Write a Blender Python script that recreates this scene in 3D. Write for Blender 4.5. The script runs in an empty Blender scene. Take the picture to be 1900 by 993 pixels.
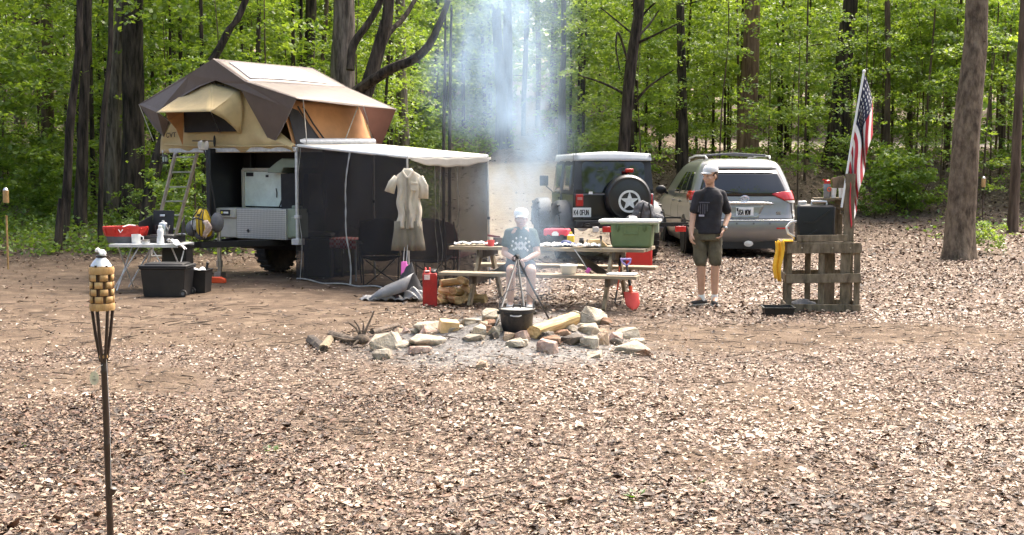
import bpy, math, random
import numpy as np
from mathutils import Vector, Matrix, Euler
S = bpy.context.scene
COL = S.collection
RAD = math.radians
PI = math.pi
rnd = random.Random(11)
V = Vector

# ---------------------------------------------------------------- camera maths (photo 1900 x 993)
FPX = 2400.0
CAMZ = 1.69
TILT = math.atan(186.5 / FPX)

def P(px, py, Y):
    """point seen at photo pixel (px, py) at forward distance Y"""
    u = (px - 950) / FPX
    v = -(py - 496.5) / FPX
    d = V((u, math.cos(TILT) + v * math.sin(TILT), -math.sin(TILT) + v * math.cos(TILT)))
    return V((0, 0, CAMZ)) + d * (Y / d.y)

# ---------------------------------------------------------------- terrain
def sstep(a, b, x):
    t = np.clip((x - a) / (b - a), 0, 1)
    return t * t * (3 - 2 * t)

def gz(x, y):
    x = np.asarray(x, float); y = np.asarray(y, float)
    def ramp(d): return np.where(d > 0, d * d / (np.abs(d) + 4), 0)
    a = x / np.maximum(y, 4.0)
    zl = 0.125 * ramp(y - 21)
    zc = 0.118 * ramp(y - 26)
    zr = 0.045 * ramp(y - 23) + 1.15 * sstep(31.5, 39, y) + 0.04 * ramp(y - 62)
    wl = sstep(-0.12, -0.22, a); wr = sstep(0.06, 0.16, a)
    z = zc * (1 - wl) * (1 - wr) + zl * wl + zr * wr
    n = 0.020 * np.sin(x * 1.3 + 0.7 * y) + 0.016 * np.sin(2.1 * y - 0.9 * x + 1.0) + 0.01 * np.sin(4.3 * x + 1.1) * np.sin(3.7 * y)
    n2 = 0.10 * np.sin(x * 0.35 + 1.3) * np.sin(y * 0.27) * sstep(24, 34, y)
    ash = 0.24 * np.exp(-((x + 0.10) ** 2 / 1.0 + (y - 12.35) ** 2 / 0.75))
    return z + n * sstep(4, 7, y) * 0.8 + n2 + ash

def gzf(x, y): return float(gz(x, y))

def G(px, py):
    """ground point under a photo pixel"""
    lo, hi = 3.0, 120.0
    for Y in np.linspace(3, 120, 1200):
        p = P(px, py, Y)
        if p.z < gzf(p.x, p.y):
            hi = Y; break
        lo = Y
    for _ in range(30):
        m = (lo + hi) / 2
        p = P(px, py, m)
        if p.z < gzf(p.x, p.y): hi = m
        else: lo = m
    return P(px, py, hi)

def on(x, y, dz=0.0): return V((x, y, gzf(x, y) + dz))

# ---------------------------------------------------------------- materials
MATS = {}
def mat(name, col, rough=0.6, metal=0.0, var=0.12, scale=6.0, bump=0.0, bscale=40.0, spec=0.5, col2=None, coat=0.0,
        stretch=None, mixp=(0.35, 0.65), sheen=0.0, dirt=0.0):
    """procedural Principled material: two noises move the colour, one more gives relief"""
    if name in MATS: return MATS[name]
    m = bpy.data.materials.new(name); m.use_nodes = True
    nt = m.node_tree; N = nt.nodes; L = nt.links
    b = N['Principled BSDF']
    b.inputs['Roughness'].default_value = rough
    b.inputs['Metallic'].default_value = metal
    b.inputs['Specular IOR Level'].default_value = spec
    if coat: b.inputs['Coat Weight'].default_value = coat; b.inputs['Coat Roughness'].default_value = 0.08
    if sheen: b.inputs['Sheen Weight'].default_value = sheen
    tc = N.new('ShaderNodeTexCoord'); mp = N.new('ShaderNodeMapping')
    L.new(tc.outputs['Object'], mp.inputs[0])
    if stretch: mp.inputs['Scale'].default_value = stretch
    n1 = N.new('ShaderNodeTexNoise'); n1.inputs['Scale'].default_value = scale; n1.inputs['Detail'].default_value = 6
    n1.inputs['Roughness'].default_value = 0.65
    L.new(mp.outputs[0], n1.inputs['Vector'])
    r = N.new('ShaderNodeValToRGB')
    r.color_ramp.elements[0].position = mixp[0]; r.color_ramp.elements[1].position = mixp[1]
    c2 = col2 if col2 else tuple(min(1, c * (1 + var)) for c in col)
    c1 = col if col2 else tuple(c * (1 - var) for c in col)
    r.color_ramp.elements[0].color = (*c1, 1); r.color_ramp.elements[1].color = (*c2, 1)
    L.new(n1.outputs['Fac'], r.inputs[0])
    out = r.outputs[0]
    if dirt:
        n3 = N.new('ShaderNodeTexNoise'); n3.inputs['Scale'].default_value = scale * 0.37; n3.inputs['Detail'].default_value = 8
        n3.inputs['Roughness'].default_value = 0.75
        L.new(tc.outputs['Object'], n3.inputs['Vector'])
        mr = N.new('ShaderNodeMapRange'); mr.inputs[1].default_value = 0.48; mr.inputs[2].default_value = 0.75
        mr.inputs[4].default_value = dirt
        L.new(n3.outputs['Fac'], mr.inputs[0])
        mx = N.new('ShaderNodeMix'); mx.data_type = 'RGBA'
        L.new(mr.outputs[0], mx.inputs[0]); L.new(out, mx.inputs[6]); mx.inputs[7].default_value = (0.16, 0.12, 0.085, 1)
        out = mx.outputs[2]
    L.new(out, b.inputs['Base Color'])
    if bump:
        n2 = N.new('ShaderNodeTexNoise'); n2.inputs['Scale'].default_value = bscale; n2.inputs['Detail'].default_value = 5
        L.new(mp.outputs[0], n2.inputs['Vector'])
        bp = N.new('ShaderNodeBump'); bp.inputs['Strength'].default_value = bump; bp.inputs['Distance'].default_value = 0.02
        L.new(n2.outputs['Fac'], bp.inputs['Height']); L.new(bp.outputs[0], b.inputs['Normal'])
    MATS[name] = m
    return m

def glass_mat(name, col, rough=0.03):
    if name in MATS: return MATS[name]
    m = mat(name, col, rough=rough, var=0.05, spec=0.8)
    return m

def cloth_see(name, col, alpha, transl=0.0, rough=0.8):
    """thin cloth or netting: part of it open (alpha), part lit through"""
    m = bpy.data.materials.new(name); m.use_nodes = True
    nt = m.node_tree; N = nt.nodes; L = nt.links
    N.remove(N['Principled BSDF'])
    tc = N.new('ShaderNodeTexCoord')
    n1 = N.new('ShaderNodeTexNoise'); n1.inputs['Scale'].default_value = 2.5; n1.inputs['Detail'].default_value = 5
    L.new(tc.outputs['Object'], n1.inputs['Vector'])
    r = N.new('ShaderNodeValToRGB')
    r.color_ramp.elements[0].position = 0.3; r.color_ramp.elements[1].position = 0.7
    r.color_ramp.elements[0].color = (*[c * 0.85 for c in col], 1); r.color_ramp.elements[1].color = (*[min(1, c * 1.15) for c in col], 1)
    L.new(n1.outputs['Fac'], r.inputs[0])
    d = N.new('ShaderNodeBsdfDiffuse'); L.new(r.outputs[0], d.inputs[0])
    sh = d.outputs[0]
    if transl:
        t = N.new('ShaderNodeBsdfTranslucent'); L.new(r.outputs[0], t.inputs[0])
        mx = N.new('ShaderNodeMixShader'); mx.inputs[0].default_value = transl
        L.new(sh, mx.inputs[1]); L.new(t.outputs[0], mx.inputs[2]); sh = mx.outputs[0]
    if alpha < 1:
        tr = N.new('ShaderNodeBsdfTransparent')
        mx = N.new('ShaderNodeMixShader'); mx.inputs[0].default_value = alpha
        L.new(tr.outputs[0], mx.inputs[1]); L.new(sh, mx.inputs[2]); sh = mx.outputs[0]
    L.new(sh, N['Material Output'].inputs[0])
    MATS[name] = m
    return m

# ---------------------------------------------------------------- mesh builder
class MB:
    def __init__(self):
        self.v = []; self.f = []; self.m = []; self.M = Matrix.Identity(4)
    def add(self, vs, fs, mi=0):
        o = len(self.v)
        self.v += [self.M @ V(p) for p in vs]
        self.f += [tuple(i + o for i in f) for f in fs]
        self.m += [mi] * len(fs)
        return self
    def box(self, c, s, rot=None, mi=0, taper=(1, 1)):
        hx, hy, hz = s[0] / 2, s[1] / 2, s[2] / 2
        pts = []
        for z in (-1, 1):
            k = taper if z > 0 else (1, 1)
            for x, y in ((-1, -1), (1, -1), (1, 1), (-1, 1)):
                pts.append(V((x * hx * k[0], y * hy * k[1], z * hz)))
        if rot is not None:
            e = Euler(rot).to_matrix() if not isinstance(rot, Matrix) else rot
            pts = [e @ p for p in pts]
        pts = [p + V(c) for p in pts]
        return self.add(pts, [(3, 2, 1, 0), (4, 5, 6, 7), (0, 1, 5, 4), (1, 2, 6, 5), (2, 3, 7, 6), (3, 0, 4, 7)], mi)
    def bar(self, a, b, w, h, up=(0, 0, 1), mi=0):
        """straight board from a to b, w wide (across), h thick (along up)"""
        a, b = V(a), V(b); d = (b - a); l = d.length; d.normalize()
        u = V(up); s = d.cross(u)
        if s.length < 1e-4: s = d.cross(V((1, 0, 0)))
        s.normalize(); u = s.cross(d).normalized()
        m = Matrix((s, d, u)).transposed()
        return self.box((a + b) / 2, (w, l, h), rot=m, mi=mi)
    def tube(self, pts, r, n=8, mi=0, cap=True, wob=0.0):
        pts = [V(p) for p in pts]
        k = len(pts)
        rs = r if isinstance(r, (list, tuple)) else [r] * k
        vs = []; fs = []
        ref = None
        for i, p in enumerate(pts):
            t = (pts[min(i + 1, k - 1)] - pts[max(i - 1, 0)]).normalized()
            if ref is None:
                ref = V((0, 0, 1)) if abs(t.z) < 0.9 else V((1, 0, 0))
            s = t.cross(ref)
            if s.length < 1e-4: s = t.cross(V((0, 1, 0)))
            s.normalize(); ref = s.cross(t).normalized()
            for j in range(n):
                a = 2 * PI * j / n
                rr = rs[i] * (1 + (rnd.uniform(-wob, wob) if wob else 0))
                vs.append(p + (s * math.cos(a) + ref * math.sin(a)) * rr)
        for i in range(k - 1):
            for j in range(n):
                j2 = (j + 1) % n
                fs.append((i * n + j, i * n + j2, (i + 1) * n + j2, (i + 1) * n + j))
        if cap:
            fs.append(tuple(range(n - 1, -1, -1))); fs.append(tuple((k - 1) * n + j for j in range(n)))
        fs = [tuple(reversed(f)) for f in fs]
        return self.add(vs, fs, mi)
    def lathe(self, prof, c=(0, 0, 0), n=20, mi=0, rot=None, sx=1.0, sy=1.0, closed=False):
        e = Euler(rot).to_matrix() if rot is not None else Matrix.Identity(3)
        vs = []; fs = []; k = len(prof)
        for (r, z) in prof:
            for j in range(n):
                a = 2 * PI * j / n
                vs.append(V(c) + e @ V((r * math.cos(a) * sx, r * math.sin(a) * sy, z)))
        for i in range(k - 1):
            for j in range(n):
                j2 = (j + 1) % n
                fs.append((i * n + j, i * n + j2, (i + 1) * n + j2, (i + 1) * n + j))
        if closed:
            for j in range(n):
                j2 = (j + 1) % n
                fs.append(((k - 1) * n + j, (k - 1) * n + j2, j2, j))
        else:
            if prof[0][0] > 1e-5: fs.append(tuple(range(n - 1, -1, -1)))
            if prof[-1][0] > 1e-5: fs.append(tuple((k - 1) * n + j for j in range(n)))
        return self.add(vs, fs, mi)
    def loft(self, rings, mi=0, cap=True, closed=True):
        n = len(rings[0]); vs = [p for r in rings for p in r]; fs = []
        for i in range(len(rings) - 1):
            for j in range(n if closed else n - 1):
                j2 = (j + 1) % n
                fs.append((i * n + j, i * n + j2, (i + 1) * n + j2, (i + 1) * n + j))
        if cap:
            fs.append(tuple(range(n - 1, -1, -1))); fs.append(tuple((len(rings) - 1) * n + j for j in range(n)))
        return self.add(vs, fs, mi)
    def prism(self, poly, d, o=(0, 0, 0), ex=(1, 0, 0), ey=(0, 0, 1), en=(0, -1, 0), mi=0):
        """flat outline poly (2D) laid on ex/ey at o, given thickness d along en"""
        o, ex, ey, en = V(o), V(ex), V(ey), V(en)
        a = [o + ex * p[0] + ey * p[1] for p in poly]
        b = [p + en * d for p in a]
        n = len(poly)
        ar = sum(poly[i][0] * poly[(i + 1) % n][1] - poly[(i + 1) % n][0] * poly[i][1] for i in range(n))
        if (ar > 0) != (ex.cross(ey).dot(en) > 0): a.reverse(); b.reverse()
        fs = [tuple(range(n - 1, -1, -1)), tuple(range(n, 2 * n))]
        fs += [(i, (i + 1) % n, n + (i + 1) % n, n + i) for i in range(n)]
        return self.add(a + b, fs, mi)
    def grid(self, fn, nu, nv, mi=0, flip=False):
        vs = [fn(i / nu, j / nv) for j in range(nv + 1) for i in range(nu + 1)]
        w = nu + 1
        fs = [(j * w + i, j * w + i + 1, (j + 1) * w + i + 1, (j + 1) * w + i) for j in range(nv) for i in range(nu)]
        if flip: fs = [tuple(reversed(f)) for f in fs]
        return self.add(vs, fs, mi)
    def ball(self, c, r, n=12, m=8, mi=0, rot=None):
        r = (r, r, r) if not isinstance(r, (list, tuple)) else r
        e = Euler(rot).to_matrix() if rot is not None else Matrix.Identity(3)
        rings = []
        for i in range(1, m):
            t = PI * i / m - PI / 2
            rings.append([V(c) + e @ V((r[0] * math.cos(t) * math.cos(2 * PI * j / n), r[1] * math.cos(t) * math.sin(2 * PI * j / n), r[2] * math.sin(t))) for j in range(n)])
        vs = [p for q in rings for p in q]; fs = []
        for i in range(m - 2):
            for j in range(n):
                j2 = (j + 1) % n
                fs.append((i * n + j, i * n + j2, (i + 1) * n + j2, (i + 1) * n + j))
        vs.append(V(c) + e @ V((0, 0, -r[2]))); vs.append(V(c) + e @ V((0, 0, r[2])))
        b, t = len(vs) - 2, len(vs) - 1
        for j in range(n):
            j2 = (j + 1) % n
            fs.append((b, j2, j)); fs.append((t, (m - 2) * n + j, (m - 2) * n + j2))
        return self.add(vs, fs, mi)
    def text(self, s, o, h, ex=(1, 0, 0), ey=(0, 0, 1), d=0.004, mi=0, w=0.62, font=None):
        """block letters as strokes; o is the lower left corner, h the cap height"""
        F = STROKES
        ex, ey = V(ex).normalized(), V(ey).normalized(); en = ex.cross(ey)
        x = 0.0
        for ch in s:
            if ch in F:
                for st in F[ch]:
                    for (a, b) in zip(st, st[1:]):
                        pa = V(o) + ex * (x + a[0] * w * h) + ey * (a[1] * h)
                        pb = V(o) + ex * (x + b[0] * w * h) + ey * (b[1] * h)
                        dd = (pb - pa).normalized() * (h * 0.06)
                        self.bar(pa - dd, pb + dd, h * 0.15, d, up=en, mi=mi)
            x += h * w * 1.38 if ch != ' ' else h * w * 0.8
        return self
    def build(self, name, mats, parent=None, bevel=0.0, seg=2, subd=0, solid=0.0, smooth=True, loc=None, auto=40):
        me = bpy.data.meshes.new(name)
        me.from_pydata([tuple(p) for p in self.v], [], self.f)
        mats = mats if isinstance(mats, (list, tuple)) else [mats]
        for m in mats: me.materials.append(m)
        if len(mats) > 1: me.polygons.foreach_set('material_index', self.m)
        o = bpy.data.objects.new(name, me); COL.objects.link(o)
        if parent is not None: o.parent = parent
        if loc is not None: o.location = loc
        if smooth:
            me.shade_smooth()
            if auto and not subd:
                me.set_sharp_from_angle(angle=RAD(auto))
        if solid:
            md = o.modifiers.new('solid', 'SOLIDIFY'); md.thickness = solid; md.offset = 0
        if bevel:
            md = o.modifiers.new('bevel', 'BEVEL'); md.width = bevel; md.segments = seg; md.limit_method = 'ANGLE'; md.angle_limit = RAD(35)
            md.harden_normals = False
        if subd:
            md = o.modifiers.new('subd', 'SUBSURF'); md.levels = subd; md.render_levels = subd
        return o

STROKES = {
 'A': [[(0, 0), (.5, 1), (1, 0)], [(.2, .38), (.8, .38)]], 'C': [[(1, .85), (.7, 1), (.3, 1), (0, .7), (0, .3), (.3, 0), (.7, 0), (1, .15)]],
 'E': [[(1, 0), (0, 0), (0, 1), (1, 1)], [(0, .52), (.8, .52)]], 'F': [[(0, 0), (0, 1), (1, 1)], [(0, .52), (.8, .52)]],
 'I': [[(.5, 0), (.5, 1)]], 'K': [[(0, 0), (0, 1)], [(1, 1), (0, .45)], [(.3, .62), (1, 0)]], 'N': [[(0, 0), (0, 1), (1, 0), (1, 1)]],
 'O': [[(.3, 0), (0, .3), (0, .7), (.3, 1), (.7, 1), (1, .7), (1, .3), (.7, 0), (.3, 0)]], 'S': [[(1, .85), (.7, 1), (.3, 1), (0, .8), (.15, .55), (.85, .45), (1, .2), (.7, 0), (.3, 0), (0, .15)]],
 'T': [[(.5, 0), (.5, 1)], [(0, 1), (1, 1)]], 'U': [[(0, 1), (0, .25), (.3, 0), (.7, 0), (1, .25), (1, 1)]], 'V': [[(0, 1), (.5, 0), (1, 1)]],
 'W': [[(0, 1), (.25, 0), (.5, .8), (.75, 0), (1, 1)]], 'L': [[(0, 1), (0, 0), (1, 0)]], 'M': [[(0, 0), (0, 1), (.5, .4), (1, 1), (1, 0)]], '4': [[(.75, 0), (.75, 1), (0, .35), (1, .35)]], '0': [[(.3, 0), (0, .3), (0, .7), (.3, 1), (.7, 1), (1, .7), (1, .3), (.7, 0), (.3, 0)]],
 'H': [[(0, 0), (0, 1)], [(1, 0), (1, 1)], [(0, .5), (1, .5)]], 'R': [[(0, 0), (0, 1), (.8, 1), (1, .8), (1, .65), (.8, .5), (0, .5)], [(.5, .5), (1, 0)]], 'P': [[(0, 0), (0, 1), (.8, 1), (1, .8), (1, .65), (.8, .5), (0, .5)]],
}

# ---------------------------------------------------------------- things
def tag(o, label=None, cat=None, group=None, kind=None):
    if label: o['label'] = label
    if cat: o['category'] = cat
    if group: o['group'] = group
    if kind: o['kind'] = kind
    return o

def thing(name, label, cat, loc=(0, 0, 0), rz=0.0, group=None):
    o = bpy.data.objects.new(name, None); COL.objects.link(o)
    o.location = loc; o.rotation_euler = (0, 0, rz); o.empty_display_size = 0.1
    return tag(o, label, cat, group)

def dup(root, loc, rot=(0, 0, 0), sc=(1, 1, 1), label=None, group=None, cat=None, data=None):
    r = root.copy(); COL.objects.link(r); r.location = loc; r.rotation_euler = rot; r.scale = sc
    if label: r['label'] = label
    if group: r['group'] = group
    if cat: r['category'] = cat
    for ch in list(root.children):
        c = ch.copy(); COL.objects.link(c); c.parent = r
        for g in ch.children:
            d = g.copy(); COL.objects.link(d); d.parent = c
    return r

def fast_mesh(name, verts, nper, fidx, mats, attr=None):
    """big meshes from numpy: verts (n, k, 3); fidx (f, s) index pattern inside each item"""
    n, k, _ = verts.shape
    fidx = np.asarray(fidx); nf, s = fidx.shape
    me = bpy.data.meshes.new(name)
    me.vertices.add(n * k); me.vertices.foreach_set('co', verts.reshape(-1).astype(np.float32))
    idx = (np.arange(n)[:, None, None] * k + fidx[None]).reshape(-1)
    me.loops.add(len(idx)); me.loops.foreach_set('vertex_index', idx.astype(np.int32))
    me.polygons.add(n * nf)
    me.polygons.foreach_set('loop_start', (np.arange(n * nf) * s).astype(np.int32))
    me.update(calc_edges=True)
    for m in (mats if isinstance(mats, list) else [mats]): me.materials.append(m)
    if attr is not None:
        a = me.attributes.new('tone', 'FLOAT', 'POINT')
        a.data.foreach_set('value', np.repeat(attr, k).astype(np.float32))
    return me
# ================================================================ world, light, camera
w = bpy.data.worlds.new("World"); S.world = w; w.use_nodes = True
nt = w.node_tree; bg = nt.nodes['Background']
SUN_EL, SUN_AZ = RAD(58), RAD(35)          # azimuth clockwise from +Y (behind the camp, to the right)
sky = nt.nodes.new('ShaderNodeTexSky'); sky.sky_type = 'NISHITA'; sky.sun_disc = False
sky.sun_elevation = SUN_EL; sky.sun_rotation = SUN_AZ; sky.dust_density = 8.0; sky.air_density = 0.8; sky.ozone_density = 0.25
nt.links.new(sky.outputs[0], bg.inputs[0]); bg.inputs[1].default_value = 0.15
sl = bpy.data.lights.new('sun', 'SUN'); sl.energy = 1.5; sl.angle = RAD(32); sl.color = (1, 0.95, 0.86)
so = bpy.data.objects.new('sun', sl); COL.objects.link(so)
sd = V((math.sin(SUN_AZ) * math.cos(SUN_EL), math.cos(SUN_AZ) * math.cos(SUN_EL), math.sin(SUN_EL)))
so.rotation_euler = sd.to_track_quat('Z', 'Y').to_euler()
cam = bpy.data.cameras.new('camera'); co = bpy.data.objects.new('camera', cam); COL.objects.link(co)
co.location = (0, 0, CAMZ); co.rotation_euler = (PI / 2 - TILT, 0, 0)
cam.sensor_fit = 'HORIZONTAL'; cam.sensor_width = 36; cam.lens = 36 * FPX / 1900; cam.clip_end = 600; cam.clip_start = 0.05
S.camera = co
S.view_settings.view_transform = 'Standard'; S.view_settings.look = 'None'; S.view_settings.exposure = 1.98; S.view_settings.gamma = 1
S.cycles.max_bounces = 8; S.cycles.diffuse_bounces = 3; S.cycles.transmission_bounces = 4; S.cycles.transparent_max_bounces = 12
S.cycles.glossy_bounces = 3; S.cycles.volume_bounces = 1; S.cycles.volume_step_rate = 1.0; S.cycles.use_denoising = True
S.cycles.volume_max_steps = 128
S.cycles.sample_clamp_indirect = 6

# ================================================================ leaf and ground materials
def leaf_mat(name, c_dark, c_light, transl=0.45, gloss=0.06, objvar=0.35):
    m = bpy.data.materials.new(name); m.use_nodes = True
    nt = m.node_tree; N = nt.nodes; L = nt.links; N.remove(N['Principled BSDF'])
    at = N.new('ShaderNodeAttribute'); at.attribute_name = 'tone'
    oi = N.new('ShaderNodeObjectInfo')
    ad = N.new('ShaderNodeMath'); ad.operation = 'MULTIPLY_ADD'
    L.new(oi.outputs['Random'], ad.inputs[0]); ad.inputs[1].default_value = objvar; L.new(at.outputs['Fac'], ad.inputs[2])
    sb = N.new('ShaderNodeMath'); sb.operation = 'SUBTRACT'; L.new(ad.outputs[0], sb.inputs[0]); sb.inputs[1].default_value = objvar / 2
    r = N.new('ShaderNodeValToRGB'); L.new(sb.outputs[0], r.inputs[0])
    r.color_ramp.elements[0].color = (*c_dark, 1); r.color_ramp.elements[1].color = (*c_light, 1)
    d = N.new('ShaderNodeBsdfDiffuse'); t = N.new('ShaderNodeBsdfTranslucent'); g = N.new('ShaderNodeBsdfGlossy')
    g.inputs['Roughness'].default_value = 0.45
    L.new(r.outputs[0], d.inputs[0])
    hs = N.new('ShaderNodeHueSaturation'); hs.inputs['Value'].default_value = 1.5; hs.inputs['Saturation'].default_value = 1.1; hs.inputs['Hue'].default_value = 0.485
    L.new(r.outputs[0], hs.inputs['Color']); L.new(hs.outputs[0], t.inputs[0])
    m1 = N.new('ShaderNodeMixShader'); m1.inputs[0].default_value = transl; L.new(d.outputs[0], m1.inputs[1]); L.new(t.outputs[0], m1.inputs[2])
    m2 = N.new('ShaderNodeMixShader'); m2.inputs[0].default_value = gloss; L.new(m1.outputs[0], m2.inputs[1]); L.new(g.outputs[0], m2.inputs[2])
    L.new(m2.outputs[0], N['Material Output'].inputs[0])
    MATS[name] = m
    return m
M_leaf = leaf_mat('leaf_spring_green', (0.062, 0.138, 0.018), (0.285, 0.395, 0.066), 0.56)
M_leafd = leaf_mat('leaf_deep_green', (0.038, 0.100, 0.018), (0.13, 0.24, 0.045), 0.48)
M_leafg = leaf_mat('leaf_ground_cover', (0.065, 0.145, 0.018), (0.25, 0.35, 0.06), 0.5)

def litter_mat():
    m = bpy.data.materials.new('dry_leaf'); m.use_nodes = True
    nt = m.node_tree; N = nt.nodes; L = nt.links; b = N['Principled BSDF']
    at = N.new('ShaderNodeAttribute'); at.attribute_name = 'tone'
    r = N.new('ShaderNodeValToRGB'); L.new(at.outputs['Fac'], r.inputs[0])
    cr = r.color_ramp
    cr.elements[0].position = 0; cr.elements[0].color = (0.035, 0.024, 0.018, 1)
    cr.elements[1].position = 1; cr.elements[1].color = (0.52, 0.44, 0.37, 1)
    for p, c in ((0.20, (0.070, 0.042, 0.029)), (0.34, (0.125, 0.062, 0.038)), (0.48, (0.185, 0.115, 0.075)), (0.66, (0.27, 0.19, 0.13)), (0.87, (0.42, 0.335, 0.25))):
        e = cr.elements.new(p); e.color = (*c, 1)
    tc = N.new('ShaderNodeTexCoord'); n = N.new('ShaderNodeTexNoise'); n.inputs['Scale'].default_value = 90
    L.new(tc.outputs['Object'], n.inputs['Vector'])
    mx = N.new('ShaderNodeMix'); mx.data_type = 'RGBA'; mx.blend_type = 'MULTIPLY'; mx.inputs[0].default_value = 0.5
    L.new(r.outputs[0], mx.inputs[6]); L.new(n.outputs['Color'], mx.inputs[7])
    hs = N.new('ShaderNodeHueSaturation'); hs.inputs['Saturation'].default_value = 0.0; L.new(n.outputs['Color'], hs.inputs['Color']); 
    hs.inputs['Value'].default_value = 1.5; L.new(hs.outputs[0], mx.inputs[7])
    L.new(mx.outputs[2], b.inputs['Base Color'])
    b.inputs['Roughness'].default_value = 0.55; b.inputs['Specular IOR Level'].default_value = 0.35
    return m
M_litter = litter_mat()

def ground_mat():
    m = bpy.data.materials.new('forest_ground'); m.use_nodes = True
    nt = m.node_tree; N = nt.nodes; L = nt.links; b = N['Principled BSDF']
    b.inputs['Roughness'].default_value = 0.9; b.inputs['Specular IOR Level'].default_value = 0.15
    tc = N.new('ShaderNodeTexCoord')
    def noise(s, d=6, ro=0.65):
        n = N.new('ShaderNodeTexNoise'); n.inputs['Scale'].default_value = s; n.inputs['Detail'].default_value = d; n.inputs['Roughness'].default_value = ro
        L.new(tc.outputs['Object'], n.inputs['Vector']); return n
    def ramp(src, stops):
        r = N.new('ShaderNodeValToRGB'); L.new(src, r.inputs[0]); cr = r.color_ramp
        cr.elements[0].position, cr.elements[0].color = stops[0][0], (*stops[0][1], 1)
        cr.elements[1].position, cr.elements[1].color = stops[-1][0], (*stops[-1][1], 1)
        for p, c in stops[1:-1]: cr.elements.new(p).color = (*c, 1)
        return r.outputs[0]
    dirt = ramp(noise(3.0, 9, 0.72).outputs['Fac'], [(0.3, (0.060, 0.043, 0.031)), (0.5, (0.118, 0.083, 0.057)), (0.7, (0.205, 0.155, 0.110))])
    duff = ramp(noise(22.0, 8, 0.8).outputs['Fac'], [(0.34, (0.035, 0.025, 0.019)), (0.44, (0.085, 0.060, 0.045)), (0.53, (0.165, 0.122, 0.092)), (0.66, (0.32, 0.255, 0.20))])
    ash = ramp(noise(16.0, 8, 0.8).outputs['Fac'], [(0.32, (0.075, 0.068, 0.062)), (0.5, (0.19, 0.178, 0.165)), (0.66, (0.30, 0.285, 0.27))])
    def attr(n):
        a = N.new('ShaderNodeAttribute'); a.attribute_name = n; return a.outputs['Fac']
    def mix(f, a, c):
        x = N.new('ShaderNodeMix'); x.data_type = 'RGBA'; L.new(f, x.inputs[0]); L.new(a, x.inputs[6]); L.new(c, x.inputs[7]); return x.outputs[2]
    nb = noise(1.7, 8, 0.75)
    def fuzz(a):
        s = N.new('ShaderNodeMath'); s.operation = 'ADD'; L.new(a, s.inputs[0]); L.new(nb.outputs['Fac'], s.inputs[1])
        r = N.new('ShaderNodeMapRange'); L.new(s.outputs[0], r.inputs[0]); r.inputs[1].default_value = 0.8; r.inputs[2].default_value = 1.25
        return r.outputs[0]
    pale = ramp(noise(5.0, 9, 0.75).outputs['Fac'], [(0.3, (0.23, 0.19, 0.145)), (0.7, (0.40, 0.345, 0.28))])
    c = mix(fuzz(attr('dirt')), duff, dirt)
    c = mix(fuzz(attr('road')), c, pale)
    c = mix(fuzz(attr('ash')), c, ash)
    L.new(c, b.inputs['Base Color'])
    bp = N.new('ShaderNodeBump'); bp.inputs['Strength'].default_value = 0.7; bp.inputs['Distance'].default_value = 0.03
    L.new(noise(30, 6, 0.7).outputs['Fac'], bp.inputs['Height']); L.new(bp.outputs[0], b.inputs['Normal'])
    return m
M_ground = ground_mat()

# masks: how bare, ashy or road-like the ground is at a point
def wob(x, y): return 0.5 * np.sin(0.9 * x + 1.1 * y) + 0.35 * np.sin(1.9 * x - 1.3 * y + 2) + 0.25 * np.sin(3.7 * x + 2.9 * y + 1)
def band(y, a, b, s): return sstep(a - s, a + s, y) * sstep(b + s, b - s, y)
def m_dirt(x, y):
    q = wob(x, y)
    d = band(y + 0.25 * q, 13.0, 20.0, 0.7) * sstep(-0.2, -1.8, x) * 1.0
    d = np.maximum(d, band(y + 0.3 * q, 11.9, 13.8, 0.6) * 0.92)
    d = np.maximum(d, np.exp(-((x) ** 2 / 5.0 + (y - 13.2) ** 2 / 4.5)) * 0.9)
    d = np.maximum(d, band(y + 0.5 * q, 17.5, 23, 1.5) * sstep(0.2, -1.5, x) * 1.0)
    d = np.maximum(d, 0.55 * band(y + .8 * q, 8.0, 9.6, .6) * sstep(0.3, 2.0, x) * 1.3)
    d = np.maximum(d, 0.72 * sstep(0.25, 0.85, 0.6 * q + 0.5 * wob(.45 * x + 7, .8 * y)) * sstep(14, 11, y))
    return np.clip(d, 0, 1)
def m_ash(x, y):
    return np.clip(np.exp(-((x + 0.1) ** 2 / 1.9 + (y - 11.8) ** 2 / 1.2)) * 1.15 + 0.55 * np.exp(-((x - 0.35) ** 2 / 0.8 + (y - 14.6) ** 2 / 1.6)), 0, 1)
def m_road(x, y):
    a = x / np.maximum(y, 4)
    c = band(y, 24, 45, 1.5) * band(a + .012 * np.sin(y * .7), -0.055, 0.085, 0.035)
    r = band(y, 57, 66, 1.0) * sstep(0.1, 0.2, a)
    t = band(a - 0.006 * np.sin(y * .2), 0.0, 0.022, 0.008) * sstep(44, 50, y) * 0.8
    return np.clip(np.maximum(np.maximum(c, r), t), 0, 1)

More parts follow.
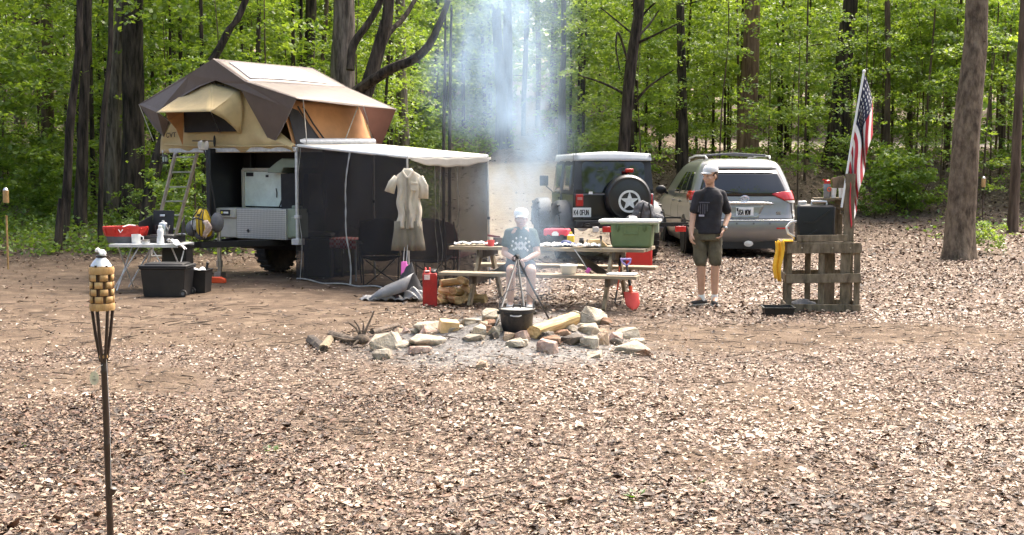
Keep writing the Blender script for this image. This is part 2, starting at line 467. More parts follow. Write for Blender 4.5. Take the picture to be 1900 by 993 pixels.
def build_ground():
    ys = np.concatenate([np.linspace(0.5, 20, 150), np.linspace(20.3, 45, 90), np.linspace(46, 170, 70)])
    us = np.linspace(-1, 1, 161)
    vs = []
    for y in ys:
        hw = 6 + 0.75 * y
        vs.append(np.stack([us * hw, np.full_like(us, y), gz(us * hw, y)], 1))
    vv = np.concatenate(vs); n = len(us)
    fs = [(j * n + i, j * n + i + 1, (j + 1) * n + i + 1, (j + 1) * n + i) for j in range(len(ys) - 1) for i in range(n - 1)]
    me = bpy.data.meshes.new('ground'); me.from_pydata(vv.tolist(), [], fs); me.materials.append(M_ground); me.shade_smooth()
    for nm, fn in (('dirt', m_dirt), ('ash', m_ash), ('road', m_road)):
        a = me.attributes.new(nm, 'FLOAT', 'POINT'); a.data.foreach_set('value', fn(vv[:, 0], vv[:, 1]).astype(np.float32))
    o = bpy.data.objects.new('ground', me); COL.objects.link(o); tag(o, kind='structure')
build_ground()

RN = np.random.default_rng(5)
def rot_basis(n, tilt, rng):
    """n random frames: heading, then tipped by about tilt"""
    h = rng.uniform(0, 2 * PI, n); t = rng.normal(0, tilt, n); b = rng.normal(0, tilt, n)
    ch, sh = np.cos(h), np.sin(h)
    ax = np.stack([ch * np.cos(t), sh * np.cos(t), np.sin(t)], 1)
    sx = np.stack([-sh, ch, np.zeros(n)], 1)
    up = np.cross(ax, sx)
    sx2 = sx * np.cos(b)[:, None] + up * np.sin(b)[:, None]
    return ax, sx2, np.cross(ax, sx2)

def litter():
    pts = []
    def sample(n, y0, y1, cover):
        y = np.sqrt(RN.uniform(y0 ** 2, y1 ** 2, n)); x = RN.uniform(-0.60, 0.60, n) * y
        q = 1 - 0.95 * m_dirt(x, y); q *= 1 - 0.66 * m_ash(x, y); q *= 1 - 0.985 * m_road(x, y)
        q *= 0.72 + 0.28 * wob(0.8 * x + 3, 0.9 * y)
        k = RN.uniform(0, 1, n) < np.clip(q, 0.025, 1)
        return x[k], y[k]
    sets = []
    for (n, y0, y1, s0, s1) in ((178000, 4.2, 9.5, 0.009, 0.046), (7000, 4.2, 9.5, 0.045, 0.085), (112000, 9.5, 14.5, 0.014, 0.052), (84000, 14.5, 23, 0.03, 0.085), (76000, 23, 42, 0.05, 0.13), (26000, 42, 70, 0.08, 0.2)):
        x, y = sample(n, y0, y1, 1)
        s = np.exp(RN.uniform(math.log(s0), math.log(s1), len(x)))
        sets.append((x, y, s))
    x = np.concatenate([a[0] for a in sets]); y = np.concatenate([a[1] for a in sets]); s = np.concatenate([a[2] for a in sets])
    n = len(x)
    z = gz(x, y) + 0.006 + RN.uniform(0, 0.022, n)
    ax, sx, up = rot_basis(n, 0.17, RN)
    wd = RN.uniform(0.22, 0.42, n); cu = RN.normal(0.02, 0.13, n); tp = RN.normal(0.05, 0.16, n)
    c = np.stack([x, y, z], 1)
    def at(a, b, h): return c + ax * (a * s)[:, None] + sx * (b * s)[:, None] + up * (h * s)[:, None]
    o = np.ones(n)
    j = RN.uniform(-.15, .15, (4, n))
    v = np.stack([at(-0.5 * o, j[0] * .5, tp), at(j[1], wd, cu), at(0.5 * o, j[2] * .6, tp * RN.uniform(-.3, 1, n)), at(j[3], -wd, cu), at(0 * o, 0 * o, -0.04 * o)], 1)
    tone = np.clip(RN.beta(1.2, 1.35, n) * 1.0 + 0.17 * wob(x * .6, y * .7) + .10 * np.sin(2.3 * x + 1.7 * y) * np.sin(3.1 * y - x), 0.02, 1)
    tone = np.where(y > 20, tone * 0.9, tone)
    me = fast_mesh('fallen_leaves', v, 5, [(0, 4, 1), (1, 4, 2), (2, 4, 3), (3, 4, 0)], M_litter, tone)
    ob = bpy.data.objects.new('fallen_leaves', me); COL.objects.link(ob); tag(ob, kind='stuff')
    # twigs and bark strips
    n = 2400
    y = np.sqrt(RN.uniform(4.3 ** 2, 16 ** 2, n)); x = RN.uniform(-.46, .46, n) * y
    ln = np.exp(RN.uniform(math.log(.05), math.log(.26), n)); r = RN.uniform(.0018, .006, n)
    ax, sx, up = rot_basis(n, 0.07, RN)
    c = np.stack([x, y, gz(x, y) + .022], 1); prof = [(1, 0), (-.5, .87), (-.5, -.87)]
    vs = []
    for t in (-.5, 0.05, .5):
        bend = 0.12 * (t == .05) * RN.normal(0, 1, n)
        for (a, b) in prof:
            k = 1.0 if t < .4 else .5
            vs.append(c + ax * (t * ln)[:, None] + sx * (a * r * k + bend * ln)[:, None] + up * (b * r * k)[:, None])
    v = np.stack(vs, 1)
    f = []
    for i in (0, 3):
        for j in range(3): f.append((i + j, i + (j + 1) % 3, i + 3 + (j + 1) % 3, i + 3 + j))
    me = fast_mesh('twigs', v, 9, f, mat('twig', (0.085, 0.062, 0.045), 0.9, var=0.5, scale=3), None)
    ob = bpy.data.objects.new('fallen_twigs', me); COL.objects.link(ob); tag(ob, kind='stuff')
litter()
# ================================================================ forest
def bark(name, c1, c2, bump=0.9, sc=7):
    return mat(name, c1, 0.9, col2=c2, scale=sc, bump=bump, bscale=13, stretch=(1, 1, 0.14), spec=0.2, mixp=(0.38, 0.66))
B_dark = bark('bark_dark', (0.012, 0.010, 0.008), (0.095, 0.074, 0.058), 1.5, 10)
B_brown = bark('bark_brown', (0.06, 0.042, 0.03), (0.17, 0.125, 0.09))
B_grey = bark('bark_grey', (0.055, 0.045, 0.036), (0.25, 0.21, 0.17), 1.5, 11)
B_knot = mat('bark_knotty', (0.065, 0.048, 0.034), 0.9, col2=(0.22, 0.17, 0.12), scale=9, bump=1.6, bscale=20, stretch=(1, 1, .45), spec=.2, mixp=(.36, .64), dirt=.6)
B_tan = bark('bark_tan', (0.10, 0.062, 0.04), (0.27, 0.18, 0.12))
B_cool = bark('bark_cool', (0.05, 0.055, 0.06), (0.14, 0.14, 0.14))

def spline(pts, n):
    """Catmull-Rom through rows of any width"""
    p = np.asarray(pts, float); k = len(p)
    if k == 2: return p[0] + (p[1] - p[0]) * np.linspace(0, 1, n)[:, None]
    q = np.vstack([2 * p[0] - p[1], p, 2 * p[-1] - p[-2]])
    out = []
    for t in np.linspace(0, k - 1 - 1e-9, n):
        i = int(t); f = t - i
        a, b, c, d = q[i], q[i + 1], q[i + 2], q[i + 3]
        out.append(0.5 * (2 * b + (c - a) * f + (2 * a - 5 * b + 4 * c - d) * f * f + (3 * b - a - 3 * c + d) * f ** 3))
    return np.array(out)

def trunk_mb(mb, pts, n=14, rings=26, flare=True, rough=0.06):
    """pts rows x, y, z, r"""
    s = spline(pts, rings)
    ph = rnd.uniform(0, 9)
    pp = [V(r[:3]) for r in s]
    vs = []; k = len(pp)
    z0 = pp[0].z
    for i, p in enumerate(pp):
        r = s[i][3]
        for j in range(n):
            a = 2 * PI * j / n
            w_ = 1 + rough * (math.sin(3 * a + ph + i * .35) + 0.6 * math.sin(5 * a - i * .6 + ph * 2) + rnd.uniform(-.5, .5))
            if flare:
                h = (p.z - z0)
                w_ *= 1 + (0.26 + 0.22 * math.sin(4 * a + ph)) * math.exp(-max(0, h) / (s[0][3] * 1.3))
            vs.append(p + V((math.cos(a) * r * w_, math.sin(a) * r * w_, 0)))
    fs = [(i * n + j, i * n + (j + 1) % n, (i + 1) * n + (j + 1) % n, (i + 1) * n + j) for i in range(k - 1) for j in range(n)]
    fs.append(tuple((k - 1) * n + j for j in range(n)))
    mb.add(vs, fs)

def crown_arrays(seed, h0, h1, R, nb, ntw, nl, size, rise=0.12, prof=None, flat=0.45, droop=0.25, twl=(0.3, 0.85), inner=0.15):
    """sprays of leaves on twigs on branches round a vertical axis; returns leaf verts, tones, branch lines"""
    rg = np.random.default_rng(seed)
    t = rg.uniform(0, 1, nb); h = h0 + (h1 - h0) * t
    pr = prof(t) if prof else np.sin(np.clip(0.18 + 0.80 * t, 0, 1) * PI) ** 0.7
    ln = R * pr * rg.uniform(0.5, 1.05, nb); az = rg.uniform(0, 2 * PI, nb)
    ri = rise + rg.normal(0, 0.14, nb)
    def bp(i, s):
        z = h[i] + ln[i] * (ri[i] * s - droop * s * s * 0.6)
        return np.stack([np.cos(az[i]) * ln[i] * s, np.sin(az[i]) * ln[i] * s, z], -1)
    n = nb * ntw
    bi = np.repeat(np.arange(nb), ntw); s = inner + (1 - inner) * rg.uniform(0, 1, n) ** 0.8
    base = bp(bi, s)
    ta = az[bi] + rg.choice([-1, 1], n) * rg.uniform(0.35, 1.3, n)
    tl = rg.uniform(*twl, n) * (0.5 + 0.5 * ln[bi] / R)
    td = np.stack([np.cos(ta), np.sin(ta), rg.normal(-0.08, 0.16, n)], 1)
    N_ = n * nl
    ti = np.repeat(np.arange(n), nl); u = rg.uniform(0, 1, N_)
    sd = np.stack([-np.sin(ta), np.cos(ta), np.zeros(n)], 1)[ti]
    c = base[ti] + td[ti] * (u * tl[ti])[:, None] + sd * (rg.normal(0, 0.075, N_) * (1.2 - .5 * u))[:, None]
    c[:, 2] += rg.normal(0, 0.045, N_) - 0.10 * u * u * tl[ti]
    ha = ta[ti] + rg.normal(0, 0.8, N_)
    tt = rg.normal(-0.12, flat, N_); rb = rg.normal(0, flat, N_)
    ax = np.stack([np.cos(ha) * np.cos(tt), np.sin(ha) * np.cos(tt), np.sin(tt)], 1)
    sx = np.stack([-np.sin(ha), np.cos(ha), np.zeros(N_)], 1); up = np.cross(ax, sx)
    sx = sx * np.cos(rb)[:, None] + up * np.sin(rb)[:, None]
    L_ = size * rg.uniform(0.6, 1.3, N_); W_ = L_ * rg.uniform(0.27, 0.40, N_)
    v = np.stack([c - ax * (L_ * .5)[:, None], c + sx * W_[:, None] + ax * (L_ * .06)[:, None], c + ax * (L_ * .5)[:, None], c - sx * W_[:, None] + ax * (L_ * .06)[:, None]], 1)
    tone = np.clip(0.5 + rg.normal(0, 0.16, n)[ti] + rg.normal(0, 0.13, N_), 0.02, 0.98)
    lines = [(bp(np.array([i]), np.array([q]))[0] for q in (0, .35, .7, 1.0)) for i in range(nb)]
    return v, tone, [list(l) for l in lines], ln

QUAD = [(0, 1, 2, 3)]
PROTO = {}
def proto(kind, i, lm, bk, h0, h1, R, nb, ntw, nl, size, tr, top=None, **kw):
    """leaf mesh + wood mesh of one sort of tree, shared by its copies"""
    v, tone, lines, ln = crown_arrays(100 * len(PROTO) + i, h0, h1, R, nb, ntw, nl, size, **kw)
    cm = fast_mesh('crown', v, 4, QUAD, lm, tone)
    mb = MB(); H = top or h1
    bx, by = rnd.uniform(-.25, .25), rnd.uniform(-.25, .25)
    trunk_mb(mb, [(0, 0, -0.3, tr * 1.1), (bx * .3, by * .3, H * .3, tr * .85), (bx, by, H * .65, tr * .6), (0, 0, H, tr * .22)], n=9, rings=16, rough=.05)
    wood = mb
    for l, q in zip(lines, ln):
        r0 = max(0.006, min(tr * .5, 0.012 * q + .002))
        mb.tube(l, [r0, r0 * .75, r0 * .5, r0 * .25], n=4, cap=False)
    me = bpy.data.meshes.new('trunk'); me.from_pydata([tuple(p) for p in wood.v], [], wood.f); me.materials.append(bk); me.shade_smooth()
    PROTO[(kind, i)] = (cm, me)
for i in range(4):
    proto('under', i, M_leaf, B_dark, 0.7 + .2 * i, 8.5 + i * .6, 2.6, 46, 9, 13, 0.125, 0.055, prof=lambda t: 0.55 + 0.45 * np.sin(t * PI))
for i in range(3):
    proto('sapling', i, M_leaf, B_brown, 0.8, 5.0 + i, 1.5, 26, 7, 12, 0.105, 0.025)
for i in range(4):
    proto('stem', i, M_leaf, B_brown, 2.3, 8.5, 2.2, 34, 9, 13, 0.13, 0.045, top=9, prof=lambda t: 0.6 + 0.4 * np.sin(t * PI))
for i in range(3):
    proto('hemlock', i, M_leafd, B_dark, 1.6, 10, 2.8, 70, 12, 13, 0.105, 0.10, rise=-0.05, droop=0.4, prof=lambda t: 1.05 - 0.75 * t, flat=0.3)
for i in range(3):
    proto('tall', i, M_leaf, B_brown, 9.5, 19, 3.0, 30, 7, 9, 0.26, 0.17, top=20, prof=lambda t: 0.5 + 0.5 * np.sin(t * PI))
for i in range(3):
    proto('shrub', i, M_leafg, B_dark, 0.12, 1.25, 0.75, 20, 6, 9, 0.10, 0.012, twl=(.15, .4), rise=.5)

def plant(kind, i, x, y, sc, rz, name, label, cat, group=None, bk=None):
    cm, tm = PROTO[(kind, i)]
    t = thing(name, label, cat, (x, y, gzf(x, y) - 0.03), rz, group)
    t.scale = (sc, sc, sc * rnd.uniform(.92, 1.1))
    a = bpy.data.objects.new('trunk', tm); COL.objects.link(a); a.parent = t
    b = bpy.data.objects.new('crown', cm); COL.objects.link(b); b.parent = t
    return t

KEEP = []   # (a, Y, half width in a) sight lines kept open towards named trunks
taken = []
def free(x, y, d):
    for (p, q, r) in taken:
        if (p - x) ** 2 + (q - y) ** 2 < max(d, r) ** 2: return False
    return True
def road_like(x, y):
    a = x / y
    if 23 < y < 47 and -0.075 < a < 0.09 and not (y > 44 and a < -.02): return True
    if y >= 44 and -0.008 < a < 0.030: return True
    if a > 0.09 and (y < 33 or 55 < y < 67): return True
    if a < -0.075 and y < 23.5 - 3.0 * (a < -.3): return True
    if -0.21 < a < -0.06 and y < 27: return True
    return False

# ---- named trunks, laid out from the photograph at their own distances
def px_tree(name, label, Y, pts, bk, limbs=(), crown=None, group=None, top=11.0, deep=0.0, flare=True, ksc=1.0, n=14):
    """pts: (px, py, width px) from the foot upward; carried on above the frame to height top"""
    rows = []
    for k, (px, py, w_) in enumerate(pts):
        p = P(px, py, Y + deep * k / max(1, len(pts) - 1)); rows.append([p.x, p.y, p.z, w_ / 2 / FPX * p.y])
    g = gzf(rows[0][0], rows[0][1])
    base = V((rows[0][0], rows[0][1], g))
    if rows[0][2] > g + 0.03:
        rows.insert(0, [rows[0][0] - (rows[1][0] - rows[0][0]) * .1, rows[0][1], g - 0.15, rows[0][3] * 1.05])
    else: rows[0][2] = g - 0.15
    d = V(rows[-1][:3]) - V(rows[-2][:3])
    if top and rows[-1][2] < top:
        s = (top - rows[-1][2]) / max(d.z, .2)
        rows.append([rows[-1][0] + d.x * s * .6, rows[-1][1] + d.y * s * .6, top, rows[-1][3] * .45])
    t = thing(name, label, 'tree', base, 0, group)
    mb = MB(); mb.M = Matrix.Translation(-base); trunk_mb(mb, rows, n=n, rings=30, flare=flare)
    mb.build('trunk', bk, t)
    for lp in limbs:
        lr = []
        for (px, py, w_, dy) in lp:
            p = P(px, py, Y + dy); lr.append([p.x, p.y, p.z, w_ / 2 / FPX * p.y])
        s = spline(lr, 16)
        lb = MB(); lb.M = Matrix.Translation(-base); lb.tube([V(r[:3]) for r in s], [float(r[3]) for r in s], n=9, wob=.05)
        lb.build('limb', bk, t)
    if crown:
        kind, i, zoff = crown
        cm = PROTO[(kind, i)][0]
        b = bpy.data.objects.new('crown', cm); COL.objects.link(b); b.parent = t
        tp = V(rows[-1][:3]) - base
        b.location = (tp.x, tp.y, tp.z + zoff); b.scale = (ksc,) * 3; b.rotation_euler = (0, 0, rnd.uniform(0, 6))
    KEEP.append((rows[-2][0] / rows[-2][1], Y)); KEEP.append((base.x / base.y, Y)); taken.append((base.x, base.y, 1.0))
    return t

HI = ('tall', 0, -9.5)
px_tree('tree', 'slim dark trunk bowing left at its foot, behind the leafless snag', 24.6, [(118, 452, 19), (126, 330, 16), (130, 230, 15), (145, 100, 13), (148, 0, 12)], B_dark, crown=('tall', 1, -9))
px_tree('tree', 'straight near-black trunk close beside the slim bowed one', 26.4, [(149, 408, 25), (154, 250, 19), (159, 90, 18), (162, 0, 18)], B_dark, crown=('tall', 2, -9))
px_tree('tree', 'thin wavy dark trunk in front of the broad old trunk', 24.4, [(186, 420, 10), (188, 330, 9), (192, 220, 11), (203, 110, 9), (206, 0, 9)], B_dark, crown=('tall', 0, -9), ksc=.7)
px_tree('tree', 'broad old trunk with dark ridged bark, widest on the wooded left edge', 28, [(245, 392, 44), (247, 250, 40), (246, 110, 38), (248, 0, 36)], B_dark, crown=('tall', 1, -9), ksc=1.3)
px_tree('tree', 'pale ridged trunk pressed against the left side of the broad dark one', 28.6, [(207, 392, 36), (208, 250, 33), (216, 120, 28), (228, 0, 24)], B_grey, crown=('tall', 2, -9))
px_tree('tree', 'mid-grey trunk standing farther back in the leaves, near the left edge', 38, [(90, 330, 26), (88, 180, 22), (86, 0, 20)], B_brown, crown=('tall', 0, -9))
px_tree('tree', 'dark trunk half hidden in leaves between the mid-grey and bowed trunks', 44, [(38, 330, 17), (36, 150, 15), (34, 0, 14)], B_brown, crown=('tall', 1, -9))
px_tree('leaning_tree', 'dark tree leaning hard to the right behind the roof tent', 25.5, [(272, 400, 26), (300, 270, 22), (352, 170, 20), (398, 105, 18), (425, 55, 15), (456, 0, 13)], B_dark, crown=('tall', 2, -9), deep=0.5, top=8)
px_tree('tree', 'dark straight trunk rising from behind the brown tent roof ridge', 33, [(570, 330, 24), (573, 120, 20), (577, 0, 19)], B_dark, crown=('tall', 0, -9))
px_tree('sapling', 'pencil-thin dark stem above the tent ridge, next to a thicker trunk', 32, [(545, 330, 8), (544, 120, 7), (543, 30, 6)], B_dark, crown=('sapling', 1, -2), top=7)
px_tree('sapling', 'second thin dark stem above the tent ridge, touching the thicker trunk', 32.5, [(557, 330, 7), (558, 120, 6), (559, 0, 6)], B_dark, crown=('sapling', 2, -2), top=7)
px_tree('tree', 'thin brown trunk between the tent ridge trunk and the many-limbed tree', 36, [(600, 330, 10), (599, 120, 8), (606, 0, 8)], B_brown, crown=('sapling', 0, -2), top=9)
px_tree('spreading_tree', 'large grey ridged tree with dark bent limbs reaching right over the tent', 27.5, [(636, 330, 46), (637, 180, 44), (636, 90, 42), (638, 0, 38)], B_grey, crown=('tall', 1, -8), ksc=1.3)
px_tree('spreading_tree', 'dark low-forking tree whose long limb sweeps up to the right above the tent', 26.6, [(655, 330, 40), (664, 215, 38), (682, 160, 30), (702, 90, 25), (716, 40, 22), (722, 0, 20)], B_dark,
        limbs=[[(660, 172, 24, 0), (690, 150, 20, -.3), (727, 127, 19, -.6), (765, 112, 17, -.8), (795, 85, 15, -1), (818, 38, 12, -1.1), (832, 0, 10, -1.2)],
               [(650, 130, 16, 0), (655, 85, 15, .1), (682, 45, 13, .2), (705, 5, 12, .3), (720, -40, 10, .3)],
               [(698, 110, 14, .2), (722, 62, 11, .6), (748, 35, 9, .9), (770, 0, 8, 1.2)]], crown=('tall', 2, -8))
px_tree('tree', 'grey-brown trunk just right of the tent roof, behind the sweeping limb', 35, [(747, 285, 30), (746, 200, 22), (744, 120, 20), (742, 0, 17)], B_grey, crown=('tall', 0, -9))
px_tree('sapling', 'left stem of the twin thin dark stems above the awning', 30, [(823, 330, 6), (824, 210, 6), (826, 130, 5), (826, 60, 4)], B_dark, crown=('sapling', 0, -2), top=6.5)
px_tree('sapling', 'right stem of the twin thin dark stems above the awning', 30.3, [(834, 330, 6), (835, 210, 6), (836, 100, 5), (838, 0, 4)], B_dark, crown=('sapling', 1, -2), top=7)
px_tree('tree', 'left stem of the tall pale twin trunks seen through the smoke', 49, [(929, 292, 22), (930, 200, 19), (924, 90, 17), (920, 0, 16)], B_cool, crown=('tall', 1, -5), top=14)
px_tree('tree', 'right stem of the tall pale twin trunks seen through the smoke', 49.4, [(942, 292, 20), (942, 200, 17), (942, 90, 17), (942, 0, 15)], B_cool, crown=('tall', 2, -5), top=14)
px_tree('tree', 'thin dark tree standing on the smoky slope right of the twin trunks', 54, [(971, 276, 8), (972, 180, 9), (976, 80, 9), (978, 0, 9)], B_cool, crown=('tall', 0, -5), top=15)
px_tree('tree', 'short blue-grey trunk behind the left corner of the off-road car roof', 46, [(1043, 291, 17), (1043, 180, 13), (1046, 80, 9), (1046, 0, 9)], B_cool, crown=('tall', 1, -5), top=14)
px_tree('tree', 'brown trunk among bright leaves left of the bare-branched pine', 58, [(1024, 232, 11), (1026, 120, 11), (1030, 0, 11)], B_brown, crown=('tall', 2, -5), top=15)
px_tree('tree', 'slender grey trunk on the far slope between the smoke and brown trunk', 60, [(998, 232, 9), (999, 120, 9), (997, 0, 9)], B_brown, crown=('tall', 0, -5), top=15)
px_tree('pine_tree', 'dark pine trunk with bare dead side branches behind the off-road car', 33, [(1156, 290, 22), (1163, 205, 21), (1173, 110, 21), (1181, 50, 19), (1187, 0, 18)], B_dark,
        limbs=[[(1170, 130, 5, 0), (1148, 62, 4, -.3), (1143, 90, 3, -.5), (1150, 130, 2.5, -.6)], [(1183, 80, 6, 0), (1215, 65, 4, -.4), (1262, 42, 2.5, -.8)], [(1186, 66, 5, 0), (1205, 45, 4, .3), (1222, 20, 2.5, .5)],
               [(1178, 190, 6, 0), (1205, 160, 4, -.3), (1250, 130, 2, -.6)], [(1160, 175, 5, 0), (1120, 155, 4, .3), (1075, 140, 2, .5)], [(1170, 60, 4, 0), (1140, 35, 3, .3), (1115, 15, 2, .4)], [(1185, 40, 5, 0), (1200, 20, 4, 0), (1216, 5, 3, -.2)]], crown=('hemlock', 1, -1), top=9)
px_tree('tree', 'dark trunk between the two parked cars, standing on the leafy bank', 37, [(1267, 318, 22), (1267, 240, 18), (1266, 150, 16), (1262, 0, 14)], B_dark, crown=('hemlock', 0, 0), top=9)
px_tree('tree', 'reddish-tan thick trunk directly above the grey minivan roof', 38, [(1386, 312, 44), (1388, 230, 37), (1392, 120, 31), (1396, 0, 27)], B_tan, crown=('tall', 2, -9), top=12)
px_tree('tree', 'thick near-black trunk leaning right, between the minivan and the flag', 38, [(1549, 330, 50), (1554, 260, 42), (1563, 160, 34), (1572, 50, 28), (1578, 0, 26)], B_dark, crown=('hemlock', 2, -1), top=12)
px_tree('tree', 'slim grey trunk on the bank right of the flag', 37, [(1644, 345, 14), (1646, 220, 11), (1648, 100, 10), (1646, 0, 10)], B_brown, crown=('stem', 0, -3), top=9)
px_tree('tree', 'big knotty grey-brown tree standing alone on the leaf litter at the clearing edge', 23.6, [(1776, 482, 56), (1782, 400, 51), (1790, 300, 49), (1799, 200, 47), (1808, 90, 42), (1813, 0, 39)], B_knot, crown=('tall', 1, -8), ksc=1.2, n=26)
px_tree('tree', 'tall trunk leaning in from the right edge behind leafy sprays', 30.5, [(1880, 410, 20), (1883, 330, 18), (1890, 200, 16), (1897, 60, 14)], B_brown, crown=('stem', 1, -2), top=9)
px_tree('tree_snag', 'short broken dead stub leaning beside the bowed trunk', 23.8, [(104, 472, 19), (110, 425, 15), (114, 368, 11)], B_dark, top=None, n=9)

# ---- the rest of the wood: individual trees by kind
def scatter_wood():
    specs = []
    rg = random.Random(3)
    def fill(kind, nvar, count, a0, a1, y0, y1, d, sc0, sc1, info):
        got = tries = 0
        while got < count and tries < 4000:
            tries += 1
            y = math.sqrt(rg.uniform(y0 * y0, y1 * y1)); a = rg.uniform(a0, a1); x = a * y
            if road_like(x, y) or not free(x, y, d): continue
            if kind not in ('shrub', 'tall') and any(y < Yk and abs(a - ak) < (.020 if y < 30 and a < -.2 else .012) for ak, Yk in KEEP): continue
            taken.append((x, y, d)); got += 1
            plant(kind, rg.randrange(nvar), x, y, rg.uniform(sc0, sc1), rg.uniform(0, 6.28), *info(a, y))
    def info(name, cat, what, group, gk):
        def f(a, y):
            side = ('left of the tent' if a < -.27 else 'behind the tent and trailer' if a < -.09 else 'beyond the smoky road' if a < .035 else 'behind the off-road car' if a < .115 else 'behind the minivan' if a < .235 else 'beyond the flag' if a < .31 else 'past the big knotty tree')
            dist = 'nearer' if y < 36 else 'farther' if y < 52 else 'distant'
            lb = what.format(d=dist, s=side)
            return name, lb, cat, group + ' ' + side + ', ' + dist
        return f
    U = info('understory_tree', 'tree', '{d} bright green layered understory tree {s}', 'layered understory trees', 0)
    fill('under', 4, 32, -.47, -.20, 24, 44, 1.5, .8, 1.1, U)
    fill('under', 4, 12, -.21, -.04, 29, 46, 1.6, .8, 1.1, U)
    fill('under', 4, 34, -.47, -.03, 42, 72, 2.6, 1.2, 1.7, U)
    fill('under', 4, 30, -.08, .12, 48, 84, 2.0, 1.2, 1.8, U)
    fill('under', 4, 9, .055, .135, 36, 50, 1.6, .8, 1.1, U)
    T = info('stem_tree', 'tree', '{d} slender-stemmed leafy tree {s}', 'slender-stemmed trees', 0)
    fill('under', 4, 8, .10, .24, 40, 50, 1.8, .8, 1.1, U)
    fill('under', 4, 10, .03, .10, 47, 62, 1.8, .9, 1.3, U)
    fill('stem', 4, 56, .09, .47, 36, 54, 1.0, .8, 1.15, T)
    fill('stem', 4, 26, .10, .47, 67, 84, 2.2, 1.3, 1.9, T)
    H = info('hemlock_tree', 'tree', '{d} dark drooping evergreen {s}', 'dark evergreens', 0)
    fill('hemlock', 3, 13, .085, .30, 38, 52, 2.2, .8, 1.1, H)
    fill('under', 4, 16, .11, .47, 43, 56, 1.8, .8, 1.1, U)
    K = info('sapling', 'sapling', '{d} small leafy sapling {s}', 'small leafy saplings', 0)
    fill('sapling', 3, 26, -.47, -.05, 24, 40, .8, .7, 1.1, K)
    fill('sapling', 3, 10, .33, .47, 25, 38, 1.0, .7, 1.1, K)
    fill('sapling', 3, 14, .09, .34, 34, 44, .9, .7, 1.0, K)
    A = info('tall_tree', 'tree', '{d} tall straight bare-stemmed tree {s}', 'tall straight trees', 0)
    fill('tall', 3, 46, -.47, .12, 44, 92, 2.2, .8, 1.5, A)
    fill('tall', 3, 16, .12, .47, 40, 84, 2.2, .8, 1.3, A)
    B = info('shrub', 'shrub', '{d} low green leafy shrub {s}', 'low leafy shrubs', 0)
    fill('shrub', 3, 44, -.47, -.19, 24, 36, .7, .6, 1.2, B)
    fill('shrub', 3, 14, -.17, -.06, 28, 46, .9, .7, 1.3, B)
    fill('shrub', 3, 12, .25, .47, 30, 38, .8, .7, 1.2, B)
scatter_wood()
for (px, py, sc, i, lb) in ((1662, 395, 1.3, 0, 'broad dark-leaved shrub on the bank foot right of the flag'), (1705, 392, 1.0, 1, 'smaller leafy shrub next to the broad one on the bank foot'),
                            (1832, 470, .55, 2, 'low green plant at the foot of the big knotty tree'), (1622, 402, .5, 1, 'small pale green plant just below the flag tip')):
    g = G(px, py); plant('shrub', i, g.x, g.y, sc, i * 2.0, 'shrub', lb, 'shrub')

def ground_cover():
    rg = np.random.default_rng(21)
    def leaves(x, y, hmax, size, n_per):
        k = len(x); xi = np.repeat(x, n_per); yi = np.repeat(y, n_per); n = len(xi)
        hh = np.repeat(hmax * rg.uniform(.3, 1, k), n_per)
        r = rg.uniform(0, .30, n); a = rg.uniform(0, 2 * PI, n)
        xx, yy = xi + r * np.cos(a), yi + r * np.sin(a)
        z = gz(xx, yy) + hh * rg.uniform(.15, 1, n) * (1.1 - r / .4)
        c = np.stack([xx, yy, z], 1); ax, sx, up = rot_basis(n, .5, rg)
        s = size * rg.uniform(.6, 1.4, n)
        v = np.stack([c - ax * (s * .5)[:, None], c + sx * (s * .32)[:, None], c + ax * (s * .5)[:, None], c - sx * (s * .32)[:, None]], 1)
        return v, np.clip(rg.normal(.5, .2, n), .02, .98)
    V_, T_ = [], []
    def region(n, a0, a1, y0, y1, h, size, per, dens):
        y = np.sqrt(rg.uniform(y0 ** 2, y1 ** 2, n)); x = rg.uniform(a0, a1, n) * y
        k = rg.uniform(0, 1, n) < dens * (.6 + .5 * wob(x * .7, y * .7))
        v, t = leaves(x[k], y[k], h, size, per); V_.append(v); T_.append(t)
    region(2600, -.49, -.205, 23.2, 34, .45, .085, 14, 1.0)
    region(2600, -.49, -.06, 32, 60, .8, .14, 14, .9)
    region(900, -.20, -.055, 30, 48, .6, .12, 14, .9)
    region(700, .04, .10, 46, 62, .9, .15, 14, .8)
    region(1300, -.09, .0, 46, 78, 1.1, .17, 14, .9)
    region(900, .08, .47, 40, 56, .7, .13, 13, .6)
    region(260, .30, .47, 28, 38, .4, .1, 12, .5)
    region(900, .10, .47, 68, 85, 1.2, .2, 14, .8)
    me = fast_mesh('ground_cover', np.concatenate(V_), 4, QUAD, M_leafg, np.concatenate(T_))
    o = bpy.data.objects.new('ground_cover', me); COL.objects.link(o); tag(o, kind='stuff')
    # the wood beyond, one mass
    n = 95000
    y = rg.uniform(80, 135, n); x = rg.uniform(-.5, .5, n) * y
    cl = rg.uniform(0, 1, n)
    z = gz(x, y) + 22 * cl ** 1.1
    kx = np.sin(x * .55 + z * .3) + np.sin(z * .75 - x * .2 + y * .3) + np.sin(x * .21 - y * .4 + 2)
    keep = kx + rg.normal(0, .7, n) > -.7
    c = np.stack([x, y, z], 1)[keep]; n = len(c)
    ax, sx, up = rot_basis(n, .55, rg); s = rg.uniform(.35, .85, n)
    v = np.stack([c - ax * (s * .5)[:, None], c + sx * (s * .34)[:, None], c + ax * (s * .5)[:, None], c - sx * (s * .34)[:, None]], 1)
    me = fast_mesh('distant_woods', v, 4, QUAD, M_leaf, np.clip(rg.normal(.5, .2, n), .02, .98))
    o = bpy.data.objects.new('distant_woods', me); COL.objects.link(o); tag(o, kind='stuff')
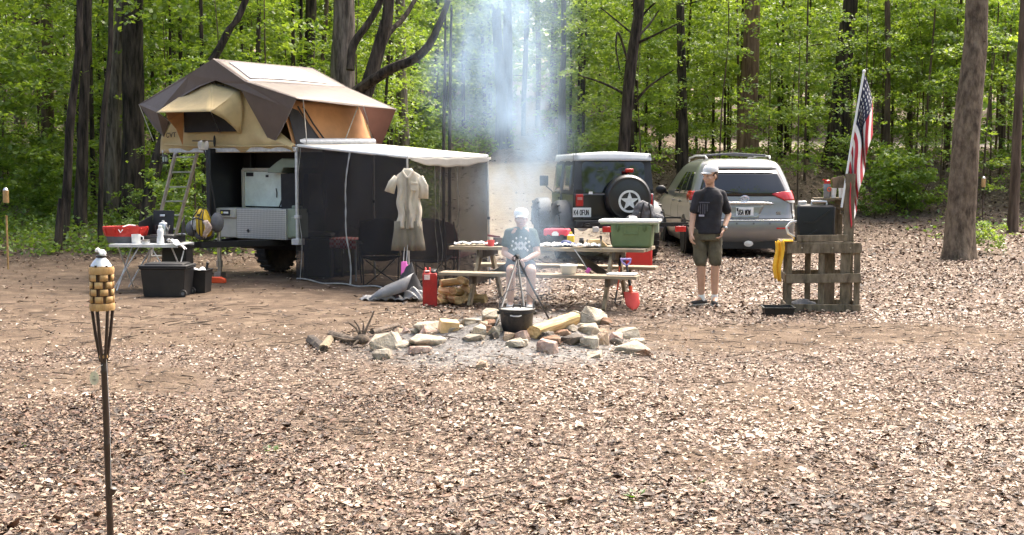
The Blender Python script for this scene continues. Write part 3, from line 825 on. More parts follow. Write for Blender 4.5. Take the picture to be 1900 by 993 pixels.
ground_cover()
def add_reflected_woods():
    # unseen leaves added behind and above the camera for windows and chrome to reflect
    rg = np.random.default_rng(77); n = 60000
    y = -rg.uniform(16, 36, n); x = rg.uniform(-45, 45, n); z = .5 + 15 * rg.uniform(0, 1, n)
    k = np.sin(x * .8) + np.sin(z * .7 + x * .3) + np.sin(y * .5 + x * .23) + rg.normal(0, .6, n) > -.1
    m_ = 16000; x2 = rg.uniform(-30, 34, m_); y2 = rg.uniform(-14, 9, m_); z2 = rg.uniform(15, 23, m_); k2 = np.sin(x2 * .9 + 1) + np.sin(y2 * 1.1 + x2 * .4) + .5 * np.sin(z2) + rg.normal(0, .5, m_) > .3
    c = np.concatenate([np.stack([x, y, z], 1)[k], np.stack([x2, y2, z2], 1)[k2]]); n = len(c); ax, sx, up = rot_basis(n, .6, rg); s = rg.uniform(.25, .6, n)
    v = np.stack([c - ax * (s * .5)[:, None], c + sx * (s * .34)[:, None], c + ax * (s * .5)[:, None], c - sx * (s * .34)[:, None]], 1)
    o = bpy.data.objects.new('far_clearing_woods', fast_mesh('far_clearing_woods', v, 4, QUAD, M_leaf, np.clip(rg.normal(.5, .2, n), .02, .98))); COL.objects.link(o); tag(o, kind='stuff')  # added unseen leaves, only for windows and chrome to reflect
add_reflected_woods()
# a few green weeds and seedlings on the litter
for (px, py, s, lb) in ((40, 830, .055, 'green seedling on the leaf litter left of the near torch'), (345, 880, .06, 'pale green seedling right of the near torch'), (500, 838, .07, 'bright green seedling on open leaf litter ahead of the fire ring'),
                        (1180, 925, .10, 'widest pale green weed low in the litter, ahead of the fire ring'), (1300, 895, .04, 'tiny green sprig near the pale weed')):
    g = G(px, py); mb = MB()
    for k in range(9):
        a = k * 2.4; r = s * rnd.uniform(.5, 1.0); d = V((math.cos(a), math.sin(a), .45)); sd = V((-math.sin(a), math.cos(a), 0))
        q = g + d * r * .15; mb.add([q, q + d * r * .5 + sd * r * .22, q + d * r + V((0, 0, -.1 * r)), q + d * r * .5 - sd * r * .22], [(0, 1, 2, 3)])
    o = mb.build('seedling', M_leaf, smooth=False); tag(o, lb, 'seedling')
# ================================================================ left camp: trailer, roof tent, awning room, kitchen
m_black = mat('black_plastic', (0.010, 0.010, 0.011), 0.5, var=0.3, scale=5, dirt=0.10)
m_blackm = mat('black_paint_metal', (0.009, 0.009, 0.010), 0.45, var=0.3, scale=4, dirt=0.06)
m_rubber = mat('rubber', (0.018, 0.018, 0.018), 0.85, var=0.3, scale=8, dirt=0.5, bump=0.3, bscale=25)
m_alu = mat('brushed_aluminium', (0.58, 0.58, 0.57), 0.42, metal=0.25, var=0.15, scale=14, dirt=0.15)
m_steel = mat('steel', (0.50, 0.50, 0.50), 0.28, metal=1.0, var=0.15, scale=9)
m_white = mat('white_plastic', (0.74, 0.74, 0.72), 0.45, var=0.06, scale=8, dirt=0.06)
m_paper = mat('white_paper', (0.80, 0.80, 0.78), 0.8, var=0.06, scale=12)
m_tan = mat('tan_canvas', (0.50, 0.375, 0.185), 0.85, var=0.10, scale=3, bump=0.25, bscale=9, sheen=0.1)
m_tan_shade = mat('tan_canvas_warm_shade', (0.50, 0.25, 0.105), 0.85, var=0.12, scale=3, bump=0.2, bscale=9)  # tan canvas with the warm shade under the fly put into its colour
m_fly = mat('brown_nylon', (0.105, 0.072, 0.053), 0.5, var=0.16, scale=2.5, bump=0.35, bscale=5, spec=0.5, sheen=0.2)
m_mesh = cloth_see('black_netting', (0.050, 0.047, 0.046), 0.68)
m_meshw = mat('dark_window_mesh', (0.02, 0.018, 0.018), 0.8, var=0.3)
m_canopy = mat('cream_canopy', (0.60, 0.56, 0.48), 0.6, var=0.08, scale=3, bump=0.2, bscale=5)
m_trailer = mat('trailer_beige_paint', (0.42, 0.40, 0.34), 0.45, var=0.08, scale=6, dirt=0.3)
m_greenp = mat('sage_paint', (0.22, 0.26, 0.20), 0.5, var=0.12, scale=6, dirt=0.3)
m_lidin = mat('scuffed_white_panel', (0.66, 0.72, 0.66), 0.4, var=0.07, scale=7, dirt=0.3)
m_red = mat('red_plastic', (0.52, 0.028, 0.02), 0.42, var=0.12, scale=7, dirt=0.12)
m_redorange = mat('orange_red_plastic', (0.80, 0.10, 0.03), 0.45, var=0.1, scale=7)
m_grey = mat('grey_fabric', (0.12, 0.12, 0.125), 0.85, var=0.2)
m_yellow = mat('yellow_nylon', (0.72, 0.46, 0.02), 0.5, var=0.12, scale=10, bump=.3, bscale=14)
m_pink = mat('pink_tape', (0.90, 0.16, 0.52), 0.5, var=0.08)

def checker_mat(name, c1, c2, scale, rough=0.6, metal=0.0, bump=0.0):
    m = bpy.data.materials.new(name); m.use_nodes = True
    nt = m.node_tree; N = nt.nodes; L = nt.links; b = N['Principled BSDF']
    tc = N.new('ShaderNodeTexCoord'); ck = N.new('ShaderNodeTexChecker'); ck.inputs['Scale'].default_value = scale
    mp = N.new('ShaderNodeMapping'); mp.inputs['Rotation'].default_value = (0.0, RAD(45) if metal else 0, RAD(0)); mp.inputs['Location'].default_value = (.013, .017, .011)
    L.new(tc.outputs['Object'], mp.inputs[0]); L.new(mp.outputs[0], ck.inputs[0])
    ck.inputs[1].default_value = (*c1, 1); ck.inputs[2].default_value = (*c2, 1)
    L.new(ck.outputs[0], b.inputs['Base Color']); b.inputs['Roughness'].default_value = rough; b.inputs['Metallic'].default_value = metal
    if bump:
        bp = N.new('ShaderNodeBump'); bp.inputs['Strength'].default_value = bump; bp.inputs['Distance'].default_value = .004
        L.new(ck.outputs['Fac'], bp.inputs['Height']); L.new(bp.outputs[0], b.inputs['Normal'])
    return m
m_diamond = checker_mat('diamond_plate', (0.34, 0.34, 0.32), (0.58, 0.58, 0.55), 46, 0.4, 0.55, 0.6)
m_gingham = checker_mat('red_check_cloth', (0.55, 0.05, 0.05), (0.62, 0.42, 0.40), 26, 0.85)

class Frame:
    """a local frame (origin, turn about z) with pixel look-ups on its own planes"""
    def __init__(s, o, rz): s.o = V(o); s.rz = rz; s.R = Matrix.Rotation(rz, 3, 'Z'); s.Ri = s.R.transposed()
    def loc(s, p): return s.Ri @ (V(p) - s.o)
    def px(s, px, py, axis, val):
        c = s.loc((0, 0, CAMZ)); d = s.loc(P(px, py, 20.0)) - c
        t = (val - c[axis]) / d[axis]
        return c + d * t

# ---------------- trailer
F1 = Frame((-3.2, 19.2, 0.0), RAD(-33.4))
tr = thing('camping_trailer', 'dark boxy camping trailer with an open silver front locker, under the roof tent', 'trailer', F1.o, F1.rz)
mb = MB(); mb.box((-0.875, 1.72, 1.32), (1.70, 2.1, 1.22)); mb.box((-1.69, .30, 1.45), (.10, .9, 1.05)); mb.box((-1.58, .62, 1.45), (.2, .1, 1.0)); mb.build('body', m_blackm, tr, bevel=.02)
mb = MB(); mb.loft([[V((-1.7, .05, .66)), V((-.05, .05, .66)), V((-.05, 2.6, .66)), V((-1.7, 2.6, .66))], [V((-1.5, .35, .42)), V((-.2, .35, .42)), V((-.2, 2.4, .42)), V((-1.5, 2.4, .42))]][::-1])
mb.build('chassis', m_blackm, tr)
mb = MB(); mb.box((-.72, .2, .83), (1.02, .42, .46)); mb.build('front_locker', m_diamond, tr, bevel=.008)
mb = MB(); mb.box((-1.45, .2, .83), (.44, .40, .46)); mb.box((-1.45, -.01, .98), (.44, .05, .15)); mb.build('locker_side', m_trailer, tr, bevel=.02)
mb = MB(); mb.box((-1.44, -.043, .99), (.20, .012, .085)); lk = mb.build('badge', m_black, tr)
mb = MB(); mb.lathe([(0.022, -.003), (.022, .003)], (-1.50, -.053, .99), n=10, rot=(PI / 2, 0, 0))
mb.build('badge_emblem', mat('badge_yellow', (.65, .55, .08), .5), lk)
mb = MB(); mb.box((-1.415, -.051, .99), (.10, .004, .028)); mb.build('badge_mark', m_white, lk)
mb = MB(); mb.box((-1.48, .42, .99), (.62, .8, .03)); mb.build('side_shelf', m_trailer, tr, bevel=.01)
mb = MB(); mb.lathe([(0, 0), (.028, .004), (.028, .012), (0, .012)], (-.98, -.012, .72), n=4, rot=(PI / 2, 0, 0)); mb.build('latch', m_blackm, tr)
mb = MB()
for (a, b) in (((-1.5, -.02), (-1.5, .58)), ((-1.5, .58), (-.6, .58)), ((-.6, .58), (-.6, -.02))): mb.bar((a[0], .42, 1.07 + a[1]), (b[0], .42, 1.07 + b[1]), .05, .045, up=(0, 1, 0))
lid = mb.build('locker_lid', m_trailer, tr, bevel=.006)
mb = MB(); mb.box((-1.05, .435, 1.35), (.86, .02, .54)); mb.build('lid_panel', m_lidin, lid)
mb = MB(); mb.box((-1.36, .418, 1.575), (.15, .012, .06)); mb.build('sticker', m_black, lid); mb = MB(); mb.box((-.99, .418, 1.55), (.05, .012, .035)); mb.build('sticker', m_black, lid)
mb = MB(); mb.tube([(-.665, .41, 1.36), (-.66, .40, 1.2), (-.69, .37, 1.08)], .012, 6); mb.tube([(-.80, .415, 1.36), (-.785, .413, 1.30), (-.79, .413, 1.22)], .008, 5); mb.build('lid_strut', m_black, lid)
mb = MB(); mb.prism([(0, 0), (.28, 0), (.33, .08), (.75, .08), (.75, .2), (.30, .22), (.2, .17), (.0, .05)], .3, (-.82, .55, 1.6)); mb.build('galley_bracket', m_greenp, tr, bevel=.01)
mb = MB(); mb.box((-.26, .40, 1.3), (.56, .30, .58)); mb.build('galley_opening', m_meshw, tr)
mb = MB(); mb.box((-.13, .16, .85), (.22, .25, .44)); mb.box((-.13, .16, 1.09), (.18, .06, .05)); mb.box((-.05, .02, .80), (.14, .03, .3)); mb.build('storage_box', m_greenp, tr, bevel=.025)
mb = MB(); mb.box((.0, .02, 1.27), (.04, .04, 1.36)); mb.box((0, .03, .95), (.09, .07, .05)); mb.box((.0, .03, .58), (.14, .14, .09)); mb.build('frame_post', m_alu, tr, bevel=.006)
mb = MB()
for s in (-.55, .55): mb.bar((-.98 + s, .35, .55), (-1.0, -1.0, .55), .07, .09)
mb.bar((-1.0, -.9, .56), (-1.0, -1.25, .56), .08, .08); mb.build('tongue', m_blackm, tr)
mb = MB(); mb.tube([(-1.02, -.58, .9), (-1.02, -.58, .12)], .032, 10); mb.tube([(-1.02, -.58, .30), (-1.02, -.58, .2)], .05, 10)
mb.box((-1.02, -.58, .08), (.14, .10, .09)); mb.tube([(-1.02, -.58, .86), (-1.14, -.62, .86)], .012, 6); mb.build('jack_stand', m_steel, tr)
for (wx) in (-1.55, -.12):
    mb = MB(); mb.lathe([(.20, -.12), (.34, -.125), (.385, -.09), (.39, 0), (.385, .09), (.34, .125), (.20, .12)], (wx, 1.2, .385), n=28, rot=(0, PI / 2, 0))
    for k in range(22):
        a = k * 2 * PI / 22
        mb.box((wx, 1.2 + .388 * math.cos(a), .385 + .388 * math.sin(a)), (.24, .05, .03), rot=(a - PI / 2, 0, 0))
    wt = mb.build('wheel', m_rubber, tr)
    mb = MB(); mb.lathe([(0, -.08), (.06, -.085), (.10, -.06), (.2, -.1), (.2, .1), (.10, .06), (.06, .085), (0, .08)], (wx, 1.2, .385), n=20, rot=(0, PI / 2, 0)); mb.build('rim', m_steel, wt)
mb = MB()
for k in range(14):
    a = k / 13; p = V((-1.02 - .12 * a, -.64 - .1 * math.sin(a * PI), .62 - .22 * math.sin(a * PI) + .1 * a))
    mb.lathe([(.018, -.006), (.026, 0), (.018, .006)], p, n=8, rot=(PI / 2 * (k % 2), a, 0), sy=.6, closed=True)
mb.build('safety_chain', m_steel, tr)

bg_ = thing('gear_bag', 'bulging yellow pack with white net panel and cords, hung over the trailer tongue', 'bag', F1.o, F1.rz)
mb = MB(); c = V((-1.0, -.9, .86))
mb.loft([[c + V((math.cos(t) * .15 * k + x, math.sin(t) * .11 * k, z)) for t in [j * PI / 7 for j in range(14)]] for (z, k, x) in ((-.2, .35, .03), (-.17, .8, .03), (-.05, 1.08, .0), (.06, 1.0, -.02), (.15, .8, -.04), (.2, .62, -.04), (.215, .3, -.04))])
mb.build('pack_body', m_yellow, bg_, subd=1)
mb = MB(); mb.ball(c + V((-.1, -.07, .0)), (.075, .05, .10)); mb.build('net_pocket', mat('white_net', (.62, .62, .58), .8, var=.2, scale=30), bg_)
mb = MB()
for (dx, k) in ((-.08, 1), (.05, 1.05), (.1, .9)): mb.tube([c + V((dx, -.12 * k, -.17)), c + V((dx * 1.2, -.14 * k, -.03)), c + V((dx, -.13 * k, .1)), c + V((dx * .6, -.05, .21))], .009, 5)
mb.tube([c + V((-.13, -.1, .06)), c + V((0, -.14, .09)), c + V((.13, -.1, .05))], .01, 5); mb.box(c + V((.02, -.115, .13)), (.06, .012, .03)); mb.tube([c + V((-.16, 0, -.1)), c + V((-.21, .0, .08)), c + V((-.1, 0, .24)), c + V((.08, 0, .22)), c + V((.17, 0, .05))], .010, 5)
mb.build('strap', m_black, bg_)
mb = MB(); mb.ball(c + V((-.26, .02, -.08)), (.11, .1, .12)); mb.ball(c + V((.22, .06, .02)), (.10, .1, .15)); mb.ball(c + V((-.1, .1, -.16)), (.18, .12, .1)); mb.build('dark_pouch', m_grey, bg_)
mb = MB(); mb.grid(lambda u, v: c + V((.17 + .05 * math.sin(v * 5) + (u - .5) * .13 * (1 - .45 * v), -.11 - .02 * math.sin(u * 9 + v * 4), .03 - .24 * v + .03 * math.sin(u * PI))), 10, 10)
o = mb.build('rag', mat('pale_rag', (.66, .50, .40), .9, var=.2, scale=8), solid=.008); o.location = F1.o; o.rotation_euler = (0, 0, F1.rz); tag(o, 'pale pinkish rag draped at the side of the yellow pack', 'cloth')

# ---------------- roof tent
tent = thing('roof_tent', 'brown and tan roof tent with its front awning window open, atop the trailer', 'tent', F1.o, F1.rz)
fp = F1.px
ZB = 1.98
mb = MB(); mb.box((-1.42, 1.05, ZB - .03), (2.88, 2.15, .07)); mb.build('base_board', m_alu, tent, bevel=.01)
def sag(a, b, c, d, nu, nv, amp, ph=0):
    """cloth over a quad a-b (u) / d-c, with sag and ripples"""
    n = (V(b) - V(a)).cross(V(d) - V(a)).normalized()
    def f(u, v):
        p = V(a).lerp(V(b), u).lerp(V(d).lerp(V(c), u), v)
        return p - n * amp * (math.sin(u * PI) * math.sin(v * PI) + .30 * math.sin(u * 7 + ph + v * 3) * math.sin(v * 5 + ph) * min(1, 6 * u * (1 - u)) * min(1, 6 * v * (1 - v)))
    return f
rF = fp(395, 110, 1, -.22); rB = fp(580, 125, 0, rF.x); rB.z = rF.z
cF = fp(455, 152, 1, -.20); eF = fp(550, 183, 1, -.22)
cB = fp(645, 163, 0, cF.x + .05); eB = fp(735, 203, 0, eF.x + .12)
lT = fp(258, 194, 1, -.12); lB = V((lT.x, rB.y, lT.z - .05))
mb = MB()
mb.grid(sag(rF, rB, cB, cF, 16, 8, .03), 16, 8); mb.grid(sag(cF, cB, eB, eF, 16, 8, .05, 1), 16, 8); mb.grid(sag(lT, lB, rB, rF, 16, 12, .06, 2), 16, 12)
fl = mb.build('fly', m_fly, tent, solid=.006)
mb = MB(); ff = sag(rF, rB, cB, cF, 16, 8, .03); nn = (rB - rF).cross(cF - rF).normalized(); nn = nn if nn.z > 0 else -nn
mb.grid(lambda u, v: ff(.10 + .70 * u + .05 * v * (u - .3), .13 + .72 * v) + nn * .012, 20, 10); mb.build('sky_glare', mat('pale_sky_glare', (.66, .64, .63), .16, var=.1, scale=3, bump=.3, bscale=6, spec=.9), fl, solid=.004)  # pale patch: the sky's reflection on the fly put into colour
mb = MB()
for q in ([rF, rF.lerp(rB, .5) + V((0, 0, -.004)), rB], [rF, cF, eF], [eF, eF.lerp(eB, .5) + V((0, 0, -.012)), eB], [rB, cB, eB], [cF, cF.lerp(cB, .5), cB]): mb.tube(q, .011, 6)
mb.build('seam', m_fly, fl)
def wing(pix, plane, name, m, parent, push=0.0, ripple=.02):
    """front cloth piece outlined in pixels on a plane y = const, as a finely divided sheet"""
    pts = [fp(a, b, 1, plane[k] if isinstance(plane, (list, tuple)) else plane) for k, (a, b) in enumerate(pix)]
    mb = MB(); mb.add(pts, [tuple(range(len(pts)))])
    o = mb.build(name, m, parent, solid=.008, smooth=False)
    return o
wing([(395, 110), (455, 152), (550, 183), (541, 203), (522, 243), (506, 270), (500, 262), (478, 222), (448, 168), (430, 160), (400, 149)], [-.22, -.20, -.22, -.2, -.12, -.03, -.05, -.1, -.16, -.19, -.21], 'fly_wing', m_fly, tent)
wing([(395, 110), (400, 149), (372, 160), (340, 178), (292, 209), (314, 222), (304, 254), (285, 236), (258, 194), (310, 162), (352, 138)], [-.22, -.21, -.2, -.2, -.24, -.1, -.06, -.1, -.12, -.15, -.2], 'fly_wing', m_fly, tent)
# body walls
bl, br, = fp(297, 276, 1, 0), fp(546, 273, 1, 0)
def hang(pix, dy=0.0): return [fp(a, b, 1, dy) for a, b in pix]
mb = MB(); top = hang([(314, 222), (345, 180), (398, 150), (447, 165), (495, 225), (546, 268)]); bot = [V((bl.x + (br.x - bl.x) * k / 5, 0, ZB - .07)) for k in range(6)]
def wallf(u, v):
    k = min(4, int(u * 5)); f = u * 5 - k
    t = top[k].lerp(top[k + 1], f); q = bot[k].lerp(bot[k + 1], f)
    p = q.lerp(t, v); p.y += -.05 * math.sin(v * PI) - .018 * math.sin(u * 31 + v * 6) * (1 - v) - .014 * math.sin(u * 14 - v * 9)
    return p
mb.grid(wallf, 50, 12); fw = mb.build('front_wall', m_tan, tent, solid=.006)
mb = MB(); mb.add(hang([(341, 205), (392, 204), (418, 219), (440, 244), (342, 246)], -.115), [(0, 1, 2, 3, 4)]); mb.build('window_mesh', m_meshw, fw, solid=.004, smooth=False)
# a cross seam with puckers and the door toggle
mb = MB(); mb.tube([fp(a, b, 1, -.075) for a, b in ((305, 268), (350, 271), (400, 270), (450, 272), (530, 270))], .012, 5); mb.build('hem_cord', m_tan, fw)
mb = MB(); mb.ball(fp(398, 262, 1, -.09), (.022, .02, .09)); mb.build('door_toggle', m_meshw, fw)
wl_, wm, wr_ = fp(343, 173, 1, -.08), fp(391, 151, 1, -.10), fp(445, 169, 1, -.10)
al, am = fp(290, 209, 1, -.62), fp(391, 207, 1, -.62)
mb = MB(); mb.grid(sag(al, am, wm, wl_, 10, 8, .03), 10, 8); mb.grid(sag(am, am + V((.01, 0, 0)), wr_, wm, 8, 8, .02), 8, 8); aw = mb.build('window_awning', m_tan, tent, solid=.006)
cur = [(wr_, am), (fp(452, 200, 1, -.08), fp(418, 222, 1, -.32)), (fp(450, 225, 1, -.08), fp(432, 236, 1, -.2)), (fp(447, 248, 1, -.06), fp(441, 246, 1, -.09))]
mb = MB(); mb.loft([[a_.lerp(b_2, t / 6) + V((0, -.02 * math.sin(t * 1.3 + i), 0)) for t in range(7)] for i, (a_, b_2) in enumerate(cur)], closed=False, cap=False); mb.build('awning_side', m_tan, aw, solid=.006)
mb = MB(); q = [fp(342, 206, 1, -.09), al.lerp(am, .18), fp(312, 222, 1, -.42), fp(327, 240, 1, -.22), fp(339, 270, 1, -.09)]; mb.add(q, [(0, 1, 2, 3, 4)]); mb.build('awning_side', m_tan_shade, aw, solid=.006, smooth=False)  # shadowed curtain of the same tan canvas, shade put into colour
mb = MB(); mb.tube([am, am.lerp(fp(408, 247, 1, -.06), 1)], .007, 6); mb.tube([al + V((.05, 0, 0)), fp(340, 246, 1, -.06)], .007, 6); mb.build('awning_rod', m_steel, aw)
mb = MB(); mb.box(fp(394, 158, 1, -.125), (.035, .02, .11)); mb.tube([fp(402, 156, 1, -.12), fp(402, 160, 1, -.14), fp(416, 159, 1, -.12), fp(414, 155, 1, -.12)], .007, 5); mb.build('awning_tie', m_meshw, aw)
mb = MB(); mb.text('CVT', fp(309, 255, 1, -.085), .066, ex=(1, 0, 0.03), d=.006, w=.85); mb.build('lettering', m_meshw, fw)
# side wall coloured for warm light through the fly, with a dark mesh triangle
YB = rB.y - .12
mb = MB(); mb.grid(lambda u, v: V((-.03 - .30 * v + .02 * math.sin(u * 9 + v * 3), YB * u, ZB - .04 + (eF.z + .05 - ZB) * v)), 16, 8); sw = mb.build('side_wall', m_tan_shade, tent, solid=.006)
mb = MB(); mb.add([V((.0, .03, ZB)), V((.0, YB * .34, ZB)), V((-.16, YB * .13, ZB + .55)), V((-.20, .03, ZB + .62))], [(0, 1, 2, 3)]); mb.build('side_mesh', m_meshw, sw, solid=.004, smooth=False)
mb = MB()
for t in (.34, .40): mb.tube([(.02, YB * t, ZB), (-.12, YB * (t - .12), ZB + .36), (-.19, YB * (t - .2), ZB + .62)], .013, 5)
mb.build('zip_flap', m_meshw, sw)
mb = MB(); mb.tube([(-.0, .25, ZB), eF + V((.02, .12, -.02))], .009, 6); mb.build('fly_pole', m_steel, tent); mb = MB(); mb.tube([(-.0, YB * .55, ZB), cB.lerp(eB, .9) + V((0, -.8, 0))], .009, 6); mb.build('fly_pole', m_steel, tent); mb = MB(); mb.tube([(0.0, YB * .98, ZB - .02), eB.lerp(eF, .35)], .014, 6); mb.build('fly_pole', m_steel, tent)
q = [eB.lerp(eF, .40), eB, V((.03, YB + .02, ZB - .02))]
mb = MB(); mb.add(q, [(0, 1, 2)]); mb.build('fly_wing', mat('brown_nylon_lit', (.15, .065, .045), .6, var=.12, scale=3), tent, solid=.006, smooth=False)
mb = MB(); mb.add([V((-2.8, YB, ZB)), V((-.03, YB, ZB)), V((-.35, YB, eF.z)), rB + V((0, -.12, -.05)), V((lB.x + .5, YB, lB.z + .1))], [(0, 1, 2, 3, 4)]); mb.build('rear_wall', m_tan, tent, solid=.006, smooth=False)
mb = MB(); mb.grid(lambda u, v: V((-2.82 + .0 * v, YB * u, ZB - .04)).lerp(V((lT.x + .55, YB * u, lT.z + .15)), v), 6, 4); mb.build('side_wall', m_tan, tent, solid=.006)
mb = MB(); mb.tube([lT, fp(285, 262, 1, .1)], .006, 5); mb.build('guy_line', m_white, tent)

# ladder, lamp, lantern
lt, lbm = P(346, 284, 20.4), P(294, 492, 22.1); lbm.z = gzf(lbm.x, lbm.y)
ld = thing('ladder', 'aluminium ladder leaning up to the left edge of the roof tent', 'ladder', lbm)
side = V((.155, .06, 0))
for s in (-1, 1):
    mb = MB(); mb.bar(side * s, lt - lbm + side * s, .035, .065, up=(0, -1, .2)); mb.build('rail', m_alu, ld, bevel=.004)
for k in range(8):
    t = .07 + k * .128; p = (lt - lbm) * t
    mb = MB(); mb.bar(p - side, p + side, .07, .022, up=(0, 0, 1)); mb.build('rung', m_alu, ld, bevel=.003)
o0 = P(377, 268, 19.3)
lp = thing('camp_light', 'small clear camp light on a thin black stand below the tent awning window', 'lamp', (o0.x, o0.y, .62))
mb = MB(); h = o0.z - .62; mb.tube([(.19, .1, -.05), (.13, .05, h * .45), (.04, 0, h - .18), (0, 0, h - .06)], .012, 6); mb.build('stand', m_black, lp)
mb = MB(); mb.lathe([(0.02, -.09), (.07, -.08), (.085, -.02), (.08, .04), (.03, .06)], (0, 0, h), n=14); mb.build('lamp_globe', mat('frosted_globe', (.48, .46, .42), .15, spec=.8), lp)
mb = MB()
for k in range(4):
    a = k * PI / 2 + .4; mb.box((.11 * math.cos(a), .11 * math.sin(a), h + .05), (.10, .05, .015), rot=(0, 0, a))
mb.build('lamp_cap', m_black, lp)
o0 = P(306, 284, 20.2)
ln_ = thing('lantern', 'little dark lantern hanging from the left underside of the roof tent', 'lantern', (o0.x, o0.y, o0.z - .17))
mb = MB(); mb.lathe([(.055, 0), (.058, .025), (.04, .035)], n=14); mb.lathe([(.04, .115), (.06, .12), (.03, .145), (0, .15)], n=14)
for k in range(4): mb.tube([(.045 * math.cos(k * PI / 2), .045 * math.sin(k * PI / 2), .03), (.045 * math.cos(k * PI / 2), .045 * math.sin(k * PI / 2), .12)], .005, 4)
mb.build('cage', m_black, ln_); mb = MB(); mb.lathe([(.035, .036), (.042, .075), (.035, .114)], n=14); mb.build('globe', glass_mat('lantern_glass', (.42, .5, .46), .08), ln_)
mb = MB(); mb.tube([(-.04, 0, .13), (-.03, 0, .19), (0, 0, .22), (.03, 0, .19), (.04, 0, .13)], .003, 4); mb.build('handle', m_steel, ln_)

# ---------------- awning room
A_, F_ = V((-3.23, 19.3, 0)), V((-1.41, 17.48, 0)); d2 = V((.707, .707, 0)) * 1.5
R_, D_ = F_ + d2, A_ + d2
HA, HF = 2.03, 1.842
room = thing('screen_room', 'awning with a cream roof and black netting walls, joined to the trailer side', 'awning', (F_.x, F_.y, 0))
def rl(p): return V(p) - V((F_.x, F_.y, 0))
tA, tF, tR, tD = [rl(p) + V((0, 0, h)) for p, h in ((A_, HA), (F_, HF), (R_, HF + .02), (D_, HA + .02))]
mb = MB(); mb.grid(sag(tA, tF, tR, tD, 20, 10, .025), 20, 10)
cn = mb.build('canopy', m_canopy, room, solid=.012)
mb = MB(); mb.tube([tA + V((0, 0, -.02)), tF + V((0, 0, -.02))], .022, 8); mb.tube([tF + V((0, 0, -.02)), tR + V((0, 0, -.02))], .022, 8); mb.tube([tR + V((0, 0, -.02)), tD + V((0, 0, -.02))], .018, 8)
mb.build('canopy_rail', m_white, cn)
mb = MB(); mb.tube([tA + V((0, .02, .03)), tD + V((0, .02, .03))], .06, 10); mb.build('awning_case', m_alu, room)
m_val = mat('valance_cloth', (.42, .39, .34), .8, var=.1)
mb = MB(); mb.grid(lambda u, v: tF.lerp(tR, u) + V((0.05, -.05, -.03 - v * (.03 + .10 * math.sin(u * PI) ** .7) + .008 * math.sin(u * 25))), 24, 4); mb.build('valance', m_val, cn, solid=.006)
def netwall(a, b, ha, hb, ph, nm='net_wall'):
    a, b = rl(a), rl(b); n = (b - a).cross(V((0, 0, 1))).normalized()
    def f(u, v):
        p = a.lerp(b, u); g = gzf(p.x + F_.x, p.y + F_.y)
        z = g + .01 + (ha + (hb - ha) * u - .04 - g) * v
        return V((p.x, p.y, z)) + n * (.035 * math.sin(u * 8 + ph + 1.5 * v) * (1 - .7 * v) + .06 * math.sin(v * PI) * math.sin(u * PI) + .02 * math.sin(u * 23 - v * 11 + ph)) * min(1, 8 * u, 8 * (1 - u) + .01)
    mb = MB(); mb.grid(f, 40, 20); return f, mb.build(nm, m_mesh, room)
f1, w1 = netwall(A_, F_, HA, HF, 0.3); f2, w2 = netwall(F_, R_, HF, HF, 2.0); f3, w3 = netwall(R_, D_, HF, HA, 4.0); f4, w4 = netwall(D_, A_, HA, HA, 1.0)
m_zip = mat('zip_tape', (.34, .33, .31), .7, var=.25, scale=9)
for (fn, u0, w_, par) in ((f1, .515, .034, w1), (f1, .05, .014, w1), (f2, .33, .012, w2), (f2, .38, .010, w2), (f2, .60, .010, w2)):
    mb = MB(); mb.grid(lambda u, v: fn(u0 + .020 * math.sin(v * 7) - .03 * (1 - v) * (u0 > .5) , v) + (F_ - A_).normalized() * (u - .5) * w_ * (1 + .25 * math.sin(v * 60)) + V((-.004, -.012, 0)), 2, 50); mb.build('zip_strip', m_zip, par)
mb = MB(); mb.grid(lambda u, v: f1(.02 + .96 * u, .0) + V((-.02, -.02, .005 + .02 * v + .012 * math.sin(u * 19))), 40, 2); mb.build('ground_hem', m_zip, w1, solid=.004)
for (t, dx, dy, nm) in ((tF, .02, -.10, 'pole'), (tR, .03, -.03, 'pole'), (tD, 0, 0, 'pole')):
    g = gzf(t.x + F_.x + dx, t.y + F_.y + dy); mb = MB(); mb.tube([t + V((.0, -.02, -.02)), t + V((dx * .5, dy * .5 - .02, -.9)), V((t.x + dx, t.y + dy - .02, g))], [.014, .014, .017], 10); pl = mb.build(nm, m_zip, room)
    mb = MB(); mb.lathe([(.02, -.02), (.024, 0), (.02, .02)], t + V((dx * .5, dy * .5 - .02, -.9)), n=10); mb.build('clamp', m_black, pl)
# guy cords with pink tape
tp = V((F_.x, F_.y - .14, 0)); mb = MB(); mb.tube([tp + V((.0, 0, .95)), tp + V((-.02, -.3, .5)), tp + V((-.01, -.75, .02))], .006, 5); mb.tube([tp + V((.03, 0, .95)), tp + V((.02, -.3, .5)), tp + V((-.01, -.75, .02))], .006, 5)
o = mb.build('guy_rope', m_zip); tag(o, 'pale guy cord pegged out from the front awning pole', 'rope')
mb = MB(); q = tp + V((-.005, -.46, .33)); mb.box(q, (.075, .03, .26), rot=(RAD(-18), 0, 0)); mb.box(q + V((.03, .0, -.02)), (.03, .04, .22), rot=(RAD(-18), .1, 0)); o = mb.build('marker_tape', m_pink, bevel=.01); tag(o, 'bright pink marker tape wrapped round the awning guy cord', 'marker tape')

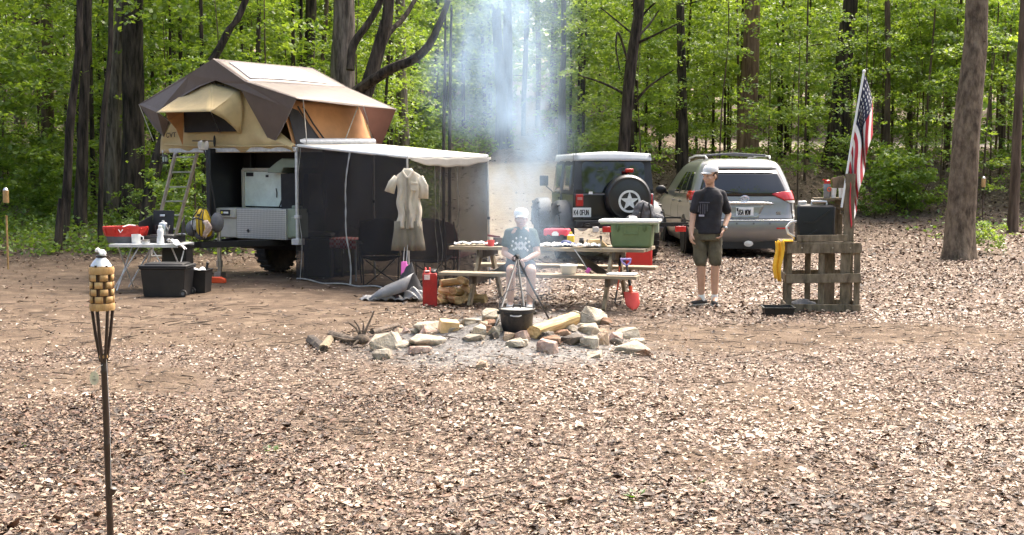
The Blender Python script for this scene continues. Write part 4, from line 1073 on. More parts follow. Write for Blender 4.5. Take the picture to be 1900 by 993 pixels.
# shirt and shorts hung on the front pole
m_shirt = mat('khaki_cotton', (.56, .50, .40), .9, var=.10, scale=5, bump=.4, bscale=10)
m_short = mat('olive_cotton', (.20, .175, .13), .9, var=.12, scale=5, bump=.4, bscale=10)
hp = P(757, 318, 17.2)
sh = thing('hanging_shirt', 'beige short-sleeved button shirt hung on the front awning pole', 'shirt', hp)
def ring(z, w_, d_, x=0.0, rip=0.0): return [V((x + w_ * math.cos(t), d_ * .62 * math.sin(t) - .03 + rip * (.075 * math.sin(w_ * math.cos(t) * 55 + z * 5) + .045 * math.sin(w_ * math.cos(t) * 95 - z * 9) + .008 * math.sin(z * 30)), z)) for t in [k * PI / 22 for k in range(44)]]
mb = MB(); mb.loft([ring(.04, .05, .04), ring(.0, .075, .05), ring(-.05, .15, .06, .01), ring(-.1, .175, .07, .01, .08)] + [ring(-.16 - .035 * k, .158 + .004 * math.sin(k * .9), .075, .015 + .012 * math.sin(k * .7), .12 + .012 * k) for k in range(18)], cap=False); mb.build('torso', m_shirt, sh, solid=.006)
def sleeve(p0, p1, p2, r): 
    mb = MB(); mb.tube([V(p0), V(p1), V(p2)], [r * .7, r * .85, r * 1.0], 16, cap=False); mb.v = [V((p.x, -.035 + (p.y + .035) * .5 + .008 * math.sin(p.x * 70 + p.z * 40), p.z)) for p in mb.v]; return mb
sleeve((-.14, -.03, -.08), (-.205, -.04, -.16), (-.245, -.045, -.28), .065).build('sleeve', m_shirt, sh, solid=.006)
sleeve((.15, -.03, -.08), (.205, -.05, -.2), (.195, -.055, -.36), .075).build('sleeve', m_shirt, sh, solid=.006)
mb = MB(); mb.tube([(-.07, -.06, .0), (-.03, -.09, -.06), (0, -.095, -.10)], .018, 6); mb.tube([(.07, -.06, .0), (.03, -.09, -.06), (0, -.095, -.10)], .018, 6); mb.build('collar', m_shirt, sh)
mb = MB(); mb.box((.09, -.105, -.2), (.10, .012, .11), rot=(0, .05, .15)); mb.box((.09, -.112, -.155), (.105, .012, .03), rot=(0, .05, .15)); mb.build('pocket', m_shirt, sh, bevel=.005)
mb = MB(); mb.box((0.0, -.108, -.42), (.028, .012, .68)); mb.build('shaded_placket', mat('khaki_shade', (.27, .24, .19), .9), sh)  # darker khaki strip: shade of the open shirt front put into colour
hs_ = thing('hanging_shorts', 'olive shorts hung below the beige shirt on the awning pole', 'shorts', hp)
for s in (-1, 1):
    mb = MB(); mb.loft([ring(-.66, .10, .06, s * .08), ring(-.8, .105, .065, s * .085, .1), ring(-.95, .115, .07, s * .10, .15), ring(-1.05, .12, .07, s * .105, .15)], cap=False); mb.M = Matrix.Identity(4)
    mb.build('trouser_leg', m_short, hs_, solid=.006)

# ---------------- inside and beside the netting: table, camp chairs
def camp_chair(label, x, y, rz, col, rgb, back=.95, group=None):
    t = thing('camp_chair', label, 'chair', (x, y, gzf(x, y)), rz, group)
    m = mat('chair_' + col, rgb, .85, var=.15, scale=6)
    mb = MB(); mb.grid(lambda u, v: V(((u - .5) * .54, -.25 + .5 * v, .44 - .06 * math.sin(u * PI) * math.sin(v * PI) - .05 * v)), 10, 8); mb.build('seat', m, t, solid=.012)
    mb = MB(); mb.grid(lambda u, v: V(((u - .5) * (.56 + .05 * math.sin(v * PI)), .25 + .07 * math.sin(u * PI) + .12 * v, .42 + (back - .42) * v - (0.05 * abs(2 * u - 1) ** 4) * (v > .8))), 12, 10); mb.build('backrest', m, t, solid=.012)
    for s in (-1, 1):
        mb = MB(); mb.tube([(s * .27, -.27, .01), (-s * .02, .0, .2), (s * -.28, .27, .42)], .009, 6); mb.tube([(s * .27, .27, .01), (s * .29, .3, .45), (s * .28, .38, back)], .010, 6); mb.tube([(s * .27, -.27, .01), (s * .29, -.26, .6)], .010, 6); mb.build('leg', m_blackm, t)
        mb = MB(); mb.bar((s * .3, -.28, .61), (s * .3, .30, .63), .06, .012); mb.build('armrest', m, t)
    return t
camp_chair('navy high-backed camp chair behind the netting, beside the hanging shirt', *P(799, 500, 18.3).xy, RAD(170), 'navy', (.010, .016, .028), 1.0)
camp_chair('maroon camp chair behind the netting, right of the navy one', *P(838, 500, 19.0).xy, RAD(150), 'maroon', (.10, .022, .028), .93)
camp_chair('black camp chair inside the netting next to the checked table', *P(707, 500, 18.8).xy, RAD(10), 'black', (.010, .010, .012), .95)
tx, ty = P(648, 470, 19.6).xy
ck = thing('side_table', 'low camp table under a red checked cloth inside the netting', 'table', (tx, ty, gzf(tx, ty)), RAD(-40))
mb = MB(); mb.box((0, 0, .60), (.75, .45, .02)); mb.build('tabletop', m_alu, ck)
for sx in (-1, 1):
    for sy in (-1, 1): mb = MB(); mb.tube([(sx * .33, sy * .18, .59), (sx * .36, sy * .2, 0)], .014, 6); mb.build('leg', m_alu, ck)
mb = MB(); mb.grid(lambda u, v: V(((u - .5) * .78, (v - .5) * .5, .62)) , 8, 6)
mb.grid(lambda u, v: V(((u - .5) * .80, -.25 - .01 * math.sin(u * 30), .62 - .14 * v)), 30, 3)
o = mb.build('tablecloth', m_gingham, solid=.004); o.location = ck.location; o.rotation_euler = ck.rotation_euler; tag(o, 'red and white checked cloth on the low camp table', 'tablecloth')
bx_, by_ = P(592, 490, 19.7).xy
mb = MB(); mb.box((bx_, by_, .32), (.42, .4, .6)); mb.box((bx_, by_, .66), (.46, .44, .06)); o = mb.build('storage_tub', m_black, bevel=.03); tag(o, 'tall black tub standing in the shaded corner inside the netting', 'tub')

# ---------------- camp kitchen table
kx, ky = P(283, 500, 17.9).xy
kt = thing('folding_table', 'light folding camp table on crossed metal legs, with the camp stove on it', 'table', (kx, ky, gzf(kx, ky)), RAD(-6))
KZ = .64
mb = MB(); mb.box((0, 0, KZ), (.96, .62, .025)); mb.build('tabletop', mat('pale_tabletop', (.62, .63, .62), .4, var=.06, dirt=.1), kt, bevel=.006)
mb = MB()
for s in (-1, 1): mb.box((0, s * .31, KZ - .01), (.97, .02, .04))
mb.build('rim', m_alu, kt)
for s in (-1, 1):
    for q in (-1, 1):
        mb = MB(); mb.tube([(s * .38 + .0, -q * .27, KZ - .02), (s * .40 - .12 * q * 0, q * .29, .01)], .011, 8); mb.tube([(s * .38 - s * .30, -q * .25, KZ - .02), (s * .46, -q * .27, .01)], .009, 6); mb.build('leg', m_alu, kt)
mb = MB(); mb.tube([(-.05, -.26, .2), (.3, -.26, .2)], .012, 6); mb.build('crossbar', m_alu, kt)
def onk(x, y): 
    p = Matrix.Rotation(RAD(-6), 3, 'Z') @ V((x, y, 0)); return V((kx + p.x, ky + p.y, gzf(kx, ky) + KZ + .0135))
bs = thing('wash_basin', 'red and grey soft-sided basin at the end of the camp table', 'basin', onk(-.40, .06))
mb = MB(); mb.lathe([(.0, .004), (.24, .0), (.27, .10), (.262, .10), (.235, .015), (0, .012)], n=28, sy=.72); mb.build('lower_band', m_grey, bs)
mb = MB(); mb.lathe([(.268, .09), (.275, .1), (.315, .215), (.312, .225), (.30, .22), (.262, .1)], n=28, sy=.72, closed=True)
for k in range(10): a = k * PI / 5; mb.box((.30 * math.cos(a), .216 * math.sin(a), .15), (.012, .03, .11), rot=(0, .3, a))
mb.build('upper_band', m_red, bs)
mb = MB(); mb.tube([(-.03, -.226, .19), (0, -.25, .15), (.03, -.226, .19)], .008, 5); mb.tube([(.02, -.2, .225), (.08, -.1, .25), (.14, .0, .235)], .008, 5); mb.build('handle', m_white, bs)
st = thing('camp_stove', 'black two-burner camp stove with its lid raised, on the folding table', 'stove', onk(.12, .10), RAD(-18))
mb = MB(); mb.box((0, 0, .05), (.54, .30, .09)); mb.build('stove_body', m_blackm, st, bevel=.008)
mb = MB(); mb.box((-.09, .155, .26), (.33, .025, .36), rot=(-.12, 0, 0)); mb.box((-.09, .137, .37), (.08, .01, .03), rot=(-.12, 0, 0), mi=1); mb.build('lid', [m_blackm, m_steel], st, bevel=.008)
for s in (-1, 1): mb = MB(); mb.prism([(0, 0), (.26, 0), (.22, .19), (0, .28)], .01, (s * .26, .14, .095), ex=(s * .35, -.9, 0), ey=(0, 0, 1), en=(1, 0, 0)); mb.build('wind_screen', m_blackm, st)
for s in (-1, 1): mb = MB(); mb.lathe([(.06, .097), (.065, .105), (.03, .11), (.03, .1)], (s * .13, 0, 0), n=14); mb.build('burner', m_steel, st)
mb = MB(); mb.box((.14, -.02, .112), (.24, .22, .01)); mb.tube([(.26, -.02, .12), (.42, -.1, .13)], .012, 6); mb.build('grate', m_steel, st)
cf = thing('coffee_pot', 'steel percolator coffee pot standing on the camp stove burner', 'pot', onk(.135, .08) + V((0, 0, .12)))
mb = MB(); mb.lathe([(.068, 0), (.07, .02), (.058, .13), (.055, .14)], n=18); mb.tube([(.05, 0, .03), (.085, 0, .09), (.09, 0, .12)], [.015, .012, .009], 7); mb.build('pot_body', m_steel, cf)
mb = MB(); mb.lathe([(.058, .14), (.052, .155), (.02, .165), (.018, .185), (0, .19)], n=16); mb.build('lid', m_alu, cf)
mb = MB(); mb.tube([(-.06, 0, .13), (-.11, 0, .12), (-.11, 0, .05), (-.065, 0, .03)], .008, 6); mb.build('handle', m_black, cf)
wb = thing('white_bottle', 'white waisted squeeze bottle standing in front of the camp stove', 'bottle', onk(.20, -.20))
mb = MB(); mb.lathe([(.045, 0), (.05, .015), (.048, .07), (.038, .11), (.045, .16), (.036, .20), (.022, .212)], n=18); mb.build('bottle_body', m_white, wb)
mb = MB(); mb.lathe([(.026, .212), (.027, .25), (.018, .255)], n=14); mb.build('cap', m_white, wb)
mg = thing('white_mug', 'white mug at the near left of the camp table, by the basin', 'mug', onk(-.17, -.14))
mb = MB(); mb.lathe([(0, .004), (.05, 0), (.058, .01), (.062, .125), (.056, .125), (.05, .015), (0, .012)], n=20); mb.build('cup', m_white, mg)
mb = MB(); mb.tube([(.06, 0, .105), (.10, 0, .09), (.10, 0, .05), (.058, 0, .03)], .009, 6); mb.build('handle', m_white, mg)
tn = thing('small_tin', 'low round metal tin between the mug and the white bottle', 'tin', onk(.0, -.22))
mb = MB(); mb.lathe([(.055, 0), (.056, .045)], n=18); mb.build('tin_body', m_alu, tn); mb = MB(); mb.lathe([(.058, .036), (.058, .055), (.05, .058)], n=18); mb.build('lid', m_steel, tn)
mb = MB(); q = onk(.45, -.2); mb.grid(lambda u, v: q + V(((u - .5) * .24, -.06 + (v - .5) * .16 - .03 * u, .05 + .03 * math.sin(u * 9 + v * 4) * math.sin(v * 7 + 1) - .12 * u * u)), 14, 10); o = mb.build('plastic_bag', m_paper, solid=.006); tag(o, 'crumpled white plastic bag over the right table corner', 'bag')

def tote(name, label, x, y, rz, w_, d_, h, wheel=False, lid=True):
    t = thing(name, label, 'bin', (x, y, gzf(x, y)), rz)
    mb = MB(); a, b = .88, .9
    mb.loft([[V((sx * w_ / 2 * k, sy * d_ / 2 * k, z)) for sx, sy in ((-1, -1), (1, -1), (1, 1), (-1, 1))] for z, k in ((.005, .88), (h * .82, .98), (h * .82, 1.04), (h * .87, 1.05), (h * .87, .96), (.04, .84))])
    mb.build('tub', m_black, t, bevel=.012)
    if lid: mb = MB(); mb.box((0, 0, h * .90), (w_ * 1.07, d_ * 1.07, h * .06)); mb.box((0, 0, h * .95), (w_ * .86, d_ * .8, h * .06)); mb.build('lid', m_black, t, bevel=.014)
    if wheel:
        for s in (-1, 1): mb = MB(); mb.lathe([(0, -.02), (.045, -.02), (.05, 0), (.045, .02), (0, .02)], (w_ * .44, s * d_ * .46, .052), n=16, rot=(PI / 2, 0, 0)); wh = mb.build('wheel', m_rubber, t); mb = MB(); mb.lathe([(0, -.024), (.022, -.024), (.022, .024), (0, .024)], (w_ * .44, s * d_ * .46, .052), n=12, rot=(PI / 2, 0, 0)); mb.build('hub', m_grey, wh)
    return t
x, y = P(312, 553, 16.95).xy; tote('storage_tote', 'large black lidded tote with little wheels, on the ground ahead of the camp table', x, y, RAD(-3), .60, .42, .45, True)
x, y = P(366, 549, 17.35).xy; tote('storage_tote', 'smaller open black tub with odds and ends, beside the wheeled tote', x, y, RAD(-3), .34, .34, .36, False, False)
mb = MB(); o_ = V((x, y, .29)); mb.ball(o_ + V((-.05, 0, 0)), (.08, .08, .05)); mb.ball(o_ + V((.07, .03, .0)), (.05, .05, .06)); mb.box(o_ + V((.02, -.06, .01)), (.1, .04, .05), rot=(.3, .3, .4)); o = mb.build('white_packet', m_paper); tag(o, 'white packets lying in the smaller open black tub', 'packet')
mb = MB(); mb.tube([o_ + V((.1, .06, -.05)), o_ + V((.13, .07, .1))], .016, 8); mb.lathe([(.02, .0), (.024, .015), (0, .03)], o_ + V((.13, .07, .1)), n=10); o = mb.build('flashlight', m_black); tag(o, 'dark torch handle poking out of the open black tub', 'flashlight')
x, y = P(330, 500, 18.2).xy
t = thing('crate_stack', 'black stacking crate under the right half of the camp table', 'crate', (x, y, gzf(x, y)), RAD(-5))
mb = MB(); mb.loft([[V((sx * .2 * k, sy * .17 * k, z)) for sx, sy in ((-1, -1), (1, -1), (1, 1), (-1, 1))] for z, k in ((.0, 1.3), (.1, 1.3), (.12, .95), (.56, .85), (.56, .95), (.60, .95))]); mb.build('crate_body', m_black, t, bevel=.01)
mb = MB(); mb.box((0, 0, .2), (.62, .42, .05)); mb.build('tray', m_black, t, bevel=.015)
x, y = P(404, 522, 18.75).xy
mb = MB(); mb.prism([(-.13, 0), (.13, 0), (.13, .05), (.06, .085), (-.11, .085), (-.13, .05)], .12, (x, y, gzf(x, y) - .005)); o = mb.build('wheel_chock', m_redorange, bevel=.008); tag(o, 'orange-red plastic pad on the ground at the trailer jack', 'chock')
# ================================================================ picnic table, its load, fire ring
def wood(name, c1, c2, st=(1, 1, 1), sc=9, rough=.8): return mat(name, c1, rough, col2=c2, scale=sc, stretch=st, bump=.35, bscale=30, spec=.25, dirt=.25)
W_top = wood('weathered_pine_board', (.20, .155, .105), (.40, .33, .235), (.12, 1, 1), 14)
W_leg = wood('weathered_pine_leg', (.15, .118, .078), (.33, .265, .175), (1, 1, .15), 14)
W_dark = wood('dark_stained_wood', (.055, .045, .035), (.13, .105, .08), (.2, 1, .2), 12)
TC, TRZ = V((.50, 16.1, 0)), RAD(-15)
TC.z = gzf(TC.x, TC.y)
TZ, BZ = .715, .43
F2 = Frame(TC, TRZ)
pt = thing('picnic_table', 'weathered wooden picnic table with joined benches, behind the fire ring', 'table', TC, TRZ)
mb = MB()
for k in range(5): mb.box((rnd.uniform(-.012, .012), (k - 2) * .148, TZ - .02), (2.46 + rnd.uniform(-.02, .02), .139, .04))
mb.build('tabletop', W_top, pt, bevel=.004)
for s in (-1, 1):
    mb = MB(); mb.box((0, s * .66, BZ - .02), (2.42, .132, .04)); mb.box((0, s * .80, BZ - .02), (2.42, .132, .04)); mb.build('bench_seat', W_top, pt, bevel=.005)
for x in (-.86, .80):
    for s in (-1, 1):
        mb = MB(); mb.bar((x, s * .74, .0), (x, s * .22, TZ - .05), .04, .095, up=(0, s, .4)); mb.build('leg', W_leg, pt, bevel=.004)
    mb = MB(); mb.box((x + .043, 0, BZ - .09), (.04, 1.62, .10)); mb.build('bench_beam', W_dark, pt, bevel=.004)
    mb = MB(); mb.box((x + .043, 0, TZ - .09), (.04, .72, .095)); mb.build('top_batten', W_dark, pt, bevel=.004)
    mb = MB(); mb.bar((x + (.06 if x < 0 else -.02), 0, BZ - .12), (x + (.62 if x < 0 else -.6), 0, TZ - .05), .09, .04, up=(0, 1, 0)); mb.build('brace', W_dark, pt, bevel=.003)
def ont(px, py, ly=None, z=TZ):
    """point on the table top seen at a pixel"""
    c = V((0, 0, CAMZ)); d = P(px, py, 16) - c; t = (TC.z + z - CAMZ) / d.z
    return c + d * t + V((0, 0, .001))
def laid(px, ly, z=TZ):
    """point on the table at local depth ly under pixel column px"""
    p = F2.px(px, 460, 1, ly); return F2.o + F2.R @ V((p.x, ly, z + .001))

# paper plates, towels and wrappers
for (px, ly, w_, lb) in ((868, -.18, .17, 'white paper sheets spread over the left end of the picnic table'), (905, -.12, .13, 'second white paper sheet, between the spread papers and the red cup'),
                         (1018, -.22, .17, 'crumpled white paper towel right of the seated woman'), (1042, -.1, .14, 'rumpled pale paper in front of the red toolbag'), (1078, -.24, .12, 'grey folded cloth hanging at the table edge, below the yellow bottle'),
                         (1098, -.16, .10, 'small pale wrapper near the wood block')):
    q = laid(px, ly); ph = rnd.uniform(0, 9)
    mb = MB(); mb.grid(lambda u, v: q + V(((u - .5) * w_ * 2, (v - .5) * .24, .012 + .028 * abs(math.sin(u * 7 + ph) * math.sin(v * 5 + ph * 2)) + .018 * math.sin(u * 17 + v * 9 + ph) ** 2)), 16, 8)
    o = mb.build('paper_sheet' if px != 1078 else 'folded_cloth', m_paper if px != 1078 else mat('dirty_cloth', (.33, .32, .30), .9, var=.3, scale=14), solid=.004); tag(o, lb, 'paper' if px != 1078 else 'cloth')
t = thing('red_cup', 'small red cup standing on the picnic table left of the woman', 'cup', laid(911, -.24))
mb = MB(); mb.lathe([(0, .003), (.036, 0), (.046, .075), (.043, .075), (.033, .006), (0, .006)], n=18); mb.build('cup_body', mat('bright_red_plastic', (.75, .06, .05), .4, var=.06), t)
mb = MB(); mb.tube([(-.043, 0, .06), (-.07, 0, .05), (-.066, 0, .02), (-.038, 0, .015)], .006, 5); mb.build('handle', MATS['bright_red_plastic'], t)
t = thing('utensil_box', 'small dark wooden box with utensils, on the table just left of the woman', 'box', laid(930, -.05), TRZ)
mb = MB(); mb.box((0, 0, .05), (.17, .14, .1)); mb.build('box_body', W_dark, t, bevel=.004); mb = MB(); mb.box((-.09, -.02, .115), (.16, .03, .025), rot=(0, .15, .2)); mb.build('knife_handle', mat('dark_red_handle', (.12, .02, .03), .5), t)
# red and black toolbag, yellow bottle, wood block, cleaver, dark jars
t = thing('tool_bag', 'red and black open-top tool bag with a white emblem, on the picnic table', 'bag', laid(1034, .14), TRZ)
mb = MB(); mb.loft([[V((sx * .155 * k, sy * .10 * k, z)) for sx, sy in ((-1, -1), (1, -1), (1, 1), (-1, 1))] for z, k in ((0, 1), (.10, 1.04), (.18, .95))]); mb.build('bag_body', mat('black_canvas', (.02, .02, .026), .85, var=.3), t, bevel=.02)
mb = MB(); mb.box((0, -.004, .165), (.31, .215, .09)); mb.build('top_band', mat('red_canvas', (.62, .04, .07), .75, var=.12), t, bevel=.02)
mb = MB(); mb.prism([(-.04, .0), (.04, 0), (.045, .03), (.02, .055), (-.02, .055), (-.045, .03)], .006, (0, -.112, .125)); mb.build('emblem', m_white, t)
for s in (-1, 1): mb = MB(); mb.box((s * .085, -.112, .09), (.05, .02, .10)); mb.build('pocket', m_black, t, bevel=.008)
mb = MB(); mb.tube([(-.11, 0, .2), (-.08, 0, .235), (.08, 0, .235), (.11, 0, .2)], .010, 6); mb.build('handle', m_black, t)
mb = MB(); q = laid(1052, -.06); mb.ball(q + V((0, 0, .035)), (.085, .06, .045), rot=(0, .2, .3)); mb.ball(q + V((.06, .0, .02)), (.06, .05, .03)); o = mb.build('blue_pouch', mat('blue_nylon', (.015, .03, .14), .6, var=.3)); tag(o, 'dark blue soft pouch slumped beside the red tool bag', 'pouch')
t = thing('yellow_bottle', 'yellow and white squeeze bottle standing right of the tool bag', 'bottle', laid(1059, .02))
mb = MB(); mb.lathe([(.04, 0), (.045, .01), (.045, .06)], n=18); mb.lathe([(.043, .125), (.043, .135), (.02, .15)], n=18); mb.build('bottle_body', m_white, t)
mb = MB(); mb.lathe([(.046, .05), (.0463, .13)], n=18); mb.build('label_band', mat('yellow_label', (.80, .55, .02), .5), t); mb = MB(); mb.lathe([(.02, .15), (.018, .175), (.0, .18)], n=12); mb.build('cap', m_yellow, t)
mb = MB(); mb.prism([(-.13, 0), (.13, 0), (.05, .085), (-.11, .085)], .09, laid(1107, -.02), ex=(math.cos(TRZ), math.sin(TRZ), 0), en=(-math.sin(TRZ), math.cos(TRZ), 0)); o = mb.build('wood_block', wood('fresh_pine', (.55, .36, .17), (.74, .54, .30)), bevel=.004); tag(o, 'fresh sloping wood block on the table left of the green cooler', 'wood block')
for i, (px, ly, h) in enumerate(((1079, .1, .07), (1092, .02, .055))):
    t = thing('dark_jar', ('taller dark jar', 'lower dark jar')[i] + ' behind the pale papers left of the wood block', 'jar', laid(px, ly)); mb = MB(); mb.lathe([(.03, 0), (.034, .01), (.032, h), (.022, h + .008)], n=14); mb.build('jar_body', m_black, t); mb = MB(); mb.lathe([(.027, h + .008), (.027, h + .03), (.02, h + .033)], n=12); mb.build('lid', m_grey, t)
q = laid(1115, -.36, .70)
t = thing('hatchet', 'thin dark blade tool stuck upright in the table edge, by the wood block', 'hatchet', q); mb = MB(); mb.box((0, 0, .06), (.008, .04, .13)); mb.build('blade', m_steel, t); mb = MB(); mb.box((0, 0, .14), (.02, .02, .06)); mb.build('handle', m_black, t)
q = laid(1066, -.38, .66)
t = thing('fly_swatter', 'thin rod with a pink end, slanting down from the table edge', 'swatter', q); mb = MB(); mb.tube([(0, 0, .04), (.09, -.01, -.09), (.15, -.015, -.19)], .006, 6); mb.build('rod', m_alu, t); mb = MB(); mb.box((.165, -.015, -.215), (.05, .015, .07), rot=(0, .6, 0)); mb.build('paddle', m_pink, t, bevel=.008)

# green cooler
m_cool = mat('green_cooler', (.14, .195, .085), .5, var=.08, scale=5, dirt=.12)
gc = thing('green_cooler', 'olive green latching cooler with a big white lid, on the right end of the table', 'cooler', laid(1174, .03), TRZ + RAD(3))
mb = MB(); mb.loft([[V((sx * .255 * k, sy * .185 * k, z)) for sx, sy in ((-1, -1), (1, -1), (1, 1), (-1, 1))] for z, k in ((0, .93), (.29, 1.0))]); mb.build('cooler_body', m_cool, gc, bevel=.03, seg=3)
mb = MB()
for (a, b, c_, d_) in ((-.08, .17, .16, .014), (-.08, .27, .16, .014)): mb.box((0, -.185, b), (c_, .02, d_))
for s in (-.08, .08): mb.box((s, -.185, .22), (.014, .02, .11))
mb.build('handle_recess', m_cool, gc, bevel=.004)
for s in (-1, 1): mb = MB(); mb.box((s * .165, -.192, .25), (.05, .02, .07)); mb.box((s * .165, -.205, .235), (.02, .02, .07)); mb.build('latch', mat('green_latch', (.09, .13, .05), .5), gc, bevel=.006)
mb = MB(); mb.box((-.03, 0, .325), (.74, .41, .035)); mb.build('lid', m_white, gc, bevel=.012); mb = MB(); mb.box((-.03, 0, .298), (.70, .385, .022)); mb.build('lid_gasket', mat('pale_green_rim', (.30, .36, .24), .5), gc, bevel=.006)
mb = MB(); mb.box((.30, -.06, .24), (.05, .09, .12)); mb.build('side_handle', mat('pale_green_rim2', (.33, .38, .28), .5), gc, bevel=.012)
mb = MB(); q = laid(1174, .0, TZ + .345); mb.ball(q + V((0, 0, .018)), (.05, .035, .022)); o = mb.build('white_rag', m_paper); tag(o, 'little white crumpled rag lying on the green cooler lid', 'rag')
# red cooler on the ground
g = G(1188, 498); rc = thing('red_cooler', 'bright red picnic cooler with white lid, on the leaves behind the table', 'cooler', V((g.x, g.y + .2, gzf(g.x, g.y))), RAD(-6))
mb = MB(); mb.box((0, 0, .20), (.44, .34, .40)); mb.build('cooler_body', mat('red_cooler', (.68, .035, .025), .4, var=.06, dirt=.06), rc, bevel=.03, seg=3); mb = MB(); mb.box((0, 0, .42), (.47, .37, .05)); mb.build('lid', m_white, rc, bevel=.015)
mb = MB(); mb.tube([(-.24, -.02, .3), (-.26, 0, .33), (-.24, .02, .3)], .012, 6); mb.build('handle', m_white, rc)
# basin and board on the near bench
pot = thing('metal_basin', 'round pale metal basin with its lid on the near picnic bench', 'basin', F2.o + F2.R @ V((F2.px(1055, 505, 1, -.73).x, -.73, BZ + .001)))
mb = MB(); mb.lathe([(0, .003), (.075, 0), (.09, .02), (.10, .09), (.108, .095), (.108, .102), (.096, .1)], n=24); mb.build('bowl', mat('cream_enamel', (.62, .60, .52), .35, var=.06, metal=.25), pot); mb = MB(); mb.lathe([(.107, .103), (.10, .112), (.02, .122), (0, .122)], n=24); mb.build('lid', m_white, pot)
mb = MB(); q = F2.o + F2.R @ V((F2.px(1155, 505, 1, -.66).x, -.68, BZ)); mb.box(q + V((0, 0, .012)), (.34, .22, .018), rot=(0, 0, TRZ)); o = mb.build('cutting_board', m_white, bevel=.006); tag(o, 'thin white board lying on the right end of the near bench', 'board')

# shovels leaning on the bench end
q = G(1176, 577)
sv = thing('shovel', 'short red shovel with a purple D-handle leaning on the right bench end', 'shovel', q); top = P(1161, 480, q.y + .20) - q
a = top * .44
mb = MB(); mb.tube([top * .88, top * .62, a], [.014, .016, .02], 8); mb.build('shaft', m_blackm, sv)
mb = MB(); mb.tube([a + V((0, 0, .02)), top * .30], [.022, .020], 8); sk = mb.build('socket', m_redorange, sv)
w_ = V((.052, 0, 0)); mb = MB(); mb.tube([top * .86, top * .93 - w_ * .9, top * .99 - w_ * 1.1], .012, 7); mb.tube([top * .86, top * .93 + w_ * .9, top * .99 + w_ * 1.1], .012, 7); mb.tube([top * .99 - w_ * 1.25, top * .99 + w_ * 1.25], .013, 8); mb.build('handle', mat('purple_plastic', (.20, .16, .36), .5), sv)
mb = MB()
def blade(u, v):
    w2 = .085 * (1 if v < .55 else max(.05, math.cos((v - .55) / .45 * PI / 2) ** .8)); p = (top * (.36 * (1 - v))).copy(); x = (u - .5) * 2
    return p + V((x * w2, -.028 * (1 - x * x) * (1 - v * .5) + .01, 0.0))
mb.grid(blade, 12, 16); mb.build('blade', mat('red_shovel_paint', (.78, .08, .06), .42, var=.1, dirt=.2), sv, solid=.005)
q = G(1144, 566)
sv = thing('fire_poker', 'long red-handled hooked poker leaning against the bench, left of the shovel', 'poker', q); top = P(1151, 474, q.y + .16) - q
mb = MB(); mb.tube([top * .30 + V((-.006, 0, 0)), top * .55 + V((.004, 0, 0)), top * .78], .010, 7); mb.build('red_shaft', m_redorange, sv); mb = MB(); mb.tube([top * .78, top * .9, top], [.016, .018, .014], 8); mb.build('grip', m_black, sv)
mb = MB(); mb.tube([top * .30 + V((-.006, 0, 0)), top * .1 + V((-.02, 0, 0)), V((-.02, 0, .03)), V((.0, -.01, .005)), V((.04, -.01, .012)), V((.055, 0, .05))], .010, 7); mb.build('hook', m_blackm, sv)

# red fuel can, tarp heap, split firewood
q = G(797, 569)
fc = thing('fuel_can', 'tall narrow red fuel can standing by the tarp and the firewood', 'fuel can', V((q.x, q.y + .08, q.z)), RAD(4))
m_can = mat('red_can', (.40, .014, .012), .45, var=.18, scale=9, dirt=.12)
mb = MB(); mb.box((0, 0, .20), (.175, .30, .39)); mb.prism([(-.15, .39), (.15, .39), (.13, .43), (-.06, .43), (-.15, .41)], .15, (-.075, 0, 0), ex=(0, 1, 0), en=(1, 0, 0)); mb.build('can_body', m_can, fc, bevel=.022, seg=3)
mb = MB(); mb.tube([(-.05, -.08, .42), (-.05, -.06, .455), (-.05, .06, .46), (-.05, .1, .43)], .012, 7); mb.tube([(.0, -.08, .42), (.0, -.06, .455), (.0, .06, .46), (.0, .1, .43)], .012, 7); mb.build('carry_handle', m_can, fc)
mb = MB(); mb.lathe([(.032, 0), (.034, .03), (.026, .035)], (.045, -.10, .41), n=14, rot=(.25, 0, 0)); mb.box((.05, -.04, .44), (.07, .12, .03)); mb.build('spout_cap', m_black, fc, bevel=.006)
mb = MB(); mb.box((-.035, -.154, .365), (.07, .012, .06)); mb.box((-.03, -.10, .435), (.06, .06, .012)); mb.build('warning_sticker', mat('pale_sticker', (.75, .55, .52), .5, var=.2, scale=60), fc)
mb = MB(); mb.bar((-.05, -.152, .05), (.05, -.152, .32), .016, .01, up=(0, -1, 0)); mb.bar((.05, -.152, .05), (-.05, -.152, .32), .016, .01, up=(0, -1, 0)); mb.build('pressed_rib', m_can, fc)

tq = G(735, 560)
m_tarp = mat('silver_tarp', (.15, .15, .152), .42, var=.2, scale=5, spec=.7, bump=.4, bscale=7)
m_tarpd = mat('tarp_lining', (.016, .016, .018), .6, var=.3)
tarp = thing('tarp', 'crumpled silver and black tarp heaped on the ground below the hanging shirt', 'tarp', (tq.x, tq.y + .12, gzf(tq.x, tq.y)))
def tarpf(ph, sx, sy, h, x0, y0):
    def f(u, v):
        x = (u - .5) * 2; y = (v - .5) * 2; r = min(1, math.hypot(x, y))
        z = h * (1 - r) ** .7 * (.75 + .35 * math.sin(3 * x + ph)) + .05 * abs(math.sin(5 * x + 3 * y + ph)) * (1 - r * .6) + .03 * abs(math.sin(9 * x - 6 * y + 2 * ph))
        return V((x0 + x * sx + .05 * math.sin(4 * y + ph), y0 + y * sy, z + .006))
    return f
mb = MB(); mb.grid(tarpf(.4, .30, .20, .17, -.12, .0), 20, 14); mb.build('outer_fold', m_tarp, tarp, solid=.006, auto=25)
mb = MB(); mb.grid(tarpf(2.1, .22, .2, .40, .14, .1), 18, 12); mb.build('black_fold', m_tarpd, tarp, solid=.006, auto=25)
